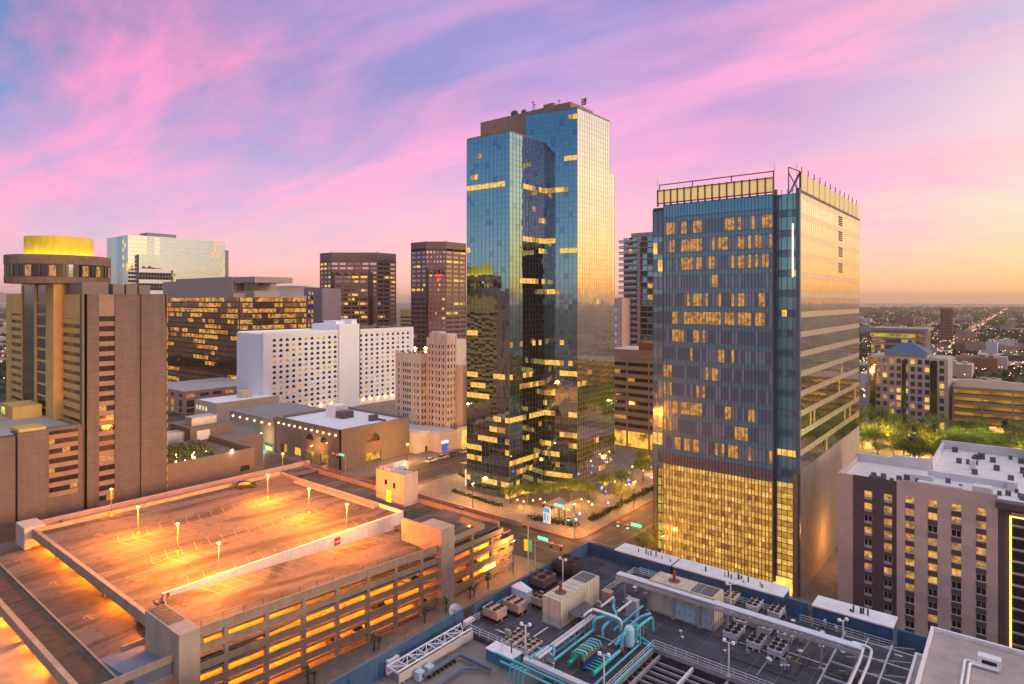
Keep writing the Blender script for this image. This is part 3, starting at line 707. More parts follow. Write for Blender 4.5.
b = MB(); b.lathe(dxc, dyc, [(9.6, 68.62), (9.6, 68.85), (9.3, 68.85), (9.3, 68.62)], 48); b.build('uplight_ring', mat('uplight', (.1, .1, .1), .5, 0, emit=(1.0, .72, .03), es=4.5), hy)
emit_strips(hy, wl)
hw = thing('hotel_wing', 'lower brown concrete wing with dark ribbon windows in front of the banded hotel', 'building', (-172, 40, 0))
b = MB(); b.box(-230, 5, 0, -172.6, 51.9, 28.3); b.box(-176, 20, 0, -171, 39.3, 28.2); b.box(-176, 39.6, 0, -170.6, 45.3, 28.8); b.box(-174, 45.3, 0, -172.1, 52.5, 13); b.box(-174, 45.3, 28, -172.3, 52, 28.8); b.box(-175, 51.4, 0, -172.25, 52.5, 28.4)
b.build('wall', hy_c, hw)
b = MB(); wl = []; F = Fx(-172.35, 45.4, 51.4, 0, 1)
for k in range(7):
    b.box(-173, 45.3, 13 + k * 2.2, -172.1, 51.4, 13 + k * 2.2 + 1.05)
    strip(Fx(-172.5, 45.4, 51.4, 0, 1), 14.05 + k * 2.2, 15.2 + k * 2.2, 4, wl, p=.16)
b.build('spandrel', mat('tan_spandrel', (.25, .20, .16), .85, .1, .4), hw); emit_strips(hw, wl)
b = MB(); b.box(-229, 6, 28.3, -173.5, 51, 28.42); b.build('roof', mat('roof_grey', (.40, .37, .34), .9, .15, .3), hw)
b = MB(); b.box(-207, 33, 28.4, -196, 39, 33); b.box(-205, 44, 28.4, -194, 50, 31.5); b.box(-178, 40, 28.4, -171.5, 45, 29.4); b.build('roof_house', hy_o, hw)
b = MB(); F = Fy(43.95, -205, -194, 28.6, 31); F.quad(b, 1, .4, 4.5, 2.2); b.build('lit_roof_door', lit('lit_green', (.8, .8, .1), .9, 1), hw)

# low building with a planted terrace beside the hotel
lw = thing('terrace_building', 'low tan block with planted terrace and a bright wall lamp, beside the banded hotel', 'building', (-174, 72, 0))
tan = mat('tan_stucco', (.20, .165, .14), .88, .08, .4, streak=.08)
b = MB(); b.box(-215, 71.5, 0, -174.5, 95.7, 13.2); b.box(-174.5, 71.5, 0, -174, 96.2, 13.2); b.box(-174.5, 71.5, 13.2, -174, 96.2, 15); b.box(-215, 95.7, 13.2, -174.5, 96.2, 15); b.box(-196, 71.5, 13.2, -195.4, 90, 15.5)
b.box(-215, 90, 13.2, -201, 104, 18); b.box(-222, 96.2, 0, -190, 108, 14.8)
b.build('wall', tan, lw)
b = MB(); b.box(-173.95, 92, 9, -173.8, 94.5, 10.4); b.build('vent', black, lw)
b = MB(); b.box(-200.95, 92, 14, -200.85, 96, 17); b.build('door', paint_w, lw)
b = MB(); b.box(-210, 78, 13.2, -205, 90, 16.6); b.box(-209.5, 92, 18, -204.5, 100, 20.6)
b.build('roof_unit', steel, lw)
b = MB(); b.lathe(-173.6, 89.2, [(.3, 15.1), (.35, 15.5), (.05, 15.8)], 8); b.build('wall_lamp', mat('flood_lamp', (1, 1, 1), .5, 0, emit=(1, .62, .2), es=60), lw)

b = MB()
for k in range(420):
    c = Vector((-180 - R.random() * 13, 74 + R.random() * 15, 13.3 + R.random() ** .7 * 2.6)); u = Vector((R.gauss(0, 1), R.gauss(0, 1), R.gauss(0, .7))).normalized() * .5; v = u.cross(Vector((R.gauss(0, 1), R.gauss(0, 1), 1))).normalized() * .45; b.quad(c - u, c + v, c + u, c - v)
b.build('terrace_planting', mat('terrace_leaves', (.10, .15, .03), .8, .4, .8), lw)
b = MB()
for k in range(12): b.lathe(-178 - R.random() * 12, 75 + R.random() * 14, [(.05, 13.3), (.2, 13.5), (.2, 13.7), (.05, 13.9)], 6)
b.build('terrace_light', mat('terrace_lamp', (1, 1, 1), .5, 0, emit=(1, .6, .15), es=12), lw)
# pinkish low block and small white roofed block behind the terrace building
pk = thing('pink_shop_block', 'pinkish low commercial block with square windows at the foot of the dark glass building', 'building', (-250, 130, 0))
pink = mat('pink_stucco', (.46, .28, .22), .88, .08, .4)
xk_, yk_ = W_ = at(184.6, 437)
PKX = -330.0; ypk = at_x(PKX, 184.6); x0k = at_y(ypk, 150)
b = MB(); b.box(x0k - 6, ypk + .8, 0, PKX - .8, ypk + 60, 11.2, 0, 1); b.build('roof_slab', [pink, mat('roof_grey', (.40, .37, .34), .9, .15, .3)], pk)
punched(Fy(ypk, x0k - 6, PKX, 0, 11.6), pk, span(5, PKX - x0k + 6, 3.6), [(.4, 2.6), (3.4, 6.9), (8.3, 10)], pink, wpick((win_dark, .7), (win_lit2, .3)), .4)
punched(Fx(PKX, ypk, ypk + 60, 0, 11.6), pk, span(9, 60, 4.6), [(.4, 2.6), (3.4, 6.9), (8.3, 10)], pink, wpick((win_dark, .65), (win_lit2, .35)), .4)
ws = thing('white_roofed_block', 'small cream block with bright white roof and one roof unit, beside the tall white hotel', 'building', (-230, 120, 0))
WSX = -275.0; yws = at_x(WSX, 216.5); xws = at_y(yws, 194.5); cream = mat('cream_stucco', (.62, .50, .36), .85, .06, .5)
zt = 12.2
b = MB(); b.box(xws, yws + .6, 0, WSX - .6, yws + 30, zt, 0, 1); b.box(xws + 8, yws + 16, zt, xws + 13, yws + 21, zt + 3.2); b.build('wall', [cream, mat('white_roof', (.80, .80, .82), .7, .06, .4)], ws)
punched(Fy(yws, xws, WSX, 0, zt + .5), ws, [(1.2, 3.2), (4, 6.5), (7.3, 9.3), (10.2, 12.2)], [(3.2, 5.2), (8.2, 10.2)], cream, wpick((win_dark, .6), (lit('lit_pale', (1, .85, .5), .9, 1, .5), .4)), .25)
punched(Fx(WSX, yws, yws + 30, 0, zt + .5), ws, [(12, 14)], [(.5, 3)], cream, wpick((win_dark, 1)), .25)

# dark bronze glass office block
dg = thing('dark_glass_block', 'wide dark bronze glass office block lit amber, behind the white hotel', 'office building', (-404, 188, 0))
dg_g = mirror('bronze_glass', (.36, .25, .17), .06, .02)
dg_e = mat('bronze_edge', (.05, .038, .03), .5, .1)
am1 = lit('amber_office', (1.0, .46, .05), .8, .45, .1); am2 = lit('amber_office_deep', (1.0, .30, .02), .65, .5, .05)
ydg = 188.0; xdg = at_y(ydg, 243); yde = at_x(xdg, 306); xl_ = at_y(ydg, 120)
ztd = 59.5
b = MB(); b.box(xl_, ydg + .3, 0, xdg - 5, yde, ztd); b.box(xdg - 6, ydg + 6, 0, xdg - .3, yde, ztd - .1)
b.build('core', dg_e, dg)
def dpick(nx, seed):
    g = runs(nx, 20, {17: .8, 16: .55, 15: .85, 14: .6, 13: .3, 12: .5, 11: .5, 10: .6, 9: .25, 8: .4, 7: .2, 6: .3, 5: .3, 4: .25, 3: .35, 2: .2, 1: .3, 0: .3}, .5)
    return lambda i, j: 3 if j % 2 == 0 else (g[(i, j // 2)] if (i, j // 2) in g else 0)
vzd = [t for f in range(18) for t in (f * 3.3, f * 3.3 + .8)] + [59.4]
DM = [dg_g, am1, am2, mirror('bronze_spandrel', (.13, .085, .06), .12, .02)]
curtain(Fy(ydg, xl_, xdg - 6, .1, 59.5), dg, 44, 0, DM, dpick(44, 1), .004, (.10, .05), dg_e, hz=.18, vz=vzd)
curtain(Fp((xdg - 6, ydg), (xdg, ydg + 6), .1, 59.5), dg, 3, 0, DM, dpick(3, 2), .003, (.12, .1), mat('tan_spandrel', (.25, .20, .16), .85, .1, .4), hz=.18, vz=vzd)
curtain(Fx(xdg, ydg + 6, yde, .1, 59.5), dg, 26, 0, DM, dpick(26, 3), .004, (.10, .05), dg_e, hz=.18, vz=vzd)
grey_c = mat('grey_concrete', (.36, .29, .26), .85, .07, .4)
b = MB(); b.box(xl_ - 1, ydg - 1, 59.5, xdg - 9, ydg + 40, 62.0); b.box(at_y(ydg + 8, 176), ydg + 8, 62.0, at_y(ydg + 8, 232), ydg + 38, 72.5); b.box(at_y(ydg + 8, 160), ydg + 10, 62.0, at_y(ydg + 8, 178), ydg + 36, 71.0)
b.box(at_y(ydg + 8, 228), ydg + 9, 68.5, xdg - 3, ydg + 34, 72.0); b.box(xdg - 20, ydg + 7, 59.5, xdg - .2, at_x(xdg, 280), 63.5); b.box(xdg - 2, at_x(xdg, 280), 59.5, xdg + .6, yde, 60.6)
b.build('roof_storey', grey_c, dg)
b = MB(); F = Fy(ydg + 12, at_y(ydg + 8, 200), xdg - 4, 62.0, 68.5)
for k in range(12): F.quad(b, F.w * k / 12 + .5, 1, F.w * (k + 1) / 12 - .5, 6.8, .1)
b.build('ribbon_glazing', win_dark, dg)
ns = thing('narrow_lit_block', 'narrow lilac block with a column of yellow lit windows, between two darker towers', 'building', (-420, 270, 0))
yn = 285; xn0, xn1 = at_y(yn, 304), at_y(yn, 322); lil = mat('lilac_stucco', (.30, .24, .28), .85, .06)
b = MB(); b.box(xn0, yn + .3, 0, xn1, yn + 20, 67); b.build('roof_slab', lil, ns)
punched(Fy(yn, xn0, xn1, 0, 67.5), ns, [(5.5, 8.5), (9.5, 12.5)], [(k * 3.6 + 1, k * 3.6 + 3.4) for k in range(18)], lil, wpick((win_dark, .4), (am1, .6)), .3)

# pale stepped glass tower far left
fg = thing('stepped_glass_tower', 'pale stepped blue glass office tower catching the sunset, far behind the banded hotel', 'office tower', (-660, 240, 0))
xf, yf = -640.0, 230.0
k_ = 640 / 682.5; yf = at_x(xf, 128)
fb = mirror('far_blue_glass', (.50, .58, .62), .05, .01); fgold = mirror('far_gold_glass', (.30, .44, .60), .04, .01); fsp = mat('far_spandrel', (.52, .52, .52), .35, .05, metal=.4)
def zz(px, X, py): d = (X / (-SA + (px - 512) / F_PX * CA)); return CAM_H - (py - HOR) * d / F_PX
z1_ = zz(128, xf, 235); z2_ = zz(138, xf + 5, 254)
xlf = at_y(yf, 107)
b = MB(); b.box(xlf, yf + .3, 0, xf - .3, at_x(xf, 225), z1_ - .2); b.box(xf - 4, at_x(xf + 5, 139), 0, xf + 4.7, at_x(xf + 5, 221), z2_ - .2); b.box(xf - 30, at_x(xf - 5, 225), 0, xf - 5, at_x(xf - 5, 228.5), z1_ - 8); b.box(xf - 22, at_x(xf, 149), z1_ - .2, xf - 4, at_x(xf, 178), z1_ + 4)
b.build('core', mat('far_core', (.20, .22, .26), .6, .05), fg)
curtain(Fy(yf, xlf, xf, .1, z1_), fg, 12, 32, [fb, fgold, win_lit], lambda i, j: 1 if 5 < i < 9 else (2 if i > 8 and R.random() < .2 else 0), .002, (.12, .08), fsp, hz=.1)
Fq = Fx(xf, yf, at_x(xf, 225), .1, z1_)
curtain(Fq, fg, 40, 32, [fb, fgold, win_lit], lambda i, j: (0 if i < 7 or 9 < i < 12 else (2 if i > 33 and R.random() < .3 else 1)) if j > 8 else (2 if R.random() < .35 else 0), .002, (.1, .08), fsp, hz=.9)
Fq = Fx(xf + 5, at_x(xf + 5, 139), at_x(xf + 5, 221), .1, z2_)
curtain(Fq, fg, 30, 30, [fb, fgold, win_lit, fsp], lambda i, j: 3 if (j % 3 == 1 and not 10 < i < 16 and j < 27) else (1 if j > 14 else (2 if R.random() < .4 else 0)), .002, (.1, .08), fsp, hz=.15)
b = MB()
for X_, pa, pb in ((xf - 14, 107.5, 128),): pass
for t in range(10): b.box(xf - 1.2, yf + 2 + t * 1.2, z1_ - .2, xf - .6, yf + 2.6 + t * 1.2, z1_ + .9)
b.build('aircraft_light', mat('red_light', (.3, .02, .03), .5, 0, emit=(1, .06, .12), es=1.3), fg)

# ------------------------------------------------------------------ tall white hotel with arched windows
wh = thing('white_hotel', 'long white hotel slab with rows of small arched windows and a blank stair shaft', 'hotel', (-284, 161, 0))
white = mat('white_render', (.84, .84, .85), .75, .03, .3, streak=.03)
WX = -284.0; wy0, wy1, wy2, wy3 = 161.3, 204.1, 217.2, 257.6
b = MB(); b.box(-309, wy0, 0, WX - .9, wy1 + 3, 41.6); b.box(-308, wy1, 0, WX + 1.2, wy2, 45.0); b.box(-306, wy2 - 2, 0, WX - .9, wy3, 41.0)
b.box(WX - 1, wy0, 0, WX + .3, wy0 + 4.2, 42.2); b.box(WX - 1, wy3 - 2.2, 0, WX + .3, wy3, 41.9); b.box(WX - 1, wy0 + 4.2, 40.4, WX + .3, wy1, 42.2); b.box(WX - 1, wy2, 39.9, WX + .3, wy3 - 2.2, 41.9)
b.box(WX - 24.5, wy0 + .3, 41.6, WX - 24, wy1, 42.2); b.box(-301, wy1 + 3, 45, -290, wy2 - 3, 46.6); b.box(-294, wy2 - 4, 45, WX - .5, wy2 - .5, 47.4)
b.build('wall_slab', white, wh)
def hp(i, j):
    x = R.random(); return win_warm if x < .20 else (win_lit2 if x < .32 else win_dark)
rows = [(3.6 + k * 2.62, 5.05 + k * 2.62) for k in range(14)]
punched(Fx(WX, wy0 + 4.2, wy1, 0, 40.4), wh, span(11, wy1 - wy0 - 4.2, 1.9), rows, white, hp, .55, arch=True, cap=55)
punched(Fx(WX, wy2, wy3 - 2.2, 0, 39.9), wh, span(10, wy3 - 2.2 - wy2, 1.9), rows, white, hp, .55, arch=True, cap=100)
b = MB(); b.box(WX + .3, wy2 + .15, 4, WX + .7, wy2 + .9, 44); b.build('downpipe', dark_steel, wh)
b = MB(); b.box(-303, wy2 + 8, 41, -292, wy2 + 18, 43.3); b.box(-300, wy2 + 20, 41, -290, wy3 - 8, 42.6)
for k in range(8): b.box(-302 + R.random() * 9, wy2 + 6 + k * 4, 41, -300 + R.random() * 9, wy2 + 7.5 + k * 4, 42.2 + R.random())
b.build('roof_plant', mat('dark_plant', (.12, .11, .12), .6, .2, 1), wh)
b = MB()
for k in range(7): b.box(WX + .35, wy2 + 3 + k * 5.2, 2.6, WX + .8, wy2 + 3.7 + k * 5.2, 3.3)
for k in range(6): b.box(WX + .35, wy0 + 7 + k * 6.2, 3.0, WX + .8, wy0 + 7.7 + k * 6.2, 3.7)
b.build('wall_lamp', mat('amber_lamp', (1, 1, 1), .5, 0, emit=AMB, es=16), wh)

# ------------------------------------------------------------------ windowless event hall with fan windows
ev = thing('event_hall', 'low windowless brown hall with fan shaped windows, white roof and a row of wall lights', 'hall', (-180, 130.2, 0))
ev_w = mat('mauve_stucco', (.21, .19, .19), .88, .07, .35, streak=.08)
ev_t = mat('grey_blue_stucco', (.25, .24, .24), .88, .08, .3, streak=.1)
EX, EY = -180.0, 130.2
def fan(F, mbw, cu, v0, r, md, mm):
    pts = [F.p(cu + r * math.cos(t * math.pi / 14), v0 + r * math.sin(t * math.pi / 14), .03) for t in range(15)]; mbw.poly(pts, 0)
    for t in range(0, 15, 2): mm.beam(F.p(cu, v0 + .1, .08), F.p(cu + r * math.cos(t * math.pi / 14), v0 + r * math.sin(t * math.pi / 14), .08), .06)
    for rr in (r, r * .5):
        for t in range(14): mm.beam(F.p(cu + rr * math.cos(t * math.pi / 14), v0 + rr * math.sin(t * math.pi / 14), .08), F.p(cu + rr * math.cos((t + 1) * math.pi / 14), v0 + rr * math.sin((t + 1) * math.pi / 14), .08), .07)
F1 = Fy(EY, -220, EX, 0, 13.9); F2 = Fx(EX, EY, 161.2, 0, 13.9)
bays1 = [(3, 7.6), (12, 16.6), (20.2, 24.8), (28.6, 33.2)]
mbx = MB()
b = MB(); b.box(-219.9, EY + 3, 0, EX - 3, 161, 12.9, 0, 1); b.box(-220, EY + 3.1, 13, -219.5, 161, 13.9); b.box(-219.5, 160.5, 12.9, EX - .3, 161.2, 13.9)
b.build('roof', [ev_w, mat('white_roof', (.80, .80, .82), .7, .06, .4)], ev)
def wall_open(F, bays, v0, name):
    b = MB(); u = 0
    for (a, c) in bays:
        F.slab(b, u, 0, a, F.h, -.5, 0); F.slab(b, a, v0, c, F.h, -.5, -.0); u = c
    F.slab(b, u, 0, F.w, F.h, -.5, 0); return b.build(name, ev_w, ev)
wall_open(F1, bays1, 4.2, 'front_wall'); wall_open(F2, [(10.4, 17.6)], 3.8, 'side_wall')
b = MB(); F1.quad(b, 1, .2, 39, 4.4, -2.9); F2.quad(b, 3, .2, 20, 4.2, -2.9); b.build('arcade_interior', lit('arcade_glow', (1.0, .52, .08), .9, .3, .12), ev)
gw = MB(); gm = MB()
for a, c in bays1[2:]: fan(F1, gw, (a + c) / 2, 8.2, 2.1, 0, gm)
fan(F2, gw, 14, 7.6, 3.1, 0, gm); gwo = gw.build('fan_window', mat('fan_glass', (.012, .012, .014), .25, 0, spec=.3), ev); gm.build('glazing_bar', mat('bar_mauve', (.13, .11, .11), .7, .05), gwo)
b = MB()
for a, c in bays1[:2]:
    cu = (a + c) / 2; b.poly([F1.p(cu + 2.1 * math.cos(t * math.pi / 14), 5.5 + 2.1 * math.sin(t * math.pi / 14), .02) for t in range(15)])
for F, a, c in [(F1, *x) for x in bays1[2:]] + [(F2, 10.4, 17.6)]: F.quad(b, a - .1, 4.3, c + .1, 8.0, .02)
b.build('arch_panel', mat('arch_panel', (.27, .19, .165), .85, .06), ev)
LAMP = mat('wall_light', (1, 1, 1), .5, 0, emit=(1, .58, .17), es=9)
b = MB()
for k in range(11): b.box(-218 + k * 3.55, EY - .45, 11.6, -217.6 + k * 3.55, EY - .05, 11.95)
b.build('wall_light', LAMP, ev)
b = MB(); b.box(-211, 146, 12.9, -205, 152, 17.2); b.build('roof_house', white, ev)
b = MB(); b.box(-204.5, 146, 12.9, -200, 151, 15.4); b.box(-190, 150, 12.9, -188, 153, 15); b.box(-193, 153, 12.9, -184, 153.4, 13.6); b.build('roof_unit', mat('dark_plant', (.12, .11, .12), .6, .2, 1), ev)
th = thing('teal_lit_wing', 'lower wing washed by teal light below a row of lamps, left of the brown hall', 'building', (-238, 130, 0))
b = MB(); b.box(-256, EY + .4, 0, -220.2, 158, 12.2); b.box(-221.4, EY - .4, 0, -220.2, EY + .4, 13.6); b.build('wall', ev_t, th)
b = MB()
for k in range(6): b.box(-253 + k * 5.6, EY - .1, 10.2, -252.6 + k * 5.6, EY + .35, 10.6)
b.build('wall_light', LAMP, th)
b = MB(); b.box(-228, EY - .8, 2, -222.5, EY + .3, 2.3); b.box(-242, EY - .8, 2, -236, EY + .3, 2.3); b.build('entrance_canopy', mat('teal_metal', (.03, .25, .22), .5, .1), th)
b = MB(); Fy(EY + .36, -228, -222.6, 0, 1).quad(b, 0, .2, 5, 2, .05); b.build('entrance_glow', lit('entrance_glow', (1.0, .58, .10), 1.6, .6, .7), th)
for (x, z, e, c) in ((-240, .6, 260, (.1, .9, .75)), (-226, .6, 260, (.1, .9, .75)), (-248, .6, 380, (1, .55, .1))):
    l_ = bpy.data.lights.new('wall_wash', 'POINT'); l_.energy = e * 3.4; l_.color = c; l_.shadow_soft_size = .5
    o = bpy.data.objects.new('wall_wash', l_); COL.objects.link(o); o.location = (x, EY - 2.2, z + .6)

# ------------------------------------------------------------------ art deco block
ad_ = thing('art_deco_block', 'stepped sand coloured art deco block with pilasters, in front of the mirror tower', 'building', (-177, 178, 0))
sand = mat('sandstone', (.68, .60, .52), .85, .07, .5, streak=.08)
ax1 = at_y(178, 446.5); ax0 = at_y(178, 427); ayl = 174.7; axl = at_y(ayl, 396); ax1 = -177.2
b = MB(); b.box(axl + .3, ayl + .3, 0, ax0 - .3, 192, 34.2, 0); b.box(ax0 - .5, 178.3, 0, ax1 - .3, 190, 42); b.box(ax1 - 10, 184, 0, at_y(186, 467) - .3, 196, 32); b.build('core', sand, ad_)
vb = [(2 + k * 2.62, 3.5 + k * 2.62) for k in range(2, 15)]
dw = wpick((win_dark, .95), (win_lit2, .05))
fa = Fy(ayl, axl, ax0, 0, 36.2)
def cols(w_, grp): return [(c - .42, c + .42) for c in grp]
punched(fa, ad_, cols(0, [1.7, 4.6, 5.9, 7.2, 8.5, 11.4, 13.3]), [v for v in vb if v[1] < 33], sand, dw, .3, cap=60)
punched(Fx(ax0, ayl, 178, 0, 36.2), ad_, cols(0, [1.0, 2.4]), [v for v in vb if v[1] < 33], sand, dw, .3, cap=60)
punched(Fy(178, ax0, ax1, 0, 42.5), ad_, cols(0, [1.5, 3.2, 5.3, 7.0, 9.2]), [v for v in vb if v[1] < 41.5], sand, dw, .3, cap=84)
punched(Fx(ax1, 178, 184, 0, 42.5), ad_, cols(0, [1.3, 3.0, 4.7]), [v for v in vb if v[1] < 41.5], sand, dw, .3, cap=96)
punched(Fx(-171.2, 183.9, 195, 0, 32.5), ad_, cols(0, [2, 3.6, 6, 7.6]), [v for v in vb if v[1] < 31], sand, dw, .3, cap=100)
b = MB()
for u in (0, 3.1, 10, 12.3, fa.w): fa.slab(b, max(0, u - .35), 0, min(fa.w, u + .35), 37.2, -.2, .28)
F = Fy(178, ax0, ax1, 0, 45.2)
for u in (.4, 2.35, 4.25, 6.15, 8.1, 10.2): F.slab(b, u - .3, 0, u + .3, 43 + (1.6 if 2 < u < 9 else 0), -.2, .3)
F.slab(b, 1.6, 41.6, 9, 44.4, -4, .1); F.slab(b, 2.8, 44, 7.8, 45.4, -3, .18)
F = Fx(ax1, 178, 184, 0, 1)
for u in (.3, 2.1, 3.9, 5.7): F.slab(b, u - .3, 0, u + .3, 43.6, -.2, .3)
F.slab(b, .8, 41.8, 5.2, 44.6, -4, .12); b.build('pilaster', sand, ad_)
b = MB(); b.box(ax0 + 1, 183, 42, ax0 + 7, 188, 44); b.box(axl + 9, 184, 34.2, ax0 - 1, 190, 40.5); b.box(-176, 190, 32.4, -172, 195, 35); b.build('roof_house', sand, ad_)
b = MB()
for x, y in ((axl + 6, 180), (axl + 10, 182)): b.lathe(x, y, [(.05, 37.4), (.6, 37.9), (.05, 38.5)], 8); b.tube((x, y, 34), (x, y, 37.6), .08, 5)
b.build('roof_lamp', mat('flood_lamp_yellow', (1, 1, 1), .5, 0, emit=(1, .75, .12), es=60), ad_)
b = MB()
for k in range(30):
    x, y = axl + 1 + R.random() * 11, ayl + 1.5 + R.random() * 9; s_ = .5 + R.random() * .8
    b.lathe(x, y, [(.1, 34.2), (s_, 34.8), (s_ * .7, 35.5 + R.random()), (.05, 36 + R.random())], 6)
b.build('roof_planting', mat('roof_plants', (.16, .17, .04), .9, .4, 2), ad_)
pod = thing('shopfront_podium', 'low tan podium with lit arch and blue shop sign, below the art deco block', 'building', (-180, 170, 0))
b = MB(); b.box(-196, 169, 0, -171.2, 178, 7.6); b.box(-171.4, 178, 0, -170.2, 196, 8.2); b.build('wall', sand, pod)
b = MB(); F = Fx(-171.15, 169, 178, 0, 1); F.quad(b, .6, .3, 3.8, 3.3, .03); b.build('shop_window', mat('shop_glass', (.03, .05, .12), .2, 0, emit=(.12, .3, .9), es=.35), pod)
b = MB(); F.slab(b, .4, 3.5, 4, 4.4, .02, .3); b.build('shop_sign', mat('sign_glow', (.5, .6, .9), .4, 0, emit=(.6, .72, 1), es=1.1), pod)
b = MB(); F = Fx(-170.15, 178, 196, 0, 1); F.quad(b, 1.5, .2, 4.5, 7, .03); b.build('lit_arch', lit('arch_glow', (1, .5, .08), 1.4, .7, .5), pod)
b = MB(); F.quad(b, 7, .3, 12, 3.2, .03); b.build('lit_shopfront', mat('shop_teal', (.05, .2, .2), .4, 0, emit=(.25, .8, .7), es=.6), pod)
whs = thing('white_shop', 'low white painted shop between the brown hall and the art deco block', 'building', (-185, 163, 0))
b = MB(); b.box(-205, 162.2, 0, -177, 169, 7.4); b.box(-205, 162.2, 7.4, -204.5, 169, 8); b.box(-204.5, 162.2, 7.4, -177, 162.6, 8); b.box(-177.4, 162.6, 7.4, -177, 169, 8); b.build('wall', paint_w, whs)
b = MB(); F = Fx(-176.97, 162.2, 169, 0, 1); F.quad(b, 4.4, .1, 5.5, 2.3); b.build('door', dark_steel, whs)

# ------------------------------------------------------------------ brown granite towers behind
gran = mat('brown_granite', (.20, .125, .105), .6, .06, .6)
gr_win = mirror('granite_tower_glass', (.34, .28, .30), .08, .02)
def chamfer_tower(name, label, d, pxs, ytop, low, nb):
    """octagonal banded tower; pxs = photograph columns of the facets"""
    P_ = []
    def pt(px, dd): r = (px - 512) / F_PX * dd; return (-dd * SA + r * CA, dd * CA + r * SA)
    h = CAM_H - (ytop - HOR) * d / F_PX
    # facets: left (-y), middle (chamfer), right (+x)
    a = Vector(pt(pxs[1], d)); c = Vector(pt(pxs[2], d))
    # left facet runs along -x from a, right facet along +y from c
    x0 = at_y(a.y, pxs[0]); y1 = at_x(c.x, pxs[3])
    t = thing(name, label, 'office tower', (a.x, a.y, 0))
    b = MB(); foot = [(x0, a.y), (a.x, a.y), (c.x, c.y), (c.x, y1), (c.x - 20, y1 + 10), (x0, y1 + 10)]
    ins = [(x0 + .4, a.y + .6), (a.x - .1, a.y + .6), (c.x - .6, c.y + .1), (c.x - .6, y1 - .3), (c.x - 20, y1 + 9.6), (x0 + .4, y1 + 9.6)]
    b.prism(ins, 0, h - .5); b.build('core', mat('tower_core', (.05, .05, .055), .6, .1), t)
    faces = [Fp((x0, a.y), (a.x, a.y), 0, h), Fp((a.x, a.y), (c.x, c.y), 0, h), Fp((c.x, c.y), (c.x, y1), 0, h), Fp((c.x, y1), (c.x - 20, y1 + 10), 0, h)]
    fh = 3.5; n = int(h / fh); wl = []
    b = MB(); gl = {}
    for fi, F in enumerate(faces):
        F.slab(b, 0, h - 7, F.w, h, -.5, .05)
        for k in range(n - 1): F.slab(b, 0, k * fh, F.w, k * fh + 1.75, -.5, .05)
        m = 6 if fi == 1 else 3
        for u in [0] + [F.w * q / m for q in range(1, m)] + [F.w]: F.slab(b, max(0, u - .55), 0, min(F.w, u + .55), h - 6, -.5, .12)
        cells = 12 if fi == 1 else 5
        gset = runs(cells, n, {}, .3, low=.13)
        for k in range(n - 1):
            for i in range(cells):
                v = gset.get((i, k), 0)
                if k > n - 6 and fi == 1 and R.random() < .6: v = 3
                gl.setdefault(v, MB()); F.quad(gl[v], F.w * i / cells, k * fh + 1.75, F.w * (i + 1) / cells, k * fh + 3.5, -.25)
    b.build('granite_wall', gran, t)
    q = MB(); ms = [gr_win, win_lit, win_lit2, glass_gold]
    for v, mb_ in gl.items():
        for f in mb_.f: q.quad(*[mb_.v[z] for z in f], v)
    q.build('ribbon_glazing', ms, t)
    # forward stepped bay with dark glass slots either side
    F = faces[1]; b = MB(); la, lb, lh = low; hl_ = h * lh
    ua, ub = F.w * la, F.w * lb
    F.slab(b, ua, hl_ - 3, ub, hl_, -.4, 3.0)
    for k in range(int((hl_ - 3) / fh)): F.slab(b, ua, k * fh, ub, k * fh + 1.75, -.4, 3.0)
    for qn in range(5):
        u = ua + (ub - ua) * qn / 4; F.slab(b, max(ua, u - .5), 0, min(ub, u + .5), hl_ - .5, .5, 3.08)
    b.build('stepped_bay', mat('red_granite', (.24, .12, .085), .6, .06, .6), t)
    gset = runs(10, 40, {}, .3, low=.16)
    for k in range(int((hl_ - 3) / fh)):
        q = MB()
        for i in range(10): F.quad(q, ua + (ub - ua) * i / 10, k * fh + 1.75, ua + (ub - ua) * (i + 1) / 10, k * fh + 3.5, 2.75, gset.get((i, k), 0))
        q.build('bay_glazing', [gr_win, win_lit, win_lit2], t)
    q = MB()
    for u0, u1 in ((max(0, ua - 3.5), ua), (ub, min(F.w, ub + 3.5))): F.slab(q, u0, 0, u1, hl_ - 2, -.4, .6)
    q.build('glass_slot', win_dark, t)
    if 'red lit sign' in label:
        q = MB(); um = ua + (ub - ua) * .42
        for k, (o_, w_) in enumerate(((0, 4.6), (1.2, 2.6))): F.slab(q, um + o_, 75.6 - k * 2.6, um + o_ + w_, 76.8 - k * 2.6, 3.1, 3.3)
        q.build('red_sign', mat('sign_red_lit', (.3, .02, .02), .5, 0, emit=(1, .05, .04), es=1.6), t)
    q = MB()
    for p_ in (foot[1], foot[2]): q.lathe(p_[0], p_[1] + .3, [(.5, h), (.5, h + .8), (.05, h + 1)], 6)
    q.build('aircraft_light', MATS['red_light'], t)
    return t
chamfer_tower('granite_tower', 'brown granite office tower with stepped front bay, left one behind the white hotel', 500, (320, 331, 377, 396, 403), 252.5, (.10, .82, .86), 6)
chamfer_tower('granite_tower', 'brown granite office tower beside the blue mirror tower, with red lit sign', 470, (411, 426, 446, 466, 470), 241.5, (.15, 1.0, .82), 6)
dt = [o for o in bpy.data.objects if o.name == 'granite_tower.001'][0]
tb = thing('far_ochre_block', 'plain ochre block far between the two brown granite towers', 'building', (-480, 430, 0))
b = MB(); x0, x1 = at_y(450, 402), at_y(450, 412); b.box(x0 - 3, 450, 0, x1 + 3, 470, 48); b.build('wall', hy_o, tb)
Fy(450, x0, x1, 0, 48)
b = MB()
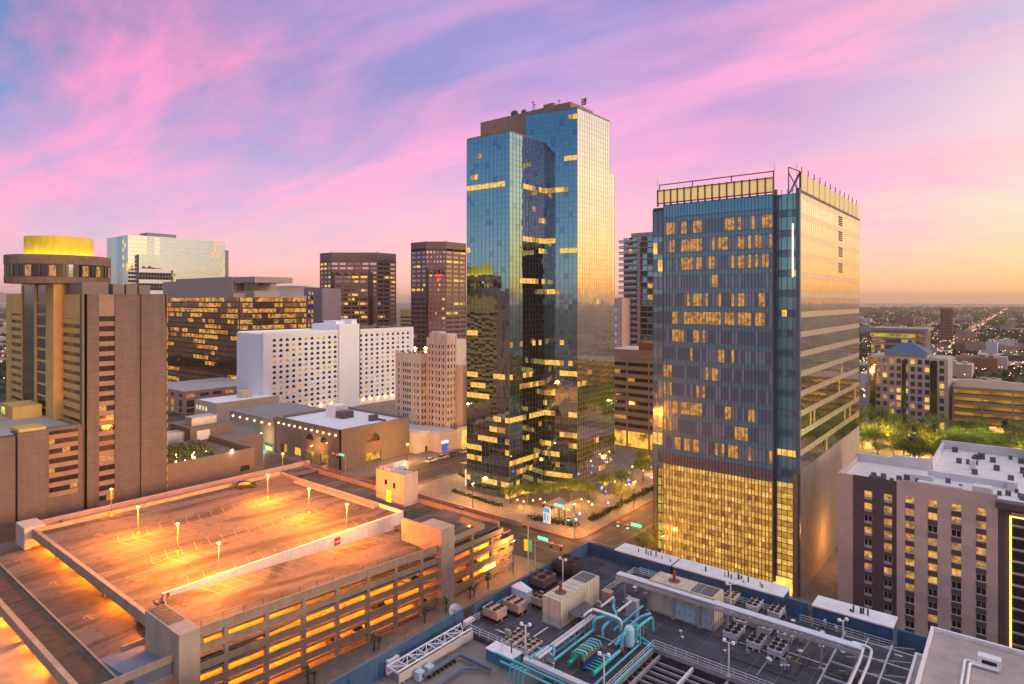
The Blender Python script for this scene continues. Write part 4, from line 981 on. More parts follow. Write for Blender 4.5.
for k in range(10): Fy(450, x0 - 3, x1 + 3, 0, 1).quad(b, 1, 3 + k * 4, x1 - x0 + 5, 4.6 + k * 4, .03)
b.build('ribbon_glazing', win_dark, tb)

# tan banded office behind the street, apartment tower and slim block
to = thing('tan_office', 'tan office block with dark ribbon windows and lit ground floor, between two glass towers', 'office building', (-126, 222, 0))
tanb = mat('tan_band', (.32, .245, .19), .85, .07, .4)
x0, x1 = at_y(222, 606), at_y(222, 672)
F = Fy(222, x0, x1, 0, 38.5); b = MB(); b.box(x0, 222.5, 0, x1, 244, 38); F.slab(b, 0, 35.2, F.w, 38.5, -.6, 0)
for k in range(10): F.slab(b, 0, 6.5 + k * 3, F.w, 6.5 + k * 3 + 1.55, -.6, 0)
for u in (0, F.w / 3, F.w * 2 / 3, F.w): F.slab(b, max(0, u - .3), 0, min(F.w, u + .3), 38, -.6, .08)
b.build('wall', tanb, to)
wl = []
for k in range(10): strip(Fy(222.35, x0, x1, 0, 1), 8.05 + k * 3, 9.5 + k * 3, 9, wl, p=.08)
emit_strips(to, wl)
b = MB(); F.quad(b, .5, .4, F.w - .5, 6.4, -.4); b.build('lit_ground_floor', lit('ground_floor_glow', (1, .48, .06), 1.2, .35, .15), to)
b = MB(); b.box(at_y(226, 641), 224, 38.4, at_y(226, 660), 236, 41.5); b.build('roof_house', mat('rust_brick', (.30, .12, .06), .9, .1), to)
b = MB(); b.box(x0, 222.6, 38, x1, 243.9, 38.35); b.build('roof', mat('pink_roof', (.62, .48, .42), .9, .08), to)
ap = thing('apartment_tower', 'slender grey apartment tower with stacked balconies, behind the tan office', 'apartment tower', (-160, 300, 0))
x0, x1 = at_y(300, 621), at_y(300, 676); gcon = mat('lilac_concrete', (.36, .30, .31), .8, .06, .4)
b = MB(); b.box(x0 + 1, 301.5, 0, x1, 325, 90); b.box(x0 + 5, 302, 90, x1 - 4, 322, 93.5); b.box(x1 - 9, 303, 93.5, x1, 318, 97)
F = Fy(300, x0, x1, 0, 91)
for u in (9.6, 21): F.slab(b, u, 0, u + 1.6, 91, -2, .3)
b.build('core', gcon, ap)
b = MB()
for k in range(29):
    z = 3 + k * 3.05; F.slab(b, -1.0, z, 9.6, z + .35, -2, .8); F.slab(b, 11.2, z, 21, z + .35, -2, .3); F.slab(b, 22.6, z, F.w, z + .35, -2, .8)
b.build('balcony_slab', gcon, ap)
b = MB()
for k in range(29):
    z = 3.35 + k * 3.05; F.slab(b, -1.0, z + .2, 9.6, z + 1.15, .7, .75); F.slab(b, 22.6, z + .2, F.w, z + 1.15, .7, .75)
b.build('balcony_rail', mirror('rail_glass', (.42, .40, .46), .2, .01, .5), ap)
wl = []
for k in range(29):
    z = 3.35 + k * 3.05; F_ = Fy(301.4, x0, x1, 0, 1)
    for u0, u1 in ((.8, 3.4), (3.8, 6), (6.4, 9.4), (11.6, 14.6), (15, 18), (18.4, 20.8), (23, 27)):
        mb_ = MB(); F_.quad(mb_, u0, z, u1, z + 2.4, .05); x = R.random(); wl.append((mb_, win_warm if x < .05 else (win_dark if x < .6 else glass_blue2)))
emit_strips(ap, wl)
sp = thing('slim_pink_block', 'slim pink rendered block beside the apartment tower and mirror tower', 'building', (-165, 290, 0))
x0, x1 = at_y(290, 611), at_y(290, 622); b = MB(); b.box(x0, 290, 0, x1, 299, 59); b.build('wall', mat('pale_pink', (.55, .38, .36), .85, .06), sp)
b = MB()
for k in range(12): Fy(290, x0, x1, 0, 1).quad(b, 2.4, 6 + k * 4.2, 3.4, 7.6 + k * 4.2, .03)
b.build('stair_window', mat('blue_glow', (.1, .1, .3), .4, 0, emit=(.4, .4, 1), es=.5), sp)
b = MB(); b.box(x1 - 4, 299.3, 0, x1 + 3, 306, 74); b.build('dark_stair_core', dark_steel, sp)

# ------------------------------------------------------------------ hotel at right edge
rh = thing('striped_hotel', 'tan and charcoal hotel slab with window columns and one strip edged in golden light', 'hotel', (-26.6, 129.5, 0))
HY_ = 129.5; RZ = 26.0
lbr = mat('light_brick', (.52, .42, .36), .9, .05, .5, brick=(.8, .28, .03, .88)); chc = mat('charcoal_brick', (.115, .09, .10), .9, .08, .5, brick=(.8, .28, .03, .85)); buff = mat('buff_panel', (.58, .47, .40), .85, .05, .4, brick=(3, 1.9, .02, .9)); wroof = mat('white_membrane', (.72, .68, .68), .8, .08, .6)
xs = [at_y(HY_, p) for p in (838, 853, 897, 998, 1005)]
b = MB(); b.box(xs[0], HY_ + .5, 0, 40, 147, 24.8, 0, 1); b.box(-13.5, 147, 0, 40, 171, 24.8, 0, 1)
b.build('core', [lbr, wroof], rh)
b = MB(); b.box(xs[0] - .05, HY_ - .05, 0, xs[1], HY_ + .5, RZ - .1); b.box(xs[0] - .05, HY_ + .5, 0, xs[0] + .4, 147, RZ - .1); b.build('brick_pier', lbr, rh)
def room(i, j): 
    x = R.random()
    if j < 4: return win_dark if x < .8 else win_lit2
    return win_warm if x < .62 else (win_lit2 if x < .8 else win_dark)
zs = [(22.85 - 2.18 * k - .6, 22.85 - 2.18 * k + .6) for k in range(10, -1, -1)]
punched(Fy(HY_, xs[1], xs[2], 0, RZ), rh, [(1.8, 3.1), (4.9, 6.2)], zs, chc, room, .22, frame=mat('window_frame', (.6, .6, .58), .5, .05))
punched(Fy(HY_ - .35, xs[2], xs[3], 0, RZ + .4), rh, [(1.25 + k * 3.33, 2.65 + k * 3.33) for k in range(4)], [(a + .35, c + .35) for a, c in zs], buff, room, .3, frame=MATS['window_frame'])
b = MB(); F = Fy(HY_ - .35, xs[2], xs[3], 0, 1)
for k in range(4):
    for a, c in zs: F.slab(b, 1.25 + k * 3.33, a - .55, 2.65 + k * 3.33, a + .33, -.1, .03)
b.build('window_spandrel', chc, rh)
b = MB(); F = Fy(HY_, xs[1], xs[2], 0, 1)
for u in (1.85, 4.95):
    for a, c in zs: F.slab(b, u, a - .36, u + 1.2, a - .02, -.1, .04)
b.build('window_apron', mat('grey_apron', (.42, .38, .37), .8, .05), rh)
b = MB(); b.box(xs[3], HY_ - .3, 0, 30, HY_ + .5, 24.6); b.box(xs[3] - .3, HY_ - 1.6, 24.6, 30, HY_ + .5, 25.6); b.build('charcoal_wall', chc, rh)
b = MB(); F = Fy(HY_ - .3, xs[3], 30, 0, 1); g0 = MB(); ug = at_y(HY_, 1010) - xs[3]
for k in range(12): F.quad(b, ug + .35, 1.2 + k * 1.9, ug + 2.1, 2.55 + k * 1.9, .03)
for k in range(13): F.slab(g0, ug + .2, .85 + k * 1.9, ug + 2.2, .85 + k * 1.9 + .3, .02, .14)
b.build('strip_window', win_dark, rh); g0.build('strip_frame', buff, rh)
b = MB(); F.slab(b, ug - .05, 0, ug + .2, 23.4, .03, .25); F.slab(b, ug + .2, 23.2, ug + 2.4, 23.4, .03, .25); b.build('light_strip', mat('gold_strip', (1, .8, .3), .5, 0, emit=(1, .58, .10), es=2.2), rh)
b = MB(); b.box(xs[0], 146.6, 24.8, -13.5, 147.1, 26.4); b.box(-14, 147, 24.8, -13.5, 171, 26.2); b.box(-14, 170.5, 24.8, 30, 171, 26.6); b.box(xs[0] + .4, HY_ + .6, 24.8, xs[2], HY_ + .9, 25.6); b.box(-13.8, 141.5, 24.8, -1.5, 142, 26); b.box(-20, 146.5, 24.8, -13.5, 147.2, 27)
b.build('parapet', wroof, rh)
rhu = MB()
for k in range(26):
    x, y = -24 + R.random() * 24, 131.5 + R.random() * 9; s_ = .25 + R.random() * .25; rhu.box(x, y, 24.8, x + s_ * 2, y + s_ * 1.5, 25.2 + s_ * 1.1)
for k in range(26):
    x, y = -12 + R.random() * 26, 146 + R.random() * 22; s_ = .25 + R.random() * .35; rhu.box(x, y, 24.8, x + s_ * 2, y + s_ * 1.5, 25.2 + s_ * 1.3)
rhu.build('roof_unit', mat('dark_plant', (.12, .11, .12), .6, .2, 1), rh)
b = MB()
for x, y, dx_, dy_, h_ in ((-14.5, 132.5, 6.5, 1.4, 1.0), (-6.5, 131.5, 2.6, 2.2, 1.9), (-16, 136, 3.6, .8, 1.3), (-8, 152, 1, 1, 2), (-2, 140, 1.4, 1.4, 1.5)): b.box(x, y, 24.8, x + dx_, y + dy_, 24.8 + h_)
b.build('air_handler', mat('white_plant', (.66, .64, .62), .6, .1, 1.5), rh)
b = MB(); b.box(1.5, 164, 24.8, 12, 171, 31); b.box(4, 146, 24.82, 5, 164, 25.0); b.build('stair_house', chc, rh)

# ------------------------------------------------------------------ background right: grey office, garage, glass office, tower
gb = thing('blue_roofed_office', 'grey gridded office block with a blue hipped roof beside the tree lined park', 'office building', (-57, 338, 0))
gy = 338.0; gx0, gx1 = at_y(gy, 867), at_y(gy, 948); gw_ = mat('grey_panel', (.40, .345, .345), .85, .06, .4)
b = MB(); b.box(gx0 + .3, gy + .4, 0, gx1 - .3, gy + 28, 31.5); b.box(gx0 + 7, gy + 2, 31.5, gx1 - 8, gy + 22, 33.4); b.build('core', gw_, gb)
def gp(i, j): 
    x = R.random(); return (win_lit if x < .14 else win_lit2 if x < .34 else win_grey) if j > 0 else (win_lit if x < .45 else win_dark)
Wd = gx1 - gx0
punched(Fy(gy, gx0, gx1, 0, 32), gb, [(1.0 + k * (Wd - 1.4) / 11, 1.0 + k * (Wd - 1.4) / 11 + 1.75) for k in range(11)], [(.6, 3.6)] + [(5.4 + k * 3.35, 7.5 + k * 3.35) for k in range(8)], gw_, gp, .4)
b = MB(); F = Fy(gy, gx0, gx1, 0, 1)
for u0, u1 in ((1.2, 3.6), (14.2, 15.8), (25, 27.6)): F.slab(b, u0, 5, u1, 30.5, -.2, .5)
b.build('glass_bay', mirror('bay_glass', (.28, .27, .30), .06, .01), gb)
b = MB(); rx0, rx1, ry0, ry1, rz = gx0 + 6, gx1 - 7, gy + 1.2, gy + 22, 33.4
b.poly([(rx0, ry0, rz), (rx1, ry0, rz), (rx1 - 7, gy + 10, rz + 4.6), (rx0 + 7, gy + 10, rz + 4.6)]); b.poly([(rx1, ry0, rz), (rx1, ry1, rz), (rx1 - 7, gy + 10, rz + 4.6)]); b.poly([(rx1, ry1, rz), (rx0, ry1, rz), (rx0 + 7, gy + 10, rz + 4.6), (rx1 - 7, gy + 10, rz + 4.6)]); b.poly([(rx0, ry1, rz), (rx0, ry0, rz), (rx0 + 7, gy + 10, rz + 4.6)])
b.build('hipped_roof', mat('blue_roof', (.02, .085, .20), .5, .08, 1), gb)
pg = thing('far_garage', 'long open parking garage glowing amber behind the park, beside the grey office', 'parking garage', (-23, 345, 0))
b = MB(); px0, px1 = at_y(345, 953), 60.0; F = Fy(345, px0, px1, 0, 19)
for k in range(6): F.slab(b, 0, k * 3.3 + 1.6, F.w, k * 3.3 + 2.9, -30, 0)
for k in range(9): F.slab(b, F.w * k / 8 - .3 + .3 * (k == 0), 0, F.w * k / 8 + .3 - .3 * (k == 8), 19, -.8, .05)
b.build('structure', mat('garage_far', (.30, .22, .15), .85, .08), pg)
b = MB()
for k in range(6): F.quad(b, 0, k * 3.3 - .3 + .3 * (k == 0), F.w, k * 3.3 + 1.5, -4)
b.build('lit_interior', lit('garage_glow', (1, .45, .04), .42, .12, .25), pg)
b = MB(); F.quad(b, 13, .2, 18, 3, .06); b.build('lit_entrance', lit('entrance_glow', (1.0, .58, .10), 1.6, .6, .7), pg)
of = thing('flat_glass_office', 'flat roofed glass office with yellow lit bands, in the trees beyond the blue roofed block', 'office building', (-80, 560, 0))
x0, x1 = at_y(560, 871), at_y(560, 926); F = Fy(560, x0, x1, 0, 36)
b = MB(); b.box(x0, 560.5, 0, x1, 590, 34.5); F.slab(b, -1, 34.5, F.w + 1.5, 36.5, -32, 1); F.slab(b, F.w - 1.5, 0, F.w, 34.5, -30, .6)
for k in range(7): F.slab(b, 0, 6 + k * 4.4, F.w, 7.3 + k * 4.4, -.6, 0)
b.build('structure', grey_c, of)
b = MB()
for k in range(6):
    for i in range(16): F.quad(b, F.w * i / 16, 7.3 + k * 4.4, F.w * (i + 1) / 16, 10.4 + k * 4.4, -.3, (2 if k == 5 or R.random() < .3 else 0) if i < 13 else 0)
b.build('glazing', [win_grey, win_lit, lit('lit_green_office', (.75, .62, .08), .55, .4, .3)], of)
ft_ = thing('lone_brown_tower', 'lone brown slab tower standing above trees on the far plain', 'tower', (-84, 1000, 0))
x0, x1 = at_y(1000, 940), at_y(1000, 952); b = MB(); b.box(x0, 1000, 0, x1, 1018, 47); b.build('wall', mat('brown_slab', (.22, .12, .09), .85, .06), ft_)
b = MB()
for k in range(11):
    for i in range(4): Fy(1000, x0, x1, 0, 1).quad(b, 1.5 + i * 3.6, 4 + k * 3.8, 3.6 + i * 3.6, 6 + k * 3.8, .05)
b.build('window_grid', win_dark, ft_)
# ------------------------------------------------------------------ parking garage, left foreground
pgx = thing('parking_garage', 'open concrete parking garage with orange lit sloping levels and a roof deck, left foreground', 'parking garage', (-85.5, 40, 0))
GX, GL, RW = -85.5, -150.0, -102.0
DZ = 12.5
def topz(Y): return 14.27 - .0537 * (Y - 39.7)
Y0, Y1, YE = 38.7, 83.7, 90.0
def slope_slab(mb, x0, x1, y0, y1, za, zb, t, m=0): mb.hexa([(x0, y0, za - t), (x1, y0, za - t), (x1, y1, zb - t), (x0, y1, zb - t)], [(x0, y0, za), (x1, y0, za), (x1, y1, zb), (x0, y1, zb)], m)
GM = [garage_c, garage_in, deck_m]
b = MB(); b.box(GL, 37.6, DZ - .75, RW - .25, YE - .1, DZ - .02, 0, 1); b.box(RW - .25, 37.6, DZ - .75, GX - .3, 40.2, DZ - .02, 0, 1)
b.box(GL, 37.6, DZ - .02, RW - .25, YE - .1, DZ, 1, 1); b.box(RW - .25, 37.6, DZ - .02, GX - .3, 40.2, DZ, 1, 1); b.build('roof_deck', [garage_c, deck_m], pgx)
b = MB(); slope_slab(b, RW + .1, GX - .3, 40.2, YE, topz(40) - 1.62, topz(YE) - 1.62, .3); slope_slab(b, RW + .1, GX - .3, YE, 101.8, topz(YE) - 1.62, 10.6, .3)
b.box(GL - 6, YE, 9.9, RW + .1, 101.8, 10.3); b.build('ramp', [deck_m], pgx)
b = MB(); b.hexa([(RW - .25, 41.5, topz(42) - 1.9), (RW + .1, 41.5, topz(42) - 1.9), (RW + .1, YE, topz(YE) - 1.9), (RW - .25, YE, topz(YE) - 1.9)], [(RW - .25, 41.5, DZ + .75), (RW + .1, 41.5, DZ + .75), (RW + .1, YE, DZ + .75), (RW - .25, YE, DZ + .75)])
b.box(RW - 8, YE - .3, 10.3, RW + .1, YE, DZ + .75); b.build('retaining_wall', mat('pale_painted_concrete', (.82, .70, .62), .8, .08, .5, streak=.1), pgx)
b = MB()
b.box(GL, 37.2, DZ - 1.0, GX - 4, 37.6, DZ + .75); b.box(GL, 37.7, DZ, GX - 4, 38.1, DZ + .45); b.box(GL - .3, 37.2, DZ - 1.2, GL, YE, DZ + .8); b.box(GL, YE - .1, DZ - 1, RW - 8, YE + .2, DZ + .75)
b.box(GL + 9, YE - 1.8, DZ, RW - 8, YE - .1, DZ + .5)
b.build('deck_parapet', garage_c, pgx)
b = MB()
for t in range(9):
    a0, a1 = rad(180 + 9 * t), rad(180 + 9 * t + 9); c0 = (RW + 4, 43.2); r_ = 4.2
    p, q = (c0[0] + r_ * math.cos(a0), c0[1] + r_ * math.sin(a0) * .6), (c0[0] + r_ * math.cos(a1), c0[1] + r_ * math.sin(a1) * .6); b.beam((*p, DZ + .3), (*q, DZ + .3), .25, .7)
b.build('curved_kerb', dark_steel, pgx)
# front: sloping levels
PAR = MB(); FLO = MB(); nlev = 5
for k in range(nlev + 1):
    za, zb = topz(Y0) - 2.45 * k, topz(Y1) - 2.45 * k
    b = MB(); slope_slab(b, GX - .25, GX, Y0, Y1, za, zb, 1.0 if k else 1.15); slope_slab(b, GX - .12, GX + .06, Y0, Y1, za + .02, zb + .02, .12)
    if k < nlev: slope_slab(b, GX - .30, GX - .2, Y0, Y1, za - 1.42, zb - 1.42, .12)
    b.build('front_parapet', garage_c, pgx)
    if k: 
        b = MB(); slope_slab(b, RW, GX - .25, Y0, Y1, za - 1.45, zb - 1.45, .32); b.build('floor_slab', garage_in, pgx)
    z = 12.25 - 2.45 * k; e = (97, 103, 106.4, 106.4, 106.4, 106.4)[k]
    b = MB(); b.box(GX - .25, Y1 + 3.3, z - 1.0, GX, e, z); b.box(GX - .12, Y1 + 3.3, z - .1, GX + .06, e, z + .02); b.box(-140 if k else -92, e - .3, z - 1.0, GX - .25, e, z)
    b.build('front_parapet', garage_c, pgx)
    b = MB(); b.box(-150, Y1 + 3.3, z - 1.75, GX - .25, e - .3, z - 1.4)
    if k: b.build('floor_slab', garage_in, pgx)
    else: b = MB(); b.box(RW + .4, Y1 + 3.3, z - 1.75, GX - .25, e - .3, z - 1.38); b.build('floor_slab', deck_m, pgx)
b = MB(); b.box(GX - 11.3, 34, 0, GX - 11, 98, 10.2); b.build('glow_backing_wall', garage_in, pgx)  # added wall in the open interior, catches lamp light for an even glow
for i in range(8):
    y = 43.2 + i * 6.1
    if y > Y1 - 1: break
    b = MB(); b.box(GX - .75, y - .3, 0, GX - .05, y + .3, topz(y) - .9); b.build('column', garage_c, pgx)
for y in (93.5, 99.5, 104.5): b = MB(); b.box(GX - .75, y - .3, 0, GX - .05, y + .3, 11.4 if y < 96 else (8.9 if y < 102 else 6.5)); b.build('column', garage_c, pgx)
for y in (50, 62, 74): b = MB(); b.box(GX - 9, y - .3, 0, GX - 8.4, y + .3, topz(y) - 2); b.build('column', garage_c, pgx)
# near end: levels stepping outwards
b = MB(); b.box(GL - 8, 31.3, 9.1, RW + 16, 90, 9.5); b.build('lower_deck', deck_m, pgx)
gut = mat('planter_gravel', (.10, .065, .045), .9, .3, .8)
b = MB(); b.box(GL - 8, 27.6, 9.0, GX, 31.2, 9.42)
for k in range(9): b.box(GL + 6 * k, 27.7, 9.42, GL + 6 * k + .25, 31.2, 9.5)
b.build('planter_strip', gut, pgx)
b = MB(); b.box(GL - 8, 26.9, 8.2, GX, 27.6, 9.75); b.box(GL - 8, 31.1, 9.4, GX, 31.35, 9.65); b.build('edge_beam', garage_c, pgx)
b = MB(); b.box(GL - 8, 22.6, 6.0, GX - .3, 37, 6.4); b.box(GL - 8, 37, 6.0, GX - 12, 60, 6.4); b.build('lower_deck', garage_in, pgx)
b = MB(); b.box(GL - 8, 14, 3.2, GX - .3, 37, 3.6); b.box(GL - 8, 37, 3.2, GX - 12, 60, 3.6); b.build('lower_deck', garage_in, pgx)
for y, z in ((22.3, 7.2), (20.6, 6.6), (19.0, 6.0), (17.2, 5.4)): b = MB(); b.box(GL - 8, y - .3, z - .8, GX, y, z); b.build('edge_beam', garage_c, pgx)
for x in (-141, -129, -117, -104): 
    b = MB(); b.box(x - .35, 38.5, 9.5, x + .35, 39.3, DZ - .7); b.build('column', garage_c, pgx)
    b = MB(); b.box(x - .35, 28, 6.4, x + .35, 28.8, 8.9); b.build('column', garage_c, pgx)
b = MB(); b.hexa([(-125, 41.5, 9.5), (-108, 41.5, 9.5), (-108, 42, 9.5), (-125, 42, 9.5)], [(-125, 41.5, 11.6), (-108, 41.5, 10.6), (-108, 42, 10.6), (-125, 42, 11.6)]); b.build('ramp_side_wall', mat('blue_grey_wall', (.16, .19, .26), .85, .1), pgx)
b = MB(); b.box(GL - 8, 44, 6.4, RW - .4, 44.3, 11.7); b.build('glow_backing_wall', garage_in, pgx)
b = MB()
for k in range(4):
    z = 12.1 - 2.45 * k; b.box(GX - .25, 14, z - .95, GX, 36.2, z); b.box(GX - .12, 14, z - .1, GX + .06, 36.2, z + .02)
b.build('front_parapet', garage_c, pgx)
b = MB(); b.hexa([(-97, 31.4, 9.5), (GX - .3, 31.4, 9.5), (GX - .3, 36.1, 9.5), (-97, 36.1, 9.5)], [(-96, 32, 9.6), (GX - .3, 31.6, 10.7), (GX - .3, 36.1, 11), (-92, 36.1, 9.8)]); b.build('sloped_apron', MATS['blue_grey_wall'], pgx)
# stair towers
tanp = mat('tan_painted_concrete', (.47, .37, .29), .85, .07, .5, streak=.1, brick=(2.4, 2.4, .015, .85))
x0 = at_y(36.2, 145)
b = MB(); b.box(x0, 36.2, 0, -84, 38.9, 15.0); b.build('stair_tower', tanp, pgx)
b = MB()
for k in range(9): b.beam((x0 + .4 + k * .75, 36.5, 15.06), (x0 + .4 + k * .75, 38.6, 15.06), .5, .08)
b.build('roof_louvre', dark_steel, pgx)
b = MB(); b.box(-90.3, 83.6, 0, -84.4, 87.1, 15.0); b.box(-96, 84, 9, -90.3, 84.6, 14.6); b.build('stair_tower', tanp, pgx)
sx0, sx1 = at_y(97.5, 376), at_y(97.5, 404); sy1 = at_x(sx1, 418)
b = MB(); b.box(sx0, 97.7, 0, sx1 - .05, sy1, 17.3); b.box(sx0, 97.5, 13.3, sx1, 97.7, 17.6); b.box(sx0, 97.5, 10.3, sx0 + 3.4, 97.7, 13.3); b.box(sx0 + 5.6, 97.5, 10.3, sx1, 97.7, 13.3); b.box(sx0 + 1, 97.7, 17.3, sx0 + 1.3, sy1, 18.2); b.box(sx1 - .4, 97.7, 17.3, sx1, sy1, 17.7); b.box(sx0 + 2, 98.4, 17.3, sx0 + 4, 100, 18)
b.build('stair_house', mat('pinkish_render', (.60, .46, .38), .85, .05, .5, brick=(1.3, 9, .02, .9)), pgx)
b = MB(); F = Fy(97.66, sx0, sx1, 0, 1); F.quad(b, 3.45, 10.4, 5.55, 13.2); b.build('lit_doorway', lit('doorway_yellow', (.95, .72, .04), 1.5, .8, .6), pgx)
b = MB(); F = Fy(97.5, sx0, sx1, 0, 1); F.quad(b, 3.2, 14.4, 4.1, 15.6, .02); F.quad(b, 6.2, 14, 7.0, 15.3, .02); b.build('small_window', win_dark, pgx)
b = MB(); b.box(-156.5, 36.0, 6, -150.5, 39.4, 13.6); b.build('ramp_head_house', mat('pinkish_render', (.60, .46, .38), .85, .05, .5), pgx)
# side ramp along the far left edge and outer lane
b = MB(); b.hexa([(-158, 37, 8.8), (-150.4, 37, 8.8), (-150.4, 104, 9.4), (-158, 104, 9.4)], [(-158, 37, 9.8), (-150.4, 37, 9.8), (-150.4, 104, 11.2), (-158, 104, 11.2)]); b.build('side_ramp', deck_m, pgx)
b = MB(); b.box(-158.3, 37, 5, -158, 104, 12.2); b.box(-158.4, 37, 12.2, -157.9, 104, 12.35); b.build('side_parapet', mat('lilac_painted_concrete', (.46, .38, .36), .85, .08), pgx)
b = MB(); b.box(-158, 101.8, 7, GX - .3, 102.1, 11.4); b.build('end_parapet', garage_c, pgx)
b = MB()
for k in range(30): b.beam((-157 + k * 2.4, 102, 11.4), (-157 + k * 2.4, 102, 12.3), .12)
b.beam((-158, 102, 12.3), (GX, 102, 12.3), .12, .16); b.beam((-158, 102, 11.9), (GX, 102, 11.9), .08); b.build('end_rail', mat('red_brown_paint', (.33, .09, .06), .6, .15), pgx)
b = MB(); b.box(-150, 103.3, 8.2, GX - .3, 106, 8.5); b.build('end_ledge', mat('red_brown_slab', (.22, .12, .10), .85, .15), pgx)
b = MB()
y = 40
while y < 83: b.tube((GX - .7, y, topz(y) - 1.6), (GX - .7, y, topz(y) + .65), .04, 5); y += 3.0
for dz_ in (.25, .6): b.beam((GX - .7, 40, topz(40) + dz_), (GX - .7, 83, topz(83) + dz_), .04)
for k in range(16): b.tube((-150 + k * 3.2, 90.6, DZ + .7), (-150 + k * 3.2, 90.6, DZ + 1.3), .04, 5)
b.beam((-150, 90.6, DZ + 1.3), (-110, 90.6, DZ + 1.3), .05); b.build('guard_rail', dark_steel, pgx)
b = MB()
def mline(x0, y0, x1, y1, w_, z, m): 
    d = Vector((x1 - x0, y1 - y0, 0)).normalized(); n_ = Vector((-d.y, d.x, 0)) * w_ / 2; a, c = Vector((x0, y0, z)), Vector((x1, y1, z)); b.quad(a - n_, c - n_, c + n_, a + n_, m)
for X in (-132, -117): mline(X, 46, X, 85, .22, DZ + .006, 1)
for X, s_ in ((-132, -1), (-132, 1), (-117, -1), (-117, 1), (RW - .5, -1), (GL + .8, 1)):
    for k in range(16):
        y = 46 + k * 2.55; mline(X, y, X + s_ * 4.6, y + 1.4, .10, DZ + .004, 0)
for k in range(15):
    y = 47 + k * 2.6; z = topz(y) - 1.61; b.quad((RW + .4, y, z), (RW + .4, y + .14, z), (RW + 4.6, y + 1.2, topz(y + 1.2) - 1.61), (RW + 4.6, y + 1.06, topz(y + 1.06) - 1.61), 0)
for ax, ay in ((-140, 45), (-125, 43), (-112, 42)):
    mline(ax, ay, ax + 2.2, ay + .4, .25, DZ + .006, 1); mline(ax, ay, ax + .8, ay + .9, .25, DZ + .007, 1); mline(ax, ay, ax + .9, ay - .6, .25, DZ + .007, 1)
for k in range(8): mline(-114 + k * .9, 41 + k * .25, -113 + k * .9, 43 + k * .25, .14, DZ + .006, 1)
for ax, ay in ((-146, 34), (-130, 35), (-112, 34.5)): mline(ax, ay, ax + 2.4, ay + .3, .3, 9.512, 1); mline(ax, ay, ax + .9, ay + 1, .3, 9.514, 1); mline(ax, ay, ax + 1, ay - .7, .3, 9.514, 1)
b.build('painted_lines', [line_w, line_y], pgx)
# sodium lamps under every level
SOD = mat('sodium_lamp', (1, 1, 1), .5, 0, emit=(1, .235, .004), es=115)
SOD2 = mat('sodium_flood', (1, 1, 1), .5, 0, emit=(1, .22, .004), es=1900)
def sod(x, y, z, s_=.45, ln=0):
    b = MB(); b.box(x - (.12 if ln else s_), y - (ln / 2 or s_ * .4), z - .12, x + (.12 if ln else s_), y + (ln / 2 or s_ * .4), z); return b.build('ceiling_lamp', SOD if ln else SOD2, pgx)
for k in range(1, 6):
    for i in range(8):
        y = 41.5 + i * 5.6; sod(GX - 4.6, y, topz(y) - 1.97 - 2.45 * (k - 1) - .1, ln=4.4)
    for y in (89.5, 96): sod(GX - 5, y, 12.25 - 2.45 * (k - 1) - 1.78, ln=4)
    if k > 1: sod(GX - 4, 101, 12.25 - 2.45 * (k - 1) - 1.78)
for x in (-146, -136, -126, -112, -97): sod(x, 40.6, DZ - .78, .6)
for x in (-147, -137, -127, -117, -107, -96): sod(x, 29.5, 8.95, .4); sod(x, 24.5, 5.9, .4)

# pole lamps on the deck
pole_spots = [(-132.5, 49.5, 'pole lamp on the garage roof deck beside its near left stalls'), (-117.0, 50.2, 'pole lamp on the garage roof deck in its near middle stall row'),
              (-102.4, 50.4, 'pole lamp on top of the pale wall at the near end of the garage ramp'), (-117.0, 76.8, 'pole lamp on the garage roof deck in its far middle stall row'),
              (-102.4, 75.6, 'pole lamp on top of the pale wall near the red sign of the garage'), (-133.5, 77.0, 'pole lamp on the garage roof deck closest to the parked black car'),
              (-149.3, 50.6, 'pole lamp on the far left edge of the garage roof deck'), (-149.3, 90.3, 'pole lamp at the far back corner of the garage roof deck')]
PH = mat('pole_lamp_head', (1, 1, 1), .5, 0, emit=(1, .66, .36), es=3)
lamp0 = None
for x, y, lab in pole_spots:
    if lamp0 is None:
        lamp0 = thing('pole_lamp', lab, 'lamp post', (x, y, DZ), 'pole lamps on the garage roof deck')
        b = MB(); b.tube((x, y, DZ), (x, y, DZ + 5.6), .065, 6); b.build('pole', mat('lamp_pole_grey', (.16, .15, .14), .5, .1), lamp0)
        b = MB(); b.tube((x, y, DZ), (x, y, DZ + .8), .3, 8); b.build('base', mat('yellow_base', (.7, .42, .05), .7, .2), lamp0)
        b = MB(); b.box(x - .3, y - .16, DZ + 5.6, x + .3, y + .16, DZ + 5.78); b.build('head', PH, lamp0)
    else: dup(lamp0, (x, y, DZ), 0, lab)
    l_ = bpy.data.lights.new('deck_light', 'POINT'); l_.energy = 3500 if x < -145 else 21000; l_.color = (1, .26, .010); l_.shadow_soft_size = .4
    o = bpy.data.objects.new('deck_light', l_); COL.objects.link(o); o.location = (x + .9, y - .6, DZ + 5.4)
sg = thing('red_notice', 'small red notice on the pale ramp wall of the garage', 'sign', (RW + .2, 73, 11.6))
b = MB(); b.box(RW + .12, 72.4, 11.2, RW + .2, 73.7, 12.6); b.build('panel', mat('red_sign', (.45, .04, .03), .6, .1), sg)
b = MB(); b.box(RW + .2, 72.6, 11.7, RW + .21, 73.5, 11.95); b.build('white_bar', paint_w, sg)
gs_ = thing('exit_sign_glow', 'small lit yellow green sign on the garage front near the street corner', 'sign', (GX + .1, 98, 3))
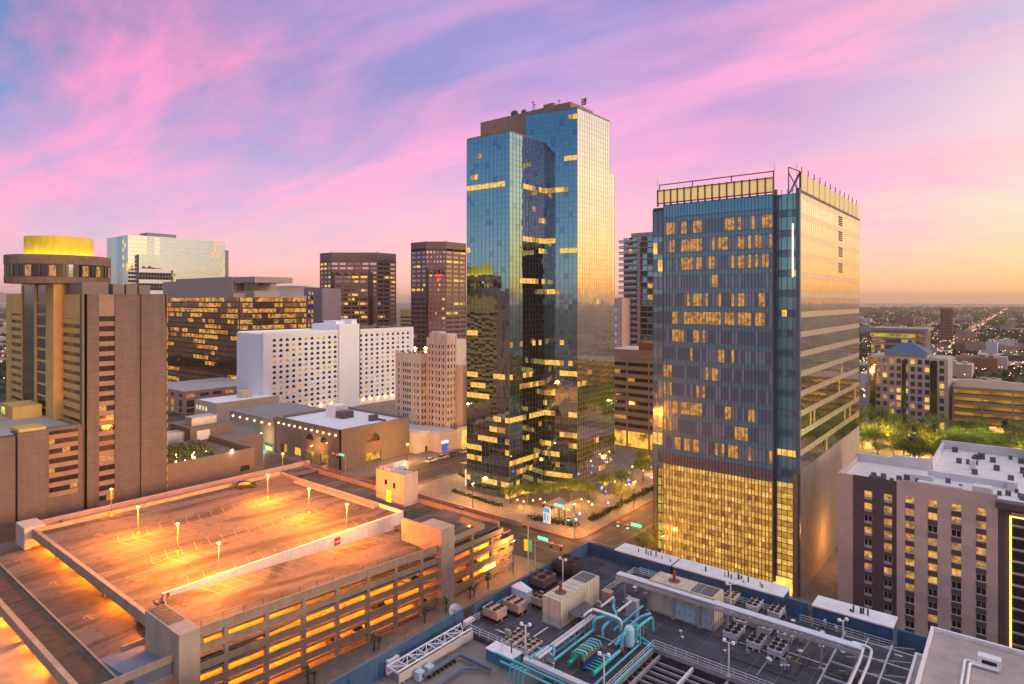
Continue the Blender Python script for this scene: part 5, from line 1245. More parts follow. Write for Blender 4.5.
b = MB(); b.box(GX + .02, 96.6, 2.6, GX + .2, 100.2, 3.5); b.build('lit_panel', mat('yellow_sign', (.6, .8, .2), .5, 0, emit=(.8, .9, .2), es=1.5), gs_)

# ------------------------------------------------------------------ cars
body_m = mat('car_paint_black', (.012, .012, .014), .45, 0, spec=.25)
car_g = mat('car_glass', (.015, .015, .018), .3, 0, spec=.4)
def make_car(label, loc, rz):
    t = thing('parked_car', label, 'car', loc, None, rz)
    def L_(mb, name, m, par=t, sm=False):
        o3 = ORG[par.name]; me_ = mb.build(name, m, None, (0, 0, 0)); me_.parent = par; ORG[me_.name] = Vector((0, 0, 0)); return me_
    prof = [(-2.25, .35), (-2.3, .75), (-2.2, 1.0), (-1.3, 1.05), (1.0, 1.0), (2.1, .85), (2.3, .6), (2.25, .35)]
    b = MB(); n = len(prof)
    for s_, w_ in ((-1, .88), (1, .88)): pass
    i0 = len(b.v)
    for s_ in (-.9, .9):
        for x, z in prof: b.v.append((x, s_ * (.94 if z > .9 else 1), z))
    for k in range(n):
        j = (k + 1) % n; b.f.append((k, j, n + j, n + k)); b.m.append(0)
    b.f.append(tuple(range(n))[::-1]); b.m.append(0); b.f.append(tuple(range(n, 2 * n))); b.m.append(0)
    b.hexa([(-1.75, -.62, 1.62), (.1, -.62, 1.62), (.1, .62, 1.62), (-1.75, .62, 1.62)], [(-1.65, -.58, 1.7), (0, -.58, 1.7), (0, .58, 1.7), (-1.65, .58, 1.7)])
    L_(b, 'body', body_m)
    b = MB(); b.hexa([(-2.1, -.82, 1.0), (.95, -.82, 1.0), (.95, .82, 1.0), (-2.1, .82, 1.0)], [(-1.75, -.63, 1.63), (.1, -.63, 1.63), (.1, .63, 1.63), (-1.75, .63, 1.63)]); L_(b, 'windows', car_g)
    for x in (-1.4, 1.4):
        for y in (-.82, .82):
            b = MB(); b.tube((x, y - .1, .34), (x, y + .1, .34), .34, 12); L_(b, 'wheel', rubber)
    for y in (-.6, .6):
        b = MB(); b.box(2.2, y - .22, .62, 2.31, y + .22, .78); L_(b, 'headlight', paint_w)
        b = MB(); b.box(-2.32, y - .22, .72, -2.22, y + .22, .92); L_(b, 'tail_light', mat('tail_red', (.4, .02, .02), .4, 0))
    return t
car0 = make_car('black car parked alone on the orange lit garage roof deck', (-146.3, 78.8, DZ), rad(70))
cp = {k: mat('car_paint_' + k, c, .3, 0, spec=.6) for k, c in dict(white=(.75, .75, .75), silver=(.42, .43, .45), red=(.35, .03, .03), grey=(.12, .12, .13), blue=(.04, .07, .18), tan=(.36, .28, .2)).items()}
def car(loc, rz, label, paint=None, group=None): return dup(car0, loc, rad(rz), label, group, swap={'car_paint_black': cp[paint]} if paint else None)
car((-187.5, 122.5, .14), 0, 'black car waiting at the kerb before the arcade of the brown hall')
row = [('white', 'first white car'), ('silver', 'silver car'), ('grey', 'dark grey car'), ('white', 'second white car'), ('tan', 'tan car'), ('red', 'dull red car'), ('grey', 'grey car at the far end'), ('silver', 'last silver car')]
for k, (p, nm) in enumerate(row): car((-164.6, 158 + k * 5.9, .03), 90, nm + ' in the kerb row before the art deco block', p, 'cars parked along the art deco kerb')
for x, y, k, lab, p in ((GX - 3.2, 62, 4, 'dark car parked low behind the garage front, under the long sloping parapets', 'grey'), (GX - 3.2, 66.5, 4, 'white car parked low behind the garage front beside a dark one', 'white'),
                     (GX - 3.2, 71.3, 3, 'black car seen through the garage opening halfway along', None), (GX - 3.2, 79, 2, 'silver car on the upper garage level left of the stair tower', 'silver'),
                     (GX - 3.2, 81.2, 4, 'blue car on the lowest garage level left of the stair tower', 'blue')):
    car((x, y, topz(y) - 1.44 - 2.45 * k), 180, lab, p)
for y, k, lab, p in ((90, 1, 'dark car just under the top level at the corner end of the garage', None), (95.5, 3, 'red car low down in the corner end of the garage', 'red'), (91, 4, 'grey car on the lowest level right of the stair tower', 'grey')):
    car((GX - 3.2, y, 12.25 - 2.45 * k - 1.39), 180, lab, p)
car((-77.7, 176, .03), 90, 'dark red car driving up the street beside the plaza', 'red'); car((-71, 232, .03), -90, 'silver car far up the street between the towers', 'silver')
car((-120, 124.8, .03), 180, 'dark blue car on the road beside the mirror tower', 'blue')
# ------------------------------------------------------------------ plant roof in the foreground
ZR = 10.8
fr_ = thing('plant_roof_building', 'foreground building whose dark roof carries machinery behind blue parapets', 'building', (-63.5, 100.7, 0))
def roof_mat():
    m = mat('roof_membrane', (.058, .058, .074), .75, .25, .35, bump=.08, brick=(3.4, 3.4, .05, 2.2))
    n = m.node_tree.nodes; bt = [x for x in n if x.type == 'TEX_BRICK'][0]; l = m.node_tree.links
    g = [x for x in n if x.type == 'NEW_GEOMETRY'][0]; l.new(g.outputs['Position'], bt.inputs['Vector']); bt.offset = 0
    bt.inputs['Color1'].default_value = (1.25, 1.25, 1.25, 1); bt.inputs['Color2'].default_value = (.7, .7, .72, 1)
    return m
roof_m = roof_mat(); beige_r = mat('beige_membrane', (.22, .185, .17), .85, .2, .3, bump=.05)
blue_w = mat('blue_parapet', (.045, .12, .22), .6, .12, .5, streak=.15, brick=(2.4, 5, .03, .8))
white_cap = mat('white_cap', (.74, .72, .74), .7, .12, .8)
PX, PY = -63.5, 100.7
pit = [at(655, 650, ZR), at(745, 684, ZR)]
pitx0, pity1 = at(654, 648, ZR); pity0 = 50.0; pitx1 = 10.0
lowx1 = -46.5; lowy1 = 66.0
b = MB()
b.box(PX + .3, lowy1, 4, pitx0, PY - .3, ZR); b.box(pitx0, pity1, 4, 60, PY - .3, ZR); b.box(lowx1, 20, 4, pitx0, lowy1, ZR); b.build('roof', roof_m, fr_)
b = MB(); b.box(PX + .3, 20, 4, lowx1, lowy1, 10.1); b.build('lower_roof', beige_r, fr_)
b = MB(); b.box(pitx0, 20, 4, 60, pity1, 7.4); b.build('well_floor', mat('well_floor', (.05, .05, .06), .8, .3, .6), fr_)
b = MB(); b.box(PX, 20, 0, PX + .3, PY, 9); b.box(PX + .3, PY - .3, 0, 60, PY, 9); b.build('wall', mat('tan_spandrel', (.25, .20, .16), .85, .1, .4), fr_)
b = MB(); y1_ = at_x(PX, 462); y2_ = at_x(PX, 471)
b.box(PX, 20, 9, PX + .3, y1_, 13.0); b.box(PX + .5, y2_, 9, PX + .8, PY, 13.0); b.box(PX + .5, PY - .3, 9, at_y(PY, 616), PY, 13.0)
for k in range(12):
    y = 47 + k * 4.6
    if y < PY: b.beam((PX + .9, y, 10.1 if y < lowy1 else ZR), (PX + .4, y, 12.2), .1)
b.build('blue_parapet', blue_w, fr_)
b = MB(); b.box(PX, y1_, 9, PX + .8, y2_, 11.2); b.build('white_parapet', white_cap, fr_)
for a, c in ((616, 671), (674, 783), (813, 893)):
    xa, xb = at_y(PY, a), at_y(PY, c); b = MB(); b.box(xa, PY - .3, 9, xb, PY + 3.4, 12.85); b.build('blue_ledge_wall', blue_w, fr_)
    b = MB(); b.box(xa - .1, PY - .45, 12.85, xb + .1, PY + 3.5, 13.05); b.build('ledge_cap', white_cap, fr_)
    b = MB()
    for k in range(int((xb - xa) / 2.2)):
        x, y = xa + (xb - xa) * min(.95, max(.05, R.gauss(.55, .2))), PY + .6 + R.random() * 1.6; h = .3 + R.random() * .5
        b.tube((x, y, 13.05), (x, y, 13.05 + h), .07 + R.random() * .08, 6)
    for k in range(3):
        x = xa + (xb - xa) * (.5 + .09 * k); b.tube((x, PY + 1.3, 13.05), (x, PY + 1.3, 13.9), .12, 6)
    b.build('vent_pipe', dark_steel, fr_)
b = MB(); b.box(at_y(PY, 787), PY - .8, 9, at_y(PY, 809), PY - .5, 13.2); b.box(at_y(PY, 898), PY - .3, 9, 20, PY, 12.9); b.build('blue_parapet', blue_w, fr_)

def base3(n, l, r, z=ZR):
    x1, y0 = at(*n, z); x0 = at(*l, z)[0]; y1 = at(*r, z)[1]; return x0, y0, x1, y1
def hgt(n, top_y, z=ZR):
    d = F_PX * (CAM_H - z) / (n[1] - HOR); return (n[1] - top_y) * d / F_PX
def z6(x, y): return (480 + x / 6.4, 580 + y / 6.4)
def z5(x, y): return (560 + x / 4.267, 540 + y / 4.267)
def z8(x, y): return (770 + x / 6.827, 590 + y / 6.827)
def z7(x, y): return (360 + x / 7.28, 590 + y / 7.28)
def fans(mb, x0, y0, x1, y1, z, nx, ny, mi, mr):
    for i in range(nx):
        for j in range(ny):
            cx, cy_ = x0 + (x1 - x0) * (i + .5) / nx, y0 + (y1 - y0) * (j + .5) / ny; r = min((x1 - x0) / nx, (y1 - y0) / ny) * .40
            mb.lathe(cx, cy_, [(r * 1.12, z), (r * 1.12, z + .16), (r, z + .16), (r, z + .06), (.02, z + .05)], 14, ms=[mr, mr, mr, mi, mi])
            for q in range(4):
                a = q * math.pi / 4; mb.beam((cx - r * math.cos(a), cy_ - r * math.sin(a), z + .10), (cx + r * math.cos(a), cy_ + r * math.sin(a), z + .10), .03, .02, mi)
            mb.lathe(cx, cy_, [(r * .25, z + .05), (r * .22, z + .14), (.01, z + .15)], 8, mi)
def fan_unit(label, n, l, r, top, nx, ny, mbody, mfan, cat='cooling unit', group=None, louv=True, name='cooling_unit'):
    x0, y0, x1, y1 = base3(n, l, r); h = hgt(n, top)
    t = thing(name, label, cat, (x1, y0, ZR), group)
    b = MB(); b.box(x0, y0, ZR + (.12 if h > 1.6 else h * .3), x1, y1, ZR + h); b.box(x0 - .04, y0 - .04, ZR + h - .14, x1 + .04, y1 + .04, ZR + h + .01)
    for x in (x0 + .1, (x0 + x1) / 2, x1 - .1):
        for y in (y0 + .1, y1 - .1): b.box(x - .1, y - .1, ZR, x + .1, y + .1, ZR + h * .35)
    b.build('casing', mbody, t)
    b = MB(); b.box(x0 + .25, y0 + .2, ZR + .05, x1 - .25, y1 - .2, ZR + (.11 if h > 1.6 else h * .29))
    if louv:
        for k in range(2): b.box(x0 + .1 + k * (x1 - x0) * .5, y0 - .02, ZR + h * .10, x0 + (k + 1) * (x1 - x0) * .5 - .12, y0 + .02, ZR + h * .40); b.box(x1 - .02, y0 + .15 + k * (y1 - y0) * .5, ZR + h * .10, x1 + .02, y0 + (k + 1) * (y1 - y0) * .5 - .15, ZR + h * .34)
    b.build('intake', black, t)
    for i in range(nx):
        for j in range(ny):
            b = MB(); fans(b, x0 + (x1 - x0) * i / nx, y0 + (y1 - y0) * j / ny, x0 + (x1 - x0) * (i + 1) / nx, y0 + (y1 - y0) * (j + 1) / ny, ZR + h + .01, 1, 1, 0, 1); b.build('fan', [mat('fan_dark', (.03, .015, .012), .6, .2), mfan], t)
    return t
tanu = mat('tan_unit', (.52, .33, .27), .6, .1, 1.5, streak=.1); rfan = mat('rusty_fan_ring', (.20, .075, .05), .7, .2, 2); gal = mat('galv_unit', (.62, .58, .56), .5, .12, 1.5, streak=.1); lfan = mat('fan_ring_grey', (.10, .095, .10), .5, .1)
fan_unit('tan chiller with six fans, nearest the blue parapet gap', z6(108, 292), z6(20, 250), z6(172, 252), z6(0, 210)[1], 2, 3, tanu, rfan, 'chiller', name='chiller')
fan_unit('tan chiller with six fans, next to the white tent', z6(245, 248), z6(155, 205), z6(300, 212), z6(0, 165)[1], 2, 3, tanu, rfan, 'chiller', name='chiller')
fan_unit('small tan chiller half hidden by the cream container', z6(388, 200), z6(332, 176), z6(440, 170), z6(0, 125)[1], 2, 2, tanu, rfan, 'chiller', name='chiller')
fan_unit('low fan array with rusty fans, the one closer to the chillers', z6(205, 442), z6(140, 402), z6(308, 362), z6(0, 420)[1], 2, 4, gal, mat('tan_fan_ring', (.40, .28, .16), .6, .15), louv=False)
fan_unit('low fan array with rusty fans beside the white lamp post', z6(290, 492), z6(230, 458), z6(402, 412), z6(0, 470)[1], 2, 4, gal, MATS['tan_fan_ring'], louv=False)
for i, (n, l, r, lab) in enumerate([((755, 442), (700, 415), (797, 402), 'six fan condenser nearest the grey cabinets'), ((853, 482), (800, 455), (888, 442), 'six fan condenser in the middle of the near row by the yellow line'),
        ((945, 516), (888, 490), (985, 470), 'six fan condenser at the right end of the near row'), ((790, 387), (748, 362), (832, 352), 'condenser behind the near row, closest to the cream container'),
        ((895, 418), (845, 392), (930, 382), 'condenser in the middle of the second row, under the silver duct'), ((990, 447), (930, 420), (1012, 420), 'condenser at the right end of the second row'),
        ((840, 322), (800, 300), (878, 290), 'condenser in the back row, beside the blue ledge'), ((935, 350), (890, 328), (970, 318), 'right condenser of the back row by the railing')]):
    fan_unit(lab, z5(*n), z5(*l), z5(*r), z5(0, n[1] - 34)[1], 2, 3, gal, lfan, 'condenser', 'fan condensers on the plant roof', louv=False, name='condenser')
fan_unit('tan topped condenser right behind the second cream container', z5(742, 287), z5(697, 266), z5(768, 257), z5(0, 255)[1], 2, 3, gal, MATS['tan_fan_ring'], 'condenser', 'fan condensers on the plant roof', louv=False, name='condenser')
# brown and black units by the parapet corner
brn = mat('brown_unit', (.20, .13, .10), .7, .2, 1.2)
fan_unit('brown flat topped cooling unit beside the parapet', (543, 593), (527, 586), (556, 585), 581, 2, 2, brn, rfan)
fan_unit('black cooling unit in the parapet corner', (573, 582), (555, 574), (584, 575), 566, 2, 2, mat('black_unit', (.05, .045, .05), .6, .2, 1.2), dark_steel)
# white tent
x0, y0, x1, y1 = base3(z6(300, 160), z6(197, 118), z6(338, 142)); h = 2.0
t = thing('white_tent', 'white square tent with a pointed roof among the tan chillers', 'tent', (x1, y0, ZR))
b = MB(); b.box(x0, y0, ZR, x1, y1, ZR + h); b.build('side_wall', mat('tent_fabric', (.80, .80, .84), .8, .03, 1), t)
b = MB(); c = ((x0 + x1) / 2, (y0 + y1) / 2, ZR + h + 1.0); q = [(x0 - .1, y0 - .1, ZR + h - .1), (x1 + .1, y0 - .1, ZR + h - .1), (x1 + .1, y1 + .1, ZR + h - .1), (x0 - .1, y1 + .1, ZR + h - .1)]
for k in range(4): b.poly([q[k], q[(k + 1) % 4], c])
b.build('pointed_roof', MATS['tent_fabric'], t)
# cream louvred containers
cream_p = mat('cream_painted_steel', (.60, .53, .41), .6, .10, .8, streak=.18)
def container(label, n, l, r, h, rib_top=True):
    x0, y0, x1, y1 = base3(n, l, r); t = thing('plant_container', label, 'plant container', (x1, y0, ZR))
    b = MB(); b.box(x0, y0, ZR + .15, x1, y1, ZR + h)
    nx, ny = max(2, int((x1 - x0) / .8)), max(2, int((y1 - y0) / .8))
    for k in range(nx + 1): x = x0 + (x1 - x0) * k / nx; b.box(x - .05, y0 - .05, ZR + .2, x + .05, y0, ZR + h)
    for k in range(ny + 1): y = y0 + (y1 - y0) * k / ny; b.box(x1, y - .05, ZR + .2, x1 + .05, y + .05, ZR + h)
    b.build('casing', cream_p, t)
    b = MB()
    if rib_top:
        if y1 - y0 > x1 - x0:
            for k in range(7): y = y0 + (y1 - y0) * (k + .5) / 8.5; b.beam((x0, y, ZR + h + .03), (x1, y, ZR + h + .03), .08, .06)
        else:
            for k in range(9): x = x0 + (x1 - x0) * (k + .5) / 11; b.beam((x, y0, ZR + h + .03), (x, y1, ZR + h + .03), .08, .06)
    b.build('roof_rib', mat('cream_rib', (.40, .38, .36), .6, .1), t)
    b = MB()
    if y1 - y0 > x1 - x0: b.box(x0 + .3, y1 - 3.4, ZR + h, x1 - .3, y1 - .3, ZR + h + .05)
    else: b.box(x1 - 3.6, y0 + .3, ZR + h, x1 - .3, y1 - .3, ZR + h + .05)
    b.build('roof_grille', mat('grille', (.13, .13, .14), .6, .2, 3), t)
    b = MB()
    cx, cy_ = ((x0 + x1) / 2, y0 + (y1 - y0) * .22) if y1 - y0 > x1 - x0 else (x0 + (x1 - x0) * .32, (y0 + y1) / 2)
    b.lathe(cx, cy_, [(.9, ZR + h + .02), (.9, ZR + h + .06), (.25, ZR + h + .08), (.25, ZR + h + 1.0)], 10); b.pipe([(cx, cy_, ZR + h + .9), (cx, cy_, ZR + h + 1.4), (cx + .3, cy_ - .5, ZR + h + 1.7)], .24, 8)
    b.build('exhaust_pipe', rust, t)
    b = MB(); b.box(x0 - .2, y0 - .2, ZR, x1 + .2, y1 + .2, ZR + .15); b.build('plinth', concrete, t); return x0, y0, x1, y1
C1 = container('long cream ribbed plant container with rusty exhaust, behind the cyan pipes', z6(513, 310), z6(397, 270), z6(748, 128), 3.9)
C2 = container('cream plant container under the long silver duct, before the gold screened tower', (713.5, 631), (650, 609), (724, 621), 4.6)
t = thing('grey_solar_awning', 'dark grey sloping panel leaning on the cream container wall', 'awning', (C1[2], C1[1] + 2, ZR))
b = MB(); b.hexa([(C1[2] + .1, C1[1] + 2, ZR + 1.5), (C1[2] + 1.5, C1[1] + 2, ZR + 1.1), (C1[2] + 1.5, C1[1] + 6.5, ZR + 1.1), (C1[2] + .1, C1[1] + 6.5, ZR + 1.5)], [(C1[2] + .1, C1[1] + 2, ZR + 1.6), (C1[2] + 1.5, C1[1] + 2, ZR + 1.2), (C1[2] + 1.5, C1[1] + 6.5, ZR + 1.2), (C1[2] + .1, C1[1] + 6.5, ZR + 1.6)])
for y in (2.2, 6.3): b.beam((C1[2] + 1.4, C1[1] + y, ZR), (C1[2] + 1.4, C1[1] + y, ZR + 1.15), .08)
b.build('panel', mat('grille', (.13, .13, .14), .6, .2, 3), t)
# electrical cabinets
def cabinet(label, n, l, r, top, m, nd):
    x0, y0, x1, y1 = base3(n, l, r); h = hgt(n, top); y1 = max(y1, y0 + 1); t = thing('electrical_cabinet', label, 'electrical cabinet', (x1, y0, ZR))
    b = MB(); b.box(x0, y0, ZR + .1, x1, y1, ZR + h - .1); b.box(x0 - .06, y0 - .06, ZR + h - .1, x1 + .06, y1 + .06, ZR + h); b.box(x0 + .1, y0 + .1, ZR, x1 - .1, y1 - .1, ZR + .1); b.build('casing', m, t)
    for k in range(nd):
        a, c = x0 + (x1 - x0) * k / nd, x0 + (x1 - x0) * (k + 1) / nd; b = MB(); b.box(a + .05, y0 - .05, ZR + .2, c - .05, y0, ZR + h - .2); o = b.build('door', m, t)
        b = MB(); b.box(c - .16, y0 - .1, ZR + h * .45, c - .11, y0 - .05, ZR + h * .6); b.build('handle', dark_steel, o)
cabinet('pale blue row of electrical cabinets under the silver duct', z5(580, 365), z5(480, 322), z5(590, 356), z5(0, 300)[1], mat('pale_blue_steel', (.42, .55, .64), .5, .08, 1.2), 5)
cabinet('grey pair of electrical cabinets right of the pale blue row', z5(650, 392), z5(605, 372), z5(658, 384), z5(0, 322)[1], mat('grey_steel', (.42, .43, .44), .5, .1, 1.2), 2)
cabinet('tall grey cabinet at the top of the cyan pipework', z5(325, 335), z5(285, 315), z5(335, 325), z5(0, 265)[1], MATS['grey_steel'], 1)
cabinet('tan cabinet behind the cyan pipework beside the cream container', z5(215, 275), z5(180, 258), z5(222, 265), z5(0, 228)[1], mat('tan_cabinet', (.45, .33, .25), .6, .1), 1)
# long silver duct on posts
x_a, y_a = at(618.6, 572.8, 15); x_b, y_b = at(864, 649.3, 15); yd = (y_a + y_b) / 2
t = thing('silver_duct', 'long silver pipe duct raised on posts across the plant roof', 'duct', (x_a, yd, ZR))
b = MB(); b.box(x_a, yd - .45, 14.75, x_b, yd + .45, 14.95)
for k in range(4): b.tube((x_a, yd - .45 + k * .3, 15.05), (x_b - .2 * k, yd - .45 + k * .3, 15.05), .13, 8)
xe, ye = at(857.8, 684, 14.4)
for k in range(2): b.pipe([(x_b - 1.4, yd + .1 + k * .5, 15.1), (x_b - .1 + k * .9, yd + .1 + k * .5, 15.1), (x_b + .1 + k * .9, yd - 3, 15.0), (x_b + .1 + k * .9, ye - 6, 15.0)], .17, 10, bend=1.0)
b.build('pipe_bundle', mat('silver_cladding', (.72, .73, .78), .35, .06, 2, metal=.55), t)
b = MB(); b.box(x_a, yd - .8, 14.3, x_b, yd - .65, 14.75); b.box(x_a, yd + .65, 14.3, x_b, yd + .8, 14.75); b.build('channel', steel, t)
n_ = 9
for k in range(n_):
    x = x_a + 1.2 + (x_b - x_a - 2) * k / (n_ - 1); b = MB(); b.box(x - .12, yd - .12, ZR, x + .12, yd + .12, 14.3); b.box(x - .08, yd - .9, 14.15, x + .08, yd + .9, 14.32); b.box(x - .3, yd - .3, ZR, x + .3, yd + .3, ZR + .06); b.build('post', steel, t)
# silver double pipe and flat duct near the cyan pipework
t = thing('silver_pipe_pair', 'pair of bright silver pipes running along the cream container to the cyan pipework', 'pipe', (*at(*z6(355, 490), 12.6), ZR))
b = MB(); p, q = at(*z6(355, 490), 12.6), at(*z6(722, 225), 12.6)
for k in (0, .5): b.tube((p[0] + k, p[1], 12.6), (p[0] + k, q[1], 12.6), .2, 8)
b.build('pipe', MATS['silver_cladding'], t)
b = MB()
for k in range(6): y = p[1] + .5 + (q[1] - p[1] - 1) * k / 5; b.beam((p[0] - .3, y, 12.3), (p[0] + .8, y, 12.3), .1); b.beam((p[0] + .7, y, ZR), (p[0] + .7, y, 12.3), .08); b.beam((p[0] - .2, y, ZR), (p[0] - .2, y, 12.3), .08)
b.build('pipe_stand', steel, t)
x_c, y_c = at(*z6(300, 492), 12.3); x_d, y_d = at(*z6(740, 680), 12.3)
t = thing('flat_silver_duct', 'flat silver roof duct at the lower edge, in front of the cyan pipework', 'duct', (x_c, y_c, ZR))
b = MB(); b.box(x_c, y_c - .75, 11.9, x_d + 3, y_c + .1, 12.35)
for k in range(14): x = x_c + (x_d + 3 - x_c) * k / 13; b.box(x - .04, y_c - .78, 11.88, x + .04, y_c + .13, 12.4)
for k in range(4): b.beam((x_c + .6 + k * 4, y_c - .4, ZR), (x_c + .6 + k * 4, y_c - .4, 11.9), .14)
b.build('duct_body', MATS['silver_cladding'], t)
# cyan pipework
cyan = mat('cyan_pipe', (.10, .50, .60), .4, .10, 1.5); green = mat('green_pipe', (.03, .48, .38), .4, .12, 1.5); silv = MATS['silver_cladding']; pblue = mat('pump_blue', (.02, .06, .20), .4, .1); bronze = mat('valve_bronze', (.30, .20, .11), .5, .2, 2)
t = thing('cyan_pipework', 'cyan and green chilled water pipework with pumps and curved risers', 'pipework', (*at(*z6(650, 500)), ZR))
lx, ly0 = at(*z6(572, 535), ZR + .6); ly1 = at(*z6(705, 428), ZR + .6)[1]
rx, ry0 = at(*z6(727, 605), ZR + .5); ry1 = at(*z6(895, 465), ZR + .5)[1]
b = MB(); b.tube((lx, ly0, ZR + .7), (lx, ly1, ZR + .7), 0.231, 10); b.tube((lx, ly0 - .1, ZR + .7), (lx, ly0, ZR + .7), 0.286, 10); b.build('green_header', green, t)
b = MB(); b.tube((rx, ry0, ZR + .6), (rx, ry0 + 3.6, ZR + .6), 0.245, 10); b.tube((rx, ry0 - .1, ZR + .6), (rx, ry0, ZR + .6), 0.299, 10); b.build('green_header', green, t)
b = MB(); b.tube((rx, ry0 + 3.6, ZR + .6), (rx, ry1, ZR + .6), 0.231, 10); b.pipe([(rx, ry1 - .2, ZR + .6), (rx, ry1 + .8, ZR + .6), (rx, ry1 + .8, ZR + 2.4), (rx + .1, ry1 + 2.4, ZR + 2.4)], 0.204, 10); b.build('cyan_header', cyan, t)
npump = 7
for k in range(npump):
    f = k / (npump - 1); y = ly0 + .6 + (ly1 - ly0 - 1) * f; yr = y + .15; mx_ = (lx + rx) / 2
    b = MB(); b.pipe([(lx, y, ZR + .7), (lx, y, ZR + 2.0), (lx + 1.5, y, ZR + 2.1), (mx_ - .1, yr, ZR + 2.0), (mx_ - .1, yr, ZR + .8)], 0.136, 8, bend=.6); b.build('curved_riser', green if k in (0, 2) else (cyan if k > 3 else mat('pale_cyan_pipe', (.35, .62, .62), .4, .1, 1.5)), t)
    b = MB(); b.tube((mx_ + .3, yr, ZR + .55), (rx, yr, ZR + .55), 0.102, 8); b.build('suction_pipe', cyan if k % 2 else green, t)
    b = MB(); b.lathe(mx_ - .1, yr, [(.12, ZR), (.34, ZR + .1), (.36, ZR + .5), (.2, ZR + .6), (.26, ZR + .7), (.26, ZR + 1.15), (.1, ZR + 1.25)], 10); b.build('pump', pblue, t)
    b = MB(); b.lathe(mx_ - .1, yr, [(.28, ZR + 1.35), (.28, ZR + 1.45), (.16, ZR + 1.5), (.28, ZR + 1.62), (.28, ZR + 1.7)], 10); b.box(lx + .9, y - .12, ZR, lx + 1.02, y + .12, ZR + 1.9); b.build('valve', bronze, t)
b = MB(); x1_, y1p = at(*z6(470, 515), ZR + 1.2); y2p = at(*z6(725, 318), ZR + 1.2)[1]
b.tube((x1_, y1p, ZR + 1.2), (x1_, y2p, ZR + 1.2), 0.163, 10); b.tube((x1_ - 1.6, y1p + 2, ZR + .5), (x1_ - 1.6, y2p, ZR + .5), 0.0952, 8)
b.pipe([(x1_ - 2.2, y1p - 2, ZR + 1.6), (x1_ - 2.2, y1p + 1.4, ZR + 1.6), (x1_ - .9, y1p + 1.6, ZR + 2.2), (x1_ - .6, y1p + .6, ZR + .5)], 0.177, 10, bend=.6); b.build('long_pipe', cyan, t)
# tangle of cyan and silver pipes at the head of the pumps
b = MB(); hx, hy_ = at(*z6(760, 300), ZR + 1.5)
b.pipe([(hx - .6, hy_ - .4, ZR + .8), (hx - .6, hy_ - .4, ZR + 2.6), (hx + .6, hy_ + 1.2, ZR + 2.8), (hx + 2.8, hy_ + 1.2, ZR + 2.6), (hx + 2.8, hy_ + 1.2, ZR + 1.0)], 0.204, 10, bend=.7)
b.pipe([(hx + 1.2, hy_ - 1, ZR + .8), (hx + 1.2, hy_ - 1, ZR + 2.2), (hx + 1.2, hy_ + 3, ZR + 2.4), (hx - .6, hy_ + 5.0, ZR + 2.2), (hx - .6, hy_ + 5.4, ZR + 3.2)], 0.19, 10, bend=.7)
b.pipe([(hx + 3.4, hy_ - 1.4, ZR + .7), (hx + 3.8, hy_ + 1.2, ZR + 2.0), (hx + 3.8, hy_ + 4.6, ZR + 2.2), (hx + 4.9, hy_ + 6, ZR + 2.6)], 0.19, 10, bend=.8)
b.pipe([(hx + 5.2, hy_ + 1.2, ZR + .7), (hx + 5.2, hy_ + 1.2, ZR + 2.5), (hx + 5.4, hy_ + 5.6, ZR + 2.5), (hx + 5.4, hy_ + 5.8, ZR + .4)], 0.19, 10, bend=.7)
b.pipe([(hx + 2.2, hy_ + .4, ZR + 1.6), (hx + 2.2, hy_ + 4.8, ZR + 1.7), (hx + 3.4, hy_ + 6.6, ZR + 3.0)], 0.163, 10, bend=.8); b.build('cyan_bend', cyan, t)
b = MB()
b.pipe([(hx - 2.4, hy_ - .2, ZR + 2.3), (hx - 2.4, hy_ + 2.2, ZR + 2.5), (hx + 1.6, hy_ + 2.2, ZR + 2.5)], 0.204, 10, bend=.8); b.pipe([(hx - 1.6, hy_ + 1.0, ZR + 3.1), (hx + 3.0, hy_ + 1.0, ZR + 3.1), (hx + 3.0, hy_ + 1.0, ZR + 1.6)], 0.204, 10, bend=.7)
b.pipe([(hx - 1.2, hy_ + 2.6, ZR + 3.0), (hx - 1.2, hy_ + 6.2, ZR + 3.0)], 0.177, 10); b.pipe([(hx + 1.6, hy_ + 2.4, ZR + 3.2), (hx + 1.6, hy_ + 6.4, ZR + 3.2)], 0.177, 10); b.build('silver_pipe', silv, t)
b = MB()
for dx_, dy_ in ((-2.6, 0), (-1, 1), (.4, 2.6), (2, 4.4), (3.6, 3.4), (5.2, 3.2), (-.6, 5.6)):
    b.beam((hx + dx_, hy_ + dy_, ZR), (hx + dx_, hy_ + dy_, ZR + 2.2), .1); b.beam((hx + dx_ - .6, hy_ + dy_, ZR + 2.0), (hx + dx_ + .6, hy_ + dy_, ZR + 2.0), .1)
b.build('pipe_stand', steel, t)
# two cyan lines along the well and the pair on the left
b = MB(); xa, ya = at(*z5(400, 462), ZR + .6)
for k, (pa, pb) in enumerate((((395, 462), (205, 610)), ((345, 440), (170, 600)))):
    p, q = at(*z5(*pa), ZR + .5), at(*z5(*pb), ZR + .5); b.tube((p[0], p[1], ZR + .5), (p[0], q[1] - 4, ZR + .5), 0.136, 8)
p = at(*z5(300, 395), ZR + .6); q = at(*z5(405, 460), ZR + .6); b.pipe([(p[0] + .8, p[1], ZR + 2.2), (p[0] + 1.4, p[1] - .2, ZR + .7), (q[0], q[1], ZR + .7)], 0.136, 8); b.build('side_pipe', cyan, t)
b = MB(); b.tube((q[0] - .2, q[1], ZR + .7), (q[0] + .2, q[1], ZR + .7), 0.231, 10); b.tube((q[0] - 1.6, q[1] - .1, ZR + .7), (q[0], q[1] - .1, ZR + .7), 0.163, 10); b.build('green_flange', green, t)
b = MB()
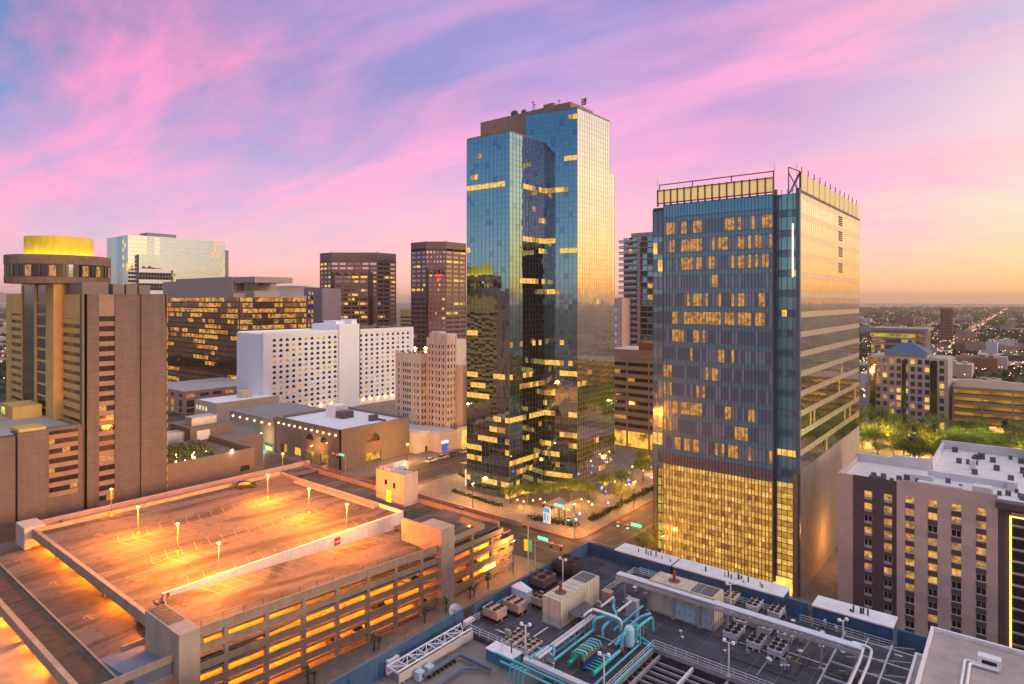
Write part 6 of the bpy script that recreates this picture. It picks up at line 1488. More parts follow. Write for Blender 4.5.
for (pa, pb, dz_) in (((100, 465), (560, 668), .9), ((130, 520), (440, 668), .9), ((300, 500), (600, 668), .3)):
    p, q = at(*z6(*pa), ZR + dz_), at(*z6(*pb), ZR + dz_); b.tube((p[0], p[1], ZR + dz_), (q[0] + 3, p[1], ZR + dz_), 0.136, 8)
for k in range(4):
    p = at(*z6(215 + k * 28, 540 + k * 12), ZR + .9); b.pipe([(p[0], p[1], ZR + .9), (p[0], p[1] - .6, ZR + 1.2), (p[0], p[1] - .9, ZR - .9)], 0.102, 8)
b.build('edge_pipe', cyan, t)
x, y = at(629.5, 648.5, ZR)
t = thing('cyan_tank', 'upright pale cyan tank at the right end of the pipework', 'tank', (x, y, ZR))
b = MB(); b.lathe(x, y, [(.2, ZR + .2), (.62, ZR + .4), (.68, ZR + .6), (.68, ZR + 2.7), (.5, ZR + 3.0), (.1, ZR + 3.1)], 16); b.build('shell', mat('pale_cyan_tank', (.36, .64, .70), .45, .06, 1.5), t)
b = MB()
for k in range(3): a = k * 2.1; b.tube((x + .5 * math.cos(a), y + .5 * math.sin(a), ZR), (x + .5 * math.cos(a), y + .5 * math.sin(a), ZR + .7), .06, 6)
b.build('leg', steel, t)
b = MB(); b.pipe([(x + .2, y + .2, ZR + 2.9), (x + .7, y + .6, ZR + 3.3), (x + 1.1, y + .9, ZR + 2.8), (x + 1.2, y + .9, ZR + .6)], 0.0952, 8); b.build('overflow_pipe', cyan, t)
for k, (px_, py_, lab) in enumerate(((622, 655, 'red bladder vessel left of the pale cyan tank'), (634, 643, 'red bladder vessel right of the pale cyan tank'))):
    xx, yy = at(px_, py_, ZR); o = thing('red_vessel', lab, 'vessel', (xx, yy, ZR)); b = MB(); b.lathe(xx, yy, [(.1, ZR + .1), (.32, ZR + .25), (.32, ZR + .75), (.1, ZR + .95)], 12); b.build('shell', mat('red_vessel', (.40, .02, .02), .4, .1), o); b = MB(); b.tube((xx, yy, ZR), (xx, yy, ZR + .2), 0.136, 8); b.build('foot', dark_steel, o)
# railings, lamp posts, well beams
def railing(label, pts, z, hh=1.1, m=white_steel):
    t = thing('roof_railing', label, 'railing', (*pts[0], z)); b = MB(); g = MB()
    for (xa, ya), (xb, yb) in zip(pts, pts[1:]):
        d = math.hypot(xb - xa, yb - ya); n = max(1, int(d / 1.5))
        for k in range(n + 1): f = k / n; b.beam((xa + (xb - xa) * f, ya + (yb - ya) * f, z), (xa + (xb - xa) * f, ya + (yb - ya) * f, z + hh), .05)
        for f in (.35, .68, 1.0): g.beam((xa, ya, z + hh * f), (xb, yb, z + hh * f), .05)
    b.build('post', m, t); g.build('rail', m, t)
railing('white railing along the long edge of the sunken beam well', [(pitx0, 50), (pitx0, pity1), (9, pity1)], ZR)
railing('white railing before the blue parapet gap near the satellite dish', [(PX + 1.2, lowy1 + .2), (PX + 1.2, 76)], ZR)
railing('white railing at the edge above the lower beige roof', [(PX + 1.2, lowy1 + .1), (lowx1, lowy1 + .1)], ZR)
railing('white railing along the ledges in front of the gold screened tower', [(at_y(98.6, 640), 98.6), (at_y(98.6, 786), 98.6)], ZR)
railing('white railing behind the right ledge before the striped hotel', [(at_y(98.6, 800), 98.6), (at_y(98.6, 893), 98.6)], ZR)
railing('double catwalk rail between the black unit and silver duct', [(-52, 88), (-52, 98), (-46, 98)], ZR)
wb = thing('beam_well_frame', 'grid of grey beams over the sunken well at the bottom edge', 'steel frame', (pitx0, pity1, ZR))
wm = mat('well_beam', (.34, .30, .31), .6, .15, 1)
for k in range(7): b = MB(); x = pitx0 + 1.0 + k * 4.6; b.box(x - .16, 45, ZR - .9, x + .16, pity1 - .3, ZR - .45); b.build('main_beam', white_steel if k % 2 else wm, wb)
for k in range(11): b = MB(); y = pity1 - 1.2 - k * 1.25; b.box(pitx0, y - .1, ZR - 1.25, 9, y + .1, ZR - .92); b.build('cross_beam', wm, wb)
b = MB(); b.box(pitx0 - .1, 45, ZR - .5, pitx0 + .15, pity1 + .1, ZR + .12); b.box(pitx0, pity1 - .15, ZR - .5, 9, pity1 + .1, ZR + .12); b.build('kerb', wm, wb)
lp0 = None
for px_, py_, lab in ((728.7, 676, 'twin headed white roof lamp beside the sunken beam well'), (562.8, 585, 'white roof lamp beside the black cooling unit'), (525.5, 657, 'twin headed white roof lamp beside the low fan arrays'), (604, 690, 'twin headed white roof lamp at the lower edge below the green headers'),
                      (730.5, 612, 'white roof lamp between the cream container and the condensers'), (843, 652, 'white roof lamp near the bend of the silver duct')):
    x, y = at(px_, py_, ZR)
    if lp0 is None:
        lp0 = thing('roof_lamp', lab, 'roof lamp', (x, y, ZR), 'white lamp posts on the plant roof'); b = MB(); b.tube((x, y, ZR), (x, y, ZR + 4.2), .1, 8); b.box(x - .25, y - .25, ZR, x + .25, y + .25, ZR + .08); b.build('post', white_steel, lp0)
        b = MB(); b.beam((x - .55, y, ZR + 4.2), (x + .55, y, ZR + 4.2), .08); b.build('cross_arm', white_steel, lp0)
        for s_ in (-1, 1): b = MB(); b.lathe(x + s_ * .55, y, [(.1, ZR + 4.1), (.26, ZR + 4.25), (.22, ZR + 4.5), (.05, ZR + 4.58)], 10); b.build('lamp_head', white_steel, lp0)
    else: dup(lp0, (x, y, ZR), R.random(), lab)
yl_ = MB()
for pa, pb in ((z8(130, 475), z8(580, 632)), (z8(180, 490), z8(330, 250)), (z5(660, 400), z5(790, 460))):
    p, q = at(*pa, ZR), at(*pb, ZR); d = Vector((q[0] - p[0], q[1] - p[1], 0)); ax_ = abs(d.x) > abs(d.y); e = (q[0], p[1]) if ax_ else (p[0], q[1])
    if ax_: yl_.quad((p[0], p[1] - .09, ZR + .006), (e[0], p[1] - .09, ZR + .006), (e[0], p[1] + .09, ZR + .006), (p[0], p[1] + .09, ZR + .006))
    else: yl_.quad((p[0] - .09, p[1], ZR + .007), (p[0] + .09, p[1], ZR + .007), (p[0] + .09, e[1], ZR + .007), (p[0] - .09, e[1], ZR + .007))
yl_.build('safety_line', line_y, fr_)
# small clutter of the roof: vents, junction boxes, conduits
def clear(x, y): return not (x > pitx0 - .5 and y < pity1 + .5) and not (x < lowx1 + .5 and y < lowy1 + .5) and not (C1[0] - .5 < x < C1[2] + .8 and C1[1] - .5 < y < C1[3] + .5) and not (C2[0] - .5 < x < C2[2] + .5 and C2[1] - .5 < y < C2[3] + .5)
def spot(pxa, pxb, pya, pyb):
    while True:
        x, y = at(R.uniform(pxa, pxb), R.uniform(pya, pyb), ZR)
        if clear(x, y) and -62 < x < -12 and y < PY - 1.5: return x, y
vb_ = None
for k in range(20):
    x, y = spot(490, 900, 575, 672); lab = 'small grey roof vent among the machinery of the plant roof'
    if vb_ is None:
        vb_ = thing('roof_vent', lab, 'roof vent', (x, y, ZR), 'small roof vents of the plant roof'); b = MB(); b.lathe(x, y, [(.18, ZR), (.18, ZR + .5)], 8); b.build('stack', steel, vb_); b = MB(); b.lathe(x, y, [(.3, ZR + .5), (.32, ZR + .6), (.05, ZR + .74)], 8); b.build('cowl', steel, vb_)
    else: dup(vb_, (x, y, ZR), R.random() * 3, lab, scale=R.uniform(.6, 1.3))
jb_ = None
for k in range(26):
    x, y = spot(500, 900, 580, 672); lab = 'small grey junction box on a stand on the plant roof'
    if jb_ is None:
        jb_ = thing('junction_box', lab, 'junction box', (x, y, ZR), 'junction boxes of the plant roof'); b = MB(); b.box(x - .35, y - .12, ZR + .4, x + .35, y + .12, ZR + 1.1); b.build('box', steel, jb_); b = MB(); b.box(x - .3, y - .05, ZR, x - .22, y + .05, ZR + .4); b.box(x + .22, y - .05, ZR, x + .3, y + .05, ZR + .4); b.build('leg', dark_steel, jb_)
    else: dup(jb_, (x, y, ZR), R.choice((0, rad(90))), lab, scale=R.uniform(.6, 1.4))
for k in range(16):
    x, y = spot(490, 880, 580, 668); t = MB(); ln = R.uniform(4, 12)
    pts = [(x, y, ZR + .12), (x + ln, y, ZR + .12)] if k % 2 else [(x, y, ZR + .12), (x, y - ln * .5, ZR + .12)]
    if not clear(pts[1][0], pts[1][1]): continue
    t.tube(pts[0], pts[1], .05, 6); t.tube((pts[0][0] + .14, pts[0][1] + .14, ZR + .12), (pts[1][0] + .14, pts[1][1] + .14, ZR + .12), .04, 6)
    tag(t.build('conduit', R.choice((steel, white_steel, dark_steel)), None, (x, y, ZR)), 'thin electrical conduit running across the dark plant roof', 'conduit', 'conduits of the plant roof')
# left lower roof: truss, boxes, dish, dark pipes
ZL = 10.1
tr = thing('white_truss', 'white lattice truss beam lying along the lower beige roof beside the blue parapet', 'truss', (*at(*z7(270, 650), 10), ZL))
xa, ya = at(*z7(272, 640), 11.2); yb = at(*z7(800, 310), 11.2)[1]; xa2 = xa - 2.0
b = MB(); ns_ = 8
for x, z in ((xa, 11.9), (xa2, 11.9), (xa2, 10.9)): b.beam((x, ya, z), (x, yb, z), .16)
for k in range(ns_):
    y0_, y1_2 = ya + (yb - ya) * k / ns_, ya + (yb - ya) * (k + 1) / ns_; b.beam((xa, y0_, 11.9), (xa2, y0_, 11.9), .12); b.beam((xa2, y0_, 10.9), (xa2, y0_, 11.9), .1)
    b.beam((xa if k % 2 else xa2, y0_, 11.9), (xa2 if k % 2 else xa, y1_2, 11.9), .1); b.beam((xa2, y0_, 10.9 if k % 2 else 11.9), (xa2, y1_2, 11.9 if k % 2 else 10.9), .1)
b.build('lattice', white_steel, tr)
b = MB(); b.box(xa + .2, ya, 10.6, xa + .35, yb, 11.7); b.build('side_plate', mat('cream_plate', (.58, .52, .47), .6, .1), tr)
for k in range(4): y = ya + 1 + (yb - ya - 2) * k / 3; b = MB(); b.box(xa2 - .1, y - .12, ZL, xa + .2, y + .12, 10.85); b.build('stand', steel, tr)
for n, s_, hh, lab in (((205, 632), 1.7, 1.9, 'white equipment box with an open top at the near end of the truss'), ((500, 640), .9, 1.2, 'pale blue box on the lower roof, closer to the truss middle'), ((430, 680), .9, 1.2, 'pale blue box on the lower roof at the bottom edge')):
    x, y = at(*z7(*n), ZL); o = thing('equipment_box', lab, 'equipment box', (x, y, ZL)); b = MB(); b.box(x - s_, y, ZL + .1, x, y + s_ * 1.1, ZL + hh); b.build('casing', white_steel if s_ > 1 else MATS['pale_blue_steel'], o)
    b = MB(); b.box(x - s_ * .9, y + .1, ZL, x - .1, y + s_, ZL + .1); b.build('plinth', concrete, o)
    if s_ > 1: b = MB(); b.box(x - 1.1, y + .5, ZL + hh, x - .4, y + 1.2, ZL + hh + .03); b.build('top_vent', black, o)
x, y = at(*z7(715, 270), ZL)
dsh = thing('satellite_dish', 'white satellite dish on a pole against the blue parapet', 'satellite dish', (x, y, ZL))
b = MB(); b.tube((x, y, ZL), (x, y, ZL + 2.6), .08, 8); b.build('pole', steel, dsh)
b = MB(); c = Vector((x - .35, y - .1, ZL + 2.4)); ax = Vector((.45, -.85, .25)).normalized(); u = ax.cross(Vector((0, 0, 1))).normalized(); v = u.cross(ax)
rings = []
for r_, dpt in ((.02, 0), (.4, .05), (.75, .17), (1.0, .32)):
    rings.append([c + ax * dpt + (u * math.cos(2 * math.pi * k / 20) + v * math.sin(2 * math.pi * k / 20)) * r_ for k in range(20)])
for r0, r1 in zip(rings, rings[1:]):
    for k in range(20): b.quad(r0[k], r0[(k + 1) % 20], r1[(k + 1) % 20], r1[k])
b.build('dish', white_steel, dsh); b = MB(); b.beam(c, c + ax * .9, .05); b.box(*(c + ax * .85 - Vector((.08,) * 3)), *(c + ax * .85 + Vector((.08,) * 3))); b.build('feed_horn', dark_steel, dsh)
dkp = mat('dark_blue_pipe', (.10, .13, .20), .5, .15)
t = thing('roof_pipe_run', 'dark blue grey pipes on stands across the lower beige roof', 'pipe', (*at(*z7(560, 590), ZL), ZL)); b = MB()
p0, p1, p2, p3 = at(*z7(545, 575), ZL + .7), at(*z7(700, 455), ZL + .7), at(*z7(900, 540), ZL + .7), at(*z7(560, 690), ZL + .6)
b.pipe([(p0[0], p0[1] - 2, ZL + .7), (p0[0], p1[1], ZL + .7), (p2[0] + 1.5, p1[1], ZL + .7)], .26, 8); p4 = at(*z7(740, 560), ZL + .6); b.pipe([(p3[0], p3[1] - 2, ZL + .5), (p3[0], p4[1], ZL + .5), (p3[0] + 1.6, p4[1] + 1, ZL + .6)], .2, 8); b.build('pipe', dkp, t)
b = MB()
for k in range(7): y = p0[1] - 1 + k * (p1[1] - p0[1]) / 6; b.box(p0[0] - .35, y - .1, ZL, p0[0] + .35, y + .1, ZL + .42)
b.build('stand', dark_steel, t)
x0, y0, x1, y1 = base3(z6(200, 590), z6(35, 515), z6(262, 540), ZL + 0)
t = thing('blue_pump_house', 'low blue housing with a white top and small pipes at the roof step', 'plant housing', (x1, y0, ZL)); b = MB(); b.box(x0, y0, ZL, x1, y1, 11.6); b.build('wall', mat('blue_housing', (.06, .20, .30), .6, .1, 1), t); b = MB(); b.box(x0 - .08, y0 - .08, 11.6, x1 + .08, y1 + .08, 11.75); b.build('top', white_cap, t)
b = MB(); b.tube((x0 + 2, y0 + 1, 11.75), (x0 + 2, y0 + 1, 12.6), .14, 8); b.tube((x0 + 3.4, y0 + 1.2, 11.75), (x0 + 3.4, y0 + 1.2, 13.4), .1, 8, 1); b.build('vent_pipe', [white_steel, rust], t)
# right: steel frame yard and neighbouring beige roofs
sy = thing('steel_yard_frame', 'dark steel framing over a sunken yard between the silver duct and beige roof', 'steel frame', (-16, 92, ZR)); b = MB()
for k in range(6): y = 76 + k * 4; b.beam((-19, y, 12), (-10.5, y, 12), .22); b.beam((-18, y, 11.2), (-11, y + 2, 12), .12)
for x in (-19, -16.2, -13.4, -10.6): b.beam((x, 72, 12.1), (x, 97, 12.1), .2); [b.beam((x, y, ZR), (x, y, 12), .16) for y in (76, 84, 92, 96.5)]
for y in (77, 81, 85): b.beam((-18.9, y, ZR + .1), (-18.9, y, 12.2), .1)
b.build('frame', steel, sy)
b = MB()
for x, y in ((-17.6, 79), (-14.8, 83), (-12.2, 79), (-17.2, 87)): b.box(x, y, ZR, x + 1.4, y + 1.8, 11.6)
b.build('yard_unit', mat('dark_plant', (.12, .11, .12), .6, .2, 1), sy)
nb = thing('beige_roof_building', 'neighbouring flat beige roof with white edge in the lower right corner', 'building', (-9.2, 98, 0))
xr0, yr1 = at(931, 628, 15.2); b = MB(); b.box(xr0 + .3, 30, 0, 60, yr1 - .3, 15.0); b.build('roof', mat('beige_roof', (.40, .33, .30), .85, .12, .4, brick=(6, 30, .02, .9)), nb)
b = MB(); b.box(xr0, 30, 10, xr0 + .35, yr1, 15.5); b.box(xr0 + .35, yr1 - .35, 10, 60, yr1, 15.5); b.build('parapet', white_cap, nb)
b = MB(); xx, yy = at(965, 662, 15.0); x2, y2 = at(1010, 676, 15.0)
b.pipe([(xx, yy - 12, 15.3), (xx, yy, 15.3), (x2 - 1, yy, 15.3)], .16, 8); b.pipe([(xx + .5, yy - 12, 15.3), (xx + .5, yy - .5, 15.3), (x2 - 1, yy - .5, 15.3)], .16, 8); b.build('pipe_pair', white_steel, nb)
b = MB(); b.box(x2 - 3, y2 + .2, 15, x2 - .8, y2 + 1.4, 16.2); b.build('roof_unit', white_steel, nb); b = MB(); b.box(x2 - 2.6, y2 + .18, 15.3, x2 - 1.2, y2 + .22, 15.9); b.build('vent', black, nb)
sb = thing('beige_stair_block', 'small square beige roof with a red valve, in front of the larger beige roof', 'building', (-10.5, 88, 0))
xs1, ys1 = at(916, 655, 13.6); xq = at(945, 668, 13.6)[0]; b = MB(); b.box(xs1, 60, 4, xq, ys1, 13.5); b.build('roof', MATS['beige_roof'], sb); b = MB(); b.box(xs1 - .1, 60, 13.3, xs1 + .2, ys1 + .1, 13.9); b.box(xs1 + .2, ys1 - .2, 13.3, xq, ys1 + .1, 13.9); b.box(xq - .3, 60, 13.3, xq, ys1 - .2, 13.9); b.build('parapet', white_cap, sb)
b = MB(); xv, yv = at(926, 680, 13.5); b.tube((xv, yv, 13.5), (xv, yv, 14.2), .1, 8); b.beam((xv - .4, yv, 14), (xv + .4, yv, 14), .14); b.build('red_valve', mat('red_vessel', (.40, .02, .02), .4, .1), sb)
# ------------------------------------------------------------------ trees
bark = mat('bark', (.10, .07, .05), .9, .2, 2)
def leafmat(n, c): 
    m = mat(n, c, .7, .35, .9); return m
LEAF = [leafmat('leaf_olive', (.20, .25, .03)), leafmat('leaf_green', (.05, .085, .02)), leafmat('leaf_dark', (.03, .055, .018))]
def make_tree(name, seed, h, r, nleaf, m, label, loc=(0, 0, 0), group=None, cr=.45):
    rr = random.Random(seed); t = thing(name, label, 'tree', loc, group); b = MB(); tips = []
    def limb(p, d, ln, rad_, dep):
        q = p + d * ln; b.tube(p, q, rad_, 6, 0, rad_ * .65, cap=False)
        if dep == 0: tips.append(q); return
        for _ in range(3):
            nd_ = (d + Vector((rr.uniform(-.9, .9), rr.uniform(-.9, .9), rr.uniform(-.15, .5)))).normalized(); limb(q, nd_, ln * .68, rad_ * .6, dep - 1)
    limb(Vector((0, 0, 0)), Vector((rr.uniform(-.1, .1), rr.uniform(-.1, .1), 1)).normalized(), h * .36, .16 * h / 5, 2)
    v0 = ORG[t.name]; ORG[t.name] = Vector((0, 0, 0)); b.build('trunk', bark, t)
    b = MB(); blobs = [(tp, rr.uniform(.28, .5) * r) for tp in tips] + [(Vector((rr.gauss(0, .4) * r, rr.gauss(0, .4) * r, h * rr.uniform(.55, .85))), rr.uniform(.25, .45) * r) for _ in range(7)]
    for _ in range(nleaf):
        c, br = rr.choice(blobs); d = Vector((rr.gauss(0, 1), rr.gauss(0, 1), rr.gauss(0, .75))); d.normalize(); p = c + d * br * rr.random() ** .4
        s_ = rr.uniform(.10, .24) * (h / 6) ** .5; u = Vector((rr.gauss(0, 1), rr.gauss(0, 1), rr.gauss(0, .6))).normalized() * s_; w_ = u.cross(d).normalized() * s_ * .8
        b.quad(p - u - w_ * .4, p + w_ * .2 - u * .2, p + u + w_ * .4, p - w_ * .8 + u * .2)
    b.build('crown', m, t); ORG[t.name] = v0; return t
def make_palm(name, seed, h, label, loc, group=None, fr=1.0, nf=26):
    rr = random.Random(seed); t = thing(name, label, 'palm tree', loc, group); v0 = ORG[t.name]; ORG[t.name] = Vector((0, 0, 0)); b = MB()
    for k in range(5): b.tube((math.sin(k * .5) * .06, 0, h * k / 5), (math.sin((k + 1) * .5) * .06, 0, h * (k + 1) / 5), .17 - .012 * k, 7, 0, .17 - .012 * (k + 1), cap=False)
    b.build('trunk', bark, t); b = MB()
    for k in range(nf):
        a = rr.uniform(0, 6.283); el_ = rr.uniform(-.9, 1.2); p = Vector((0, 0, h)); d = Vector((math.cos(a) * math.cos(el_), math.sin(a) * math.cos(el_), math.sin(el_))); sd = Vector((-math.sin(a), math.cos(a), 0)); prev = p
        for q in range(5):
            nx = prev + d * .42 * fr; w0, w1 = .30 * fr * (1 - abs(q - 1.6) / 4), .30 * fr * (1 - abs(q - .6) / 4)
            b.quad(prev - sd * w0, prev + Vector((0, 0, .03)), nx + Vector((0, 0, .03)), nx - sd * w1); b.quad(prev + Vector((0, 0, .03)), prev + sd * w0, nx + sd * w1, nx + Vector((0, 0, .03)))
            d = (d + Vector((0, 0, -.28))).normalized(); prev = nx
    b.build('crown', LEAF[1], t); ORG[t.name] = v0; return t
protos = []
PZ = .14
# plaza trees (feathery, amber lit)
plaza_t = [(-113.0, 139.4, 'feathery tree close to the glass tower foot, left end of the plaza row'), (-108.5, 141.6, 'feathery tree in the plaza corner between the two tower blocks'), (-104.5, 146.5, 'bushy olive tree before the recessed corner of the mirror tower'),
           (-99.5, 150, 'feathery tree at the near corner of the mirror tower'), (-97.5, 156, 'olive tree along the plaza edge beside the gold face, nearest'), (-96.5, 163.5, 'olive tree along the plaza edge beside the gold face, second'),
           (-95.5, 172, 'olive tree along the plaza edge beside the gold face, third'), (-94, 183, 'tall olive tree at the far plaza edge by the street'), (-100, 196, 'broad tree on the plaza behind the mirror tower'), (-92, 205, 'yellow green tree by the tan office corner'),
           (-89.0, 160, 'small dark round tree standing in the kerb hedge'), (-88.4, 195, 'slim tree on the kerb before the tan office')]
for k, (x, y, lab) in enumerate(plaza_t):
    if k < 2: protos.append(make_tree('plaza_tree', 10 + k, 5.6 + k, 3.4, 2600, LEAF[0], lab, (x, y, PZ), 'trees on the glass tower plaza'))
    else: dup(protos[k % 2], (x, y, PZ), R.random() * 6, lab, scale=R.uniform(.95, 1.4))
st = [(-64.6, 121.6 + 8, 'broad amber lit street tree before the gold screened tower corner'), (-65, 137, 'street tree left of the gold screened tower'), (-65.3, 146, 'street tree further up beside the gold screened tower'), (-83.8, 210, 'street tree far up the kerb')]
stt = make_tree('street_tree', 21, 7.2, 3.4, 2200, LEAF[0], st[0][2], (-65.6, 127.5, PZ), 'street trees'); protos.append(stt)
for x, y, lab in st[1:]: dup(stt, (x, y, PZ), R.random() * 6, lab, scale=R.uniform(.7, .95))
# sidewalk palms before the garage
pal = None
for k, px in enumerate((308, 374, 425, 376 + 70, 470, 488)):
    y = at_x(-83.2, px); lab = 'small palm on the pavement before the garage, number %s from the near end' % ('one', 'two', 'three', 'four', 'five', 'six')[k]
    lab = ('small palm on the garage pavement nearest the bottom edge', 'small palm on the garage pavement, second from the near end', 'small palm on the garage pavement below the long sloping bays', 'small palm on the garage pavement right of the stair tower', 'small palm on the garage pavement before the last bays', 'small palm on the garage pavement nearest the street corner')[k]
    if pal is None: pal = make_palm('pavement_palm', 3, 2.4, lab, (-83.2, y, PZ), 'small palms before the garage', .55, 20)
    else: dup(pal, (-83.2, y, PZ), R.random() * 6, lab, scale=R.uniform(.85, 1.15))
    if k in (0, 1, 4): dup(pal, (-83.0, y + .9, PZ), R.random() * 6, lab.replace('small palm', 'shorter palm of the pair'), scale=.7)
# hedges
def hedge(label, pts, wd, h, n):
    b = MB(); rr = random.Random(len(label))
    for (xa, ya), (xb, yb) in zip(pts, pts[1:]):
        for _ in range(n):
            f = rr.random(); c = Vector((xa + (xb - xa) * f + rr.gauss(0, wd * .4), ya + (yb - ya) * f + rr.gauss(0, wd * .4), PZ + rr.random() ** .6 * h * (.6 + .4 * math.sin(f * 40)))); u = Vector((rr.gauss(0, 1), rr.gauss(0, 1), rr.gauss(0, 1))).normalized() * .22; v = u.cross(Vector((rr.gauss(0, 1), rr.gauss(0, 1), 1))).normalized() * .2
            b.quad(c - u, c + v, c + u, c - v)
    o = b.build('hedge', LEAF[2], None, (*pts[0], PZ)); tag(o, label, 'hedge', 'clipped hedges round the plaza')
hedge('dark low hedge along the street side kerb of the plaza', [(-88, 142), (-88, 190)], 1.3, 1.1, 2600)
hedge('dark hedge bed at the plaza street corner by the pylon sign', [(-101, 133.5), (-88.5, 136)], 1.4, 1.2, 900)
hedge('dark low planting along the foot of the mirror tower', [(-134, 137.5), (-113.5, 135.8)], 1.0, .8, 1100)
hedge('hedge square on the plaza left of the mirror tower', [(-152 + 7, 152), (-139, 150)], .7, 1.0, 500)
hedge('hedge line by the shade sail left of the mirror tower', [(-144, 160), (-136, 158)], .7, 1.0, 500)
# ------------------------------------------------------------------ street furniture
amber_b = mat('amber_bulb', (1, 1, 1), .5, 0, emit=(1, .52, .10), es=16)
pl0 = None; sp_ = []
for k in range(26):
    x, y = (R.uniform(-112, -90), R.uniform(136.5, 141.5)) if k < 10 else (R.uniform(-101, -90), R.uniform(144, 215))
    if k < 10 and x < -104: y = R.uniform(135.5, 139)
    lab = 'slim plaza light with a glowing amber globe, by the foot of the mirror tower' if k < 10 else 'slim plaza light with a glowing amber globe, along the gold side of the mirror tower'
    if pl0 is None:
        pl0 = thing('plaza_light', lab, 'lamp post', (x, y, PZ), 'glowing lights on the near plaza'); b = MB(); b.tube((x, y, PZ), (x, y, PZ + 2.6), .05, 6); b.build('post', dark_steel, pl0); b = MB(); b.lathe(x, y, [(.03, PZ + 2.6), (.14, PZ + 2.7), (.14, PZ + 2.85), (.03, PZ + 2.95)], 8); b.build('globe', amber_b, pl0)
    else: dup(pl0, (x, y, PZ), 0, lab, 'glowing lights on the near plaza' if k < 10 else 'glowing lights on the far plaza')
for (x, y) in ((-108, 138.5), (-100, 142), (-97, 150), (-95, 162), (-95, 176), (-96, 192), (-128, 137), (-142, 150)):
    l_ = bpy.data.lights.new('plaza_glow', 'POINT'); l_.energy = 1500; l_.color = (1, .52, .12); l_.shadow_soft_size = .5
    o = bpy.data.objects.new('plaza_glow', l_); COL.objects.link(o); o.location = (x, y, 3.1)
blu = mat('blue_bulb', (.1, .1, 1), .5, 0, emit=(.15, .25, 1), es=3)
b0 = None
for k in range(14):
    x, y = R.uniform(-101, -89), R.uniform(138, 212); lab = 'low blue light marker set in the plaza paving'
    b = MB(); b.lathe(x, y, [(.3, PZ), (.3, PZ + .35), (.2, PZ + .5)], 8)
    if b0 is None: b0 = tag(b.build('blue_marker', blu, None, (x, y, PZ)), lab, 'ground light', 'blue ground lights on the plaza')
    else: c = b0.copy(); COL.objects.link(c); c.location = (x, y, PZ)
# shade canopy, pylon sign
ca = thing('shade_canopy', 'pale butterfly shade canopy on dark posts at the plaza corner', 'canopy', (-94, 137, PZ)); b = MB()
b.poly([(-97.5, 135.5, 4.6), (-94, 134.6, 3.9), (-94, 140.0, 4.2), (-97, 140.4, 5.0)]); b.poly([(-94, 134.6, 3.9), (-90.4, 136.5, 4.5), (-90.8, 140.3, 5.9), (-94, 140.0, 4.2)])
b.poly([(-97.5, 135.5, 4.5), (-97, 140.4, 4.9), (-94, 140.0, 4.1), (-94, 134.6, 3.8)]); b.poly([(-94, 134.6, 3.8), (-94, 140.0, 4.1), (-90.8, 140.3, 5.8), (-90.4, 136.5, 4.4)]); b.build('sail', mat('canopy_fabric', (.34, .28, .24), .8, .06), ca)
b = MB(); [b.tube((x, y, PZ), (x, y, 4.1), .14, 8) for x, y in ((-94.6, 137), (-93.2, 137.6))]; b.build('post', dark_steel, ca)
c2 = thing('shade_canopy', 'pale flat shade sail on the plaza left of the mirror tower', 'canopy', (-146, 158, PZ)); b = MB(); b.poly([(-147, 154, 3.4), (-140, 156, 3.0), (-141, 161, 3.6), (-146, 160, 3.2)]); b.poly([(-147, 154, 3.35), (-146, 160, 3.15), (-141, 161, 3.55), (-140, 156, 2.95)]); b.build('sail', mat('lilac_fabric', (.50, .47, .52), .8, .05), c2)
b = MB(); [b.tube((x, y, PZ), (x, y, 3.3), .1, 6) for x, y in ((-146.5, 154.5), (-140.5, 156.3), (-141.3, 160.5))]; b.build('post', dark_steel, c2)
py = thing('pylon_sign', 'white and blue lit pylon sign in the hedge bed at the plaza corner', 'sign', (-95.8, 133.2, PZ)); b = MB(); b.box(-97, 133.1, PZ, -94.9, 133.5, 4.2); b.build('panel', mat('sign_white', (.8, .8, .8), .5, 0, emit=(.9, .92, 1), es=.3), py)
b = MB(); b.box(-97, 133.05, 3.0, -94.9, 133.1, 4.2); b.box(-96.6, 133.05, .8, -96.2, 133.1, 2.6); b.box(-95.7, 133.05, .8, -95.4, 133.1, 2.2); b.build('blue_field', mat('sign_blue', (.05, .3, .7), .5, 0, emit=(.1, .5, 1), es=.5), py)
p2 = thing('pylon_sign', 'pale lit pylon sign at the left foot of the mirror tower', 'sign', (-134.5, 146, PZ)); b = MB(); b.box(-135, 144, PZ, -134.6, 145.6, 5.2); b.build('panel', MATS['sign_white'], p2); b = MB(); b.box(-134.6, 144.2, 3.6, -134.55, 145.4, 5.0); b.build('blue_field', MATS['sign_blue'], p2)
